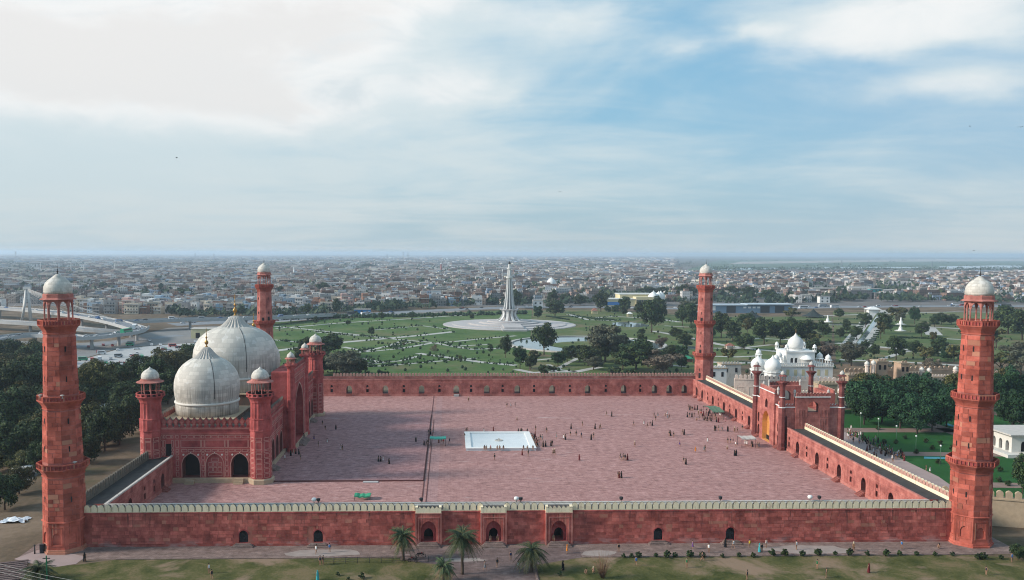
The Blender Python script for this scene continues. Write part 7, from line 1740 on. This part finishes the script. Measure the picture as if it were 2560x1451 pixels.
# ------------------------------------------------------------------ people
def body_mesh(pose):
    """one continuous skinned body; returns mesh data with a material index per region (skin, top, trousers, shoes)"""
    J = {'pelvis':(0,0,.95),'waist':(0,.01,1.10),'chest':(0,.02,1.30),'neck':(0,.01,1.47),'head0':(0,.0,1.56),'head':(0,-.015,1.64),'crown':(0,0,1.71)}
    if pose == 'stand':
        L = {'hip':(.09,0,.90),'knee':(.10,-.01,.50),'ankle':(.10,.02,.09),'toe':(.12,-.15,.04)}; Lr = {k: (-x,y,z) for k, (x,y,z) in L.items()}
        A = {'sh':(.17,.01,1.41),'el':(.24,.03,1.13),'wr':(.24,-.05,.88),'hd':(.24,-.08,.78)}; Ar = {k: (-x,y,z) for k, (x,y,z) in A.items()}
    elif pose == 'walk':
        L = {'hip':(.09,0,.90),'knee':(.10,-.20,.53),'ankle':(.10,-.30,.10),'toe':(.11,-.46,.06)}; Lr = {'hip':(-.09,0,.90),'knee':(-.10,.06,.50),'ankle':(-.10,.36,.16),'toe':(-.10,.24,.04)}
        A = {'sh':(.17,.01,1.41),'el':(.24,.14,1.14),'wr':(.23,.16,.90),'hd':(.22,.14,.81)}; Ar = {'sh':(-.17,.01,1.41),'el':(-.24,-.06,1.14),'wr':(-.20,-.25,.98),'hd':(-.19,-.33,.93)}
    elif pose == 'sit':
        o = -.48; J = {k: (x,y,z+o) for k, (x,y,z) in J.items()}
        L = {'hip':(.10,-.04,.44),'knee':(.12,-.46,.46),'ankle':(.12,-.44,.08),'toe':(.13,-.60,.04)}; Lr = {k: (-x,y,z) for k, (x,y,z) in L.items()}
        A = {'sh':(.17,.01,.93),'el':(.24,-.08,.66),'wr':(.16,-.32,.58),'hd':(.12,-.40,.55)}; Ar = {k: (-x,y,z) for k, (x,y,z) in A.items()}
    else:   # crouch
        o = -.62; J = {k: (x,y-(z-.95)*.35,z+o) for k, (x,y,z) in J.items()}
        L = {'hip':(.10,-.02,.30),'knee':(.16,-.36,.50),'ankle':(.13,-.08,.08),'toe':(.14,-.25,.04)}; Lr = {k: (-x,y,z) for k, (x,y,z) in L.items()}
        A = {'sh':(.17,-.17,.78),'el':(.22,-.40,.62),'wr':(.12,-.55,.42),'hd':(.09,-.60,.33)}; Ar = {k: (-x,y,z) for k, (x,y,z) in A.items()}
    V, E_, RAD, MAT = [], [], [], []
    idx = {}
    def add(n, p, r_, m): idx[n] = len(V); V.append(p); RAD.append(r_); MAT.append(m)
    for n, r_, m in (('pelvis',(.15,.115),2),('waist',(.135,.10),1),('chest',(.165,.115),1),('neck',(.055,.055),0),('head0',(.07,.08),0),('head',(.085,.10),0),('crown',(.05,.06),0)): add(n, J[n], r_, m)
    for a, b in zip(('pelvis','waist','chest','neck','head0','head'), ('waist','chest','neck','head0','head','crown')): E_.append((idx[a], idx[b]))
    for S, D in (('l',L),('r',Lr)):
        for n, r_, m in (('hip',.095,2),('knee',.065,2),('ankle',.045,2),('toe',.04,3)): add(S+n, D[n], (r_,r_), m)
        E_ += [(idx['pelvis'],idx[S+'hip']),(idx[S+'hip'],idx[S+'knee']),(idx[S+'knee'],idx[S+'ankle']),(idx[S+'ankle'],idx[S+'toe'])]
    for S, D in (('l',A),('r',Ar)):
        for n, r_, m in (('sh',.062,1),('el',.048,1),('wr',.034,0),('hd',.038,0)): add(S+n, D[n], (r_,r_), m)
        E_ += [(idx['chest'],idx[S+'sh']),(idx[S+'sh'],idx[S+'el']),(idx[S+'el'],idx[S+'wr']),(idx[S+'wr'],idx[S+'hd'])]
    me = bpy.data.meshes.new('person_rig'); me.from_pydata(V, E_, []); o = bpy.data.objects.new('person_rig', me); COL.objects.link(o)
    md = o.modifiers.new('skin', 'SKIN'); md.use_smooth_shade = True
    for i, sv in enumerate(me.skin_vertices[0].data): sv.radius = RAD[i]; sv.use_root = (i == 0)
    s2 = o.modifiers.new('sub', 'SUBSURF'); s2.levels = 1; s2.render_levels = 1
    bpy.context.view_layer.update(); dg = bpy.context.evaluated_depsgraph_get(); out = bpy.data.meshes.new_from_object(o.evaluated_get(dg))
    bpy.data.objects.remove(o)
    segs = [(Vector(V[a]), Vector(V[b]), MAT[b]) for a, b in E_]
    for p in out.polygons:
        c = p.center; best = None
        for a, b, m in segs:
            d = b-a; t = max(0, min(1, (c-a).dot(d)/d.length_squared)); q = (c-(a+d*t)).length
            if best is None or q < best[0]: best = (q, m)
        p.material_index = best[1]
    return out
def tunic_mesh(kind):
    mb = MB(); n = 14
    def ell(z, rx, ry, y=0): return [(rx*math.cos(2*PI*i/n), y+ry*math.sin(2*PI*i/n), z) for i in range(n)]
    if kind == 'kameez': rings = [ell(1.42,.10,.09),ell(1.36,.19,.13),ell(1.12,.16,.125),ell(.95,.185,.15),ell(.72,.205,.18),ell(.52,.215,.20)]
    elif kind == 'robe': rings = [ell(1.46,.08,.08),ell(1.38,.20,.15),ell(1.10,.19,.16),ell(.85,.215,.19),ell(.45,.25,.235),ell(.06,.275,.265)]
    else: rings = [ell(1.44,.09,.085),ell(1.37,.205,.145),ell(1.10,.175,.14),ell(.92,.185,.15)]
    v = [p for r_ in rings for p in r_]; f = [[j*n+i, j*n+(i+1)%n, (j+1)*n+(i+1)%n, (j+1)*n+i] for j in range(len(rings)-1) for i in range(n)]; mb.add(v, f, 0, True); return mb
def hair_mb(scarf):
    mb = MB()
    if scarf: mb.lathe([(.15,1.40),(.12,1.50),(.105,1.60),(.11,1.68),(.07,1.76),(.0,1.78)], 10, 0, .015, smooth=True)
    else: mb.lathe([(.085,1.60),(.10,1.66),(.092,1.72),(.05,1.765),(0,1.775)], 10, 0, .02, smooth=True)
    return mb
BM = {p: body_mesh(p) for p in ('stand','walk','sit','crouch')}; TM = {k: tunic_mesh(k) for k in ('kameez','robe','jacket')}; _pc = {}
def person_parts(pose, top, bottom, wear, hair):
    k = (pose, top, bottom)
    if k not in _pc:
        me = BM[pose].copy(); me.materials.clear(); me.name = 'person'
        for m in (M_SKIN, CL[top], CL[bottom], CL['black']): me.materials.append(m)
        _pc[k] = me
    tk = ('t', wear, top)
    if tk not in _pc: _pc[tk] = TM[wear].mesh('clothing', [CL[top]])
    hk = ('h', hair)
    if hk not in _pc: _pc[hk] = hair_mb(hair != 'hair').mesh('hair' if hair == 'hair' else 'headscarf', [M_HAIR if hair == 'hair' else CL[hair]])
    return _pc[k], _pc[tk], _pc[hk]
PEOPLE = []
LOOK = {'black': ('black','black','robe','black'), 'dark': ('charcoal','black','jacket','hair'), 'white': ('white','white','kameez','hair'), 'bw': ('black','white','jacket','hair'), 'grey': ('grey','charcoal','kameez','hair'), 'brown': ('brown','brown','kameez','cream'), 'navy': ('navy','black','jacket','hair'),
        'blue': ('blue','charcoal','jacket','hair'), 'green': ('green','charcoal','jacket','hair'), 'orange': ('orange','orange','kameez','orange'), 'maroon': ('maroon','black','robe','maroon'), 'teal': ('teal','teal','robe','teal'), 'yellow': ('yellow','charcoal','jacket','hair'), 'purple': ('purple','white','kameez','hair'), 'red': ('red','black','jacket','hair'), 'wd': ('white','charcoal','jacket','hair'), 'pink': ('pink','pink','kameez','pink')}
WORD = {'black':'long black robe','dark':'dark jacket','white':'white tunic','bw':'black jacket, white trousers','grey':'grey tunic','brown':'brown tunic','navy':'navy jacket','blue':'blue jacket','green':'green jacket','orange':'orange dress','maroon':'maroon robe','teal':'teal robe','yellow':'yellow jacket','purple':'purple top','red':'red jacket','wd':'white shirt','pink':'pink dress'}
POSEW = {'stand':'standing','walk':'walking','sit':'sitting','crouch':'crouching'}
def person(P, look, pose, zone, rz=None): PEOPLE.append((Vector(P), look, pose, zone, R.uniform(0,6.28) if rz is None else rz))
def px_person(lst, ox, oy, sc_, z, zone, sub=None):
    for it in lst:
        u, v, look = it[:3]; pose = it[3] if len(it) > 3 else R.choice(('stand','stand','walk')); x, y = ox+u/sc_, oy+v/sc_
        P = at_z(x, y, z) if z is not None else gp(x, y)
        zn = zone(x, y) if callable(zone) else zone
        if zn is not None: person(P, look, pose, zn)
def court_zone(x, y):
    P = at_z(x, y, FLZ)
    if not (WX+.5 < P.x < EX-.4): return None
    if P.x < -6: return 'on the hall platform'
    if 2 < P.x < 27 and 230 < P.y < 258.5: return 'beside the marble basin'
    if P.x > 76 and P.y > 262: return 'by the long green awning'
    if P.x > 76: return 'before the gatehouse'
    if P.y > 275: return 'in the far courtyard'
    if P.x < 3: return 'near the green-roofed stand'
    return 'in the mid courtyard'
s = 3.217; px_person([(535,205,'dark'),(557,245,'dark'),(642,243,'black'),(467,328,'purple'),(573,355,'white'),(502,383,'bw'),(680,410,'white'),(695,410,'bw'),(280,455,'black'),(320,440,'black'),(345,445,'black'),(358,487,'dark'),(985,502,'black'),(1003,502,'black'),(1023,500,'white'),(1070,520,'black'),(1286,342,'black'),(1352,370,'black'),(1370,370,'dark'),(1383,365,'bw'),
  (1388,280,'dark'),(1405,280,'black'),(1425,270,'grey'),(1470,345,'maroon'),(1490,350,'dark'),(1507,355,'red'),(1556,355,'navy'),(1690,265,'dark'),(1703,265,'dark'),(1678,305,'black','sit'),(1832,275,'white'),(1910,262,'maroon'),(1918,485,'dark'),(1710,15,'brown'),(2018,60,'dark'),(2050,60,'grey')], 640, 1000, s, FLZ+.02, court_zone)
for u, look in ((1840,'black'),(1855,'dark'),(1890,'pink'),(1945,'dark'),(1965,'green'),(1995,'black')):
    P = at_z(640+u/s, 1000+412/s, FLZ+.62); person((P.x, 233.0, FLZ+.32), look, 'sit', 'on the basin front rim', 0)
px_person([(25,58,'dark'),(40,175,'brown'),(190,250,'dark'),(278,265,'dark'),(475,235,'black'),(566,210,'dark'),(668,235,'black'),(712,235,'bw'),(700,232,'black','crouch'),(760,133,'dark'),(802,135,'black'),(978,213,'navy'),(1060,205,'white'),(1088,228,'dark'),(1110,210,'dark'),(1128,208,'black'),(1142,140,'dark'),(1155,168,'bw'),(1172,140,'grey'),(1248,125,'white'),(1265,155,'dark'),(1250,155,'grey'),(1230,135,'dark','crouch'),
  (228,325,'dark'),(244,325,'grey'),(200,360,'maroon'),(250,378,'black'),(270,375,'black'),(313,370,'black'),(325,368,'dark'),(330,443,'brown'),(343,443,'brown'),(358,312,'grey'),(415,320,'white'),(430,322,'black'),(470,293,'dark'),(516,293,'dark'),(557,305,'navy'),(637,322,'black'),(655,308,'dark'),(988,377,'brown'),(542,487,'maroon'),(870,480,'dark'),(884,492,'navy'),(897,487,'dark'),(910,487,'dark'),(928,485,'maroon'),(1380,510,'dark'),(1398,520,'black'),(852,627,'dark'),(862,627,'maroon'),(880,628,'black'),
  (1265,292,'dark'),(1275,290,'black'),(1300,300,'dark'),(1372,280,'dark'),(1384,282,'black'),(1348,372,'purple'),(1572,348,'white'),(1475,425,'orange'),(1545,415,'grey'),(1555,415,'bw'),(1735,350,'dark'),(1758,352,'navy'),(1777,352,'dark'),(1798,380,'wd'),(1735,400,'brown','crouch'),(1790,450,'black'),(1803,450,'black'),(1875,365,'white'),(1890,368,'white'),(1925,380,'dark'),(1935,378,'black'),(1972,388,'dark'),(1985,388,'grey'),(1630,248,'black'),(1640,248,'dark'),(1662,250,'dark'),(1690,250,'grey'),(1735,255,'black'),(1790,262,'brown'),(1812,265,'bw'),(1852,245,'dark'),(1718,180,'pink'),(1645,180,'black'),(1660,182,'maroon'),
  (1418,75,'dark'),(1430,82,'black'),(1440,85,'dark'),(1452,90,'bw'),(1470,80,'maroon'),(1490,82,'black'),(1410,140,'black'),(1428,140,'dark'),(1447,140,'black'),(1465,138,'dark'),(1480,168,'dark','crouch'),(1505,165,'dark'),(1520,130,'red'),(1545,165,'black'),(1555,172,'dark'),(1570,172,'black'),(1585,172,'dark'),(1600,150,'navy'),(1615,130,'dark'),(1630,110,'black'),(1650,110,'maroon'),(1665,115,'dark'),(1680,135,'white'),(1672,132,'white'),(1540,130,'maroon'),(1560,130,'dark'),(1580,130,'black'),(1530,150,'bw'),(1520,110,'dark'),(1500,120,'brown'),(1600,172,'black'),(1635,150,'dark'),(1590,110,'black'),(1565,105,'dark'),(1610,90,'dark'),
  (50,272,'black'),(68,272,'dark'),(78,270,'black'),(122,270,'dark'),(82,445,'maroon'),(130,450,'dark'),(178,320,'black'),(196,345,'dark'),(205,370,'black'),(215,352,'dark'),(186,300,'maroon')], 1280, 1000, s, FLZ+.02, court_zone)
for i, (yy, look) in enumerate(((236,'dark'),(239,'black'),(242,'dark'),(246,'maroon'),(249,'black'))): person((24.3, yy, FLZ+.32), look, 'sit', 'on the basin right rim', PI/2)
for u, look in ((98,'black'),(130,'dark'),(175,'black')): P = at_z(1280+u/s, 1000+408/s, FLZ+.62); person((P.x, 233.0, FLZ+.32), look, 'sit', 'on the basin front rim', 0)
def lawn_zone(x, y): return 'on the left front lawn' if x < 1120 else 'on the entrance plaza' if x < 1345 else 'on the right front lawn'
def walk_zone(x, y): return 'at the foot of the near wall'
px_person([(485,1240,'wd','walk'),(592,1225,'blue','stand'),(1165,1215,'wd','stand')], 640, 1000, s, .02, walk_zone)
px_person([(515,1330,'dark','stand'),(540,1325,'dark','stand'),(495,1451,'teal','stand')], 640, 1000, s, .02, lawn_zone)
px_person([(1840,1370,'grey','walk'),(1940,1345,'dark','stand'),(2048,1290,'navy','stand')], 640, 1000, s, .02, lawn_zone)
px_person([(443,1235,'orange','stand'),(858,1222,'bw','stand'),(1453,1200,'purple','stand'),(1582,1228,'wd','stand'),(1715,1185,'black','stand'),(1780,1195,'wd','walk'),(1910,1190,'yellow','stand'),(1990,1225,'teal','stand'),(2010,1222,'dark','stand'),(2045,1190,'wd','stand')], 1280, 1000, s, .02, walk_zone)
px_person([(1530,1295,'dark','walk'),(998,1335,'blue','walk'),(1405,1350,'green','stand'),(410,1370,'black','walk'),(50,1370,'wd','walk'),(600,1400,'grey','crouch'),(660,1395,'brown','crouch'),(1890,1445,'dark','stand')], 1280, 1000, s, .02, lawn_zone)
px_person([(228,1205,'wd','stand'),(688,1215,'brown','stand'),(1075,1200,'blue','stand'),(1365,1195,'black','crouch')], 1920, 1000, s, .02, walk_zone)
px_person([(395,1360,'green','stand'),(468,1430,'dark','stand'),(810,1390,'maroon','stand'),(1755,1410,'dark','stand'),(1960,1305,'blue','stand')], 1920, 1000, s, .02, lawn_zone)
px_person([(680,1300,'black','walk')], 0, 1000, s, .02, 'by the near left minaret'); px_person([(1680,1395,'wd','stand'),(1703,1440,'dark','walk')], 0, 1000, s, .02, lawn_zone)
person((19.6, SO-.35, .76), 'wd', 'sit', 'in the rightmost porch', 0); person((7.6, SO-.35, .76), 'blue', 'sit', 'in the middle porch', 0); person((9.0, SO-.2, .76), 'pink', 'sit', 'in the middle porch', 0)
for i in range(85):      # visitors on the walk outside the gatehouse
    x = R.uniform(2118, 2262); yc = 1092+(x-2118)*.42; P = at_z(x, yc+R.gauss(0,9), GZ+.06)
    if P.x < 110.6: continue
    person(P, R.choice(('dark','black','white','bw','navy','blue','grey','maroon','wd')), R.choice(('stand','stand','walk')), 'on the garden walk')
for x, y in ((2315,1178),(2325,1182),(2190,1042),(2175,1040),(2165,1038),(2480,1037),(2140,1150)): person(at_z(x, y, GZ+.06), R.choice(('dark','white','bw')), 'stand', 'on the garden lawns')
for x, y, l in ((698,1075,'dark'),(733,1080,'white'),(760,1098,'black'),(712,1150,'white'),(770,1070,'dark')): person(at_z(x, y, FLZ+.27), l, 'stand', 'by the steps of the prayer hall')
by = {}
for p_ in PEOPLE: by.setdefault((p_[3], WORD[p_[1]], p_[2]), []).append(p_)
for (zone, word, pose), lst in by.items():
    lst.sort(key=lambda p_: to_px(p_[0])[0])
    for i, (P, look, ps, zn, rz) in enumerate(lst):
        top, bot, wear, hair = LOOK[look]; b_, t_, h_ = person_parts(ps, top, bot, wear, hair)
        lab = 'person in %s %s %s' % (word, POSEW[ps], zone)+(', %s from left' % ordinal(i+1) if len(lst) > 1 else '')
        sc_ = R.uniform(.94, 1.06); o = obj('person', b_, None, P, rz, sc_); tag(o, lab, 'person', 'people '+zone)
        dz = 0 if ps in ('stand','walk') else (-.48 if ps == 'sit' else -.62)
        if ps in ('stand','walk'): obj('clothing', t_, o)
        hd = obj('hair' if hair == 'hair' else 'headscarf', h_, o, (0, -.27 if ps == 'crouch' else 0, dz))
# birds
for i, (x, y) in enumerate(((2425,316),(2552,318),(442,395),(2435,627),(1400,480))):
    P = CAMP+ray(x, y)*R.uniform(160, 240); t = thing('bird', 'dark bird gliding in the sky, %s from the left' % ordinal([442,1400,2425,2435,2552].index(x)+1), 'bird', P, R.uniform(0,3), 'birds in the sky')
    mb = MB(); mb.lathe([(.0,-.22),(.07,-.1),(.08,.05),(.03,.2),(0,.26)], 6); mb.v = [(a, c_, b*.8) for a, b, c_ in mb.v]; mb.build('body', M_IRON, t, world=False)
    for s_ in (-1, 1): mb = MB(); mb.add([(0,.1,0),(s_*.35,.12,.10),(s_*.75,-.05,.04),(s_*.35,-.12,.08),(0,-.1,0)], [(0,1,3,4),(1,2,3)]); mb.build('wing', M_IRON, t, world=False)

# ------------------------------------------------------------------ haze: one closed box of pale air round everything
mb = MB(); mb.box(-31000, 31000, -420, 28500, -12, 74); hz = mb.build('haze', [], None)
hm = bpy.data.materials.new('haze_air'); hm.use_nodes = True; ht = NT(hm.node_tree); ht.n.clear()
pv_ = ht.new('ShaderNodeVolumePrincipled'); pv_.inputs['Color'].default_value = (.68,.84,1.0,1); pv_.inputs['Density'].default_value = HAZE; pv_.inputs['Anisotropy'].default_value = .25
oo = ht.new('ShaderNodeOutputMaterial'); ht.l.new(pv_.outputs[0], oo.inputs['Volume']); hz.data.materials.append(hm); tag(hz, kind='stuff')
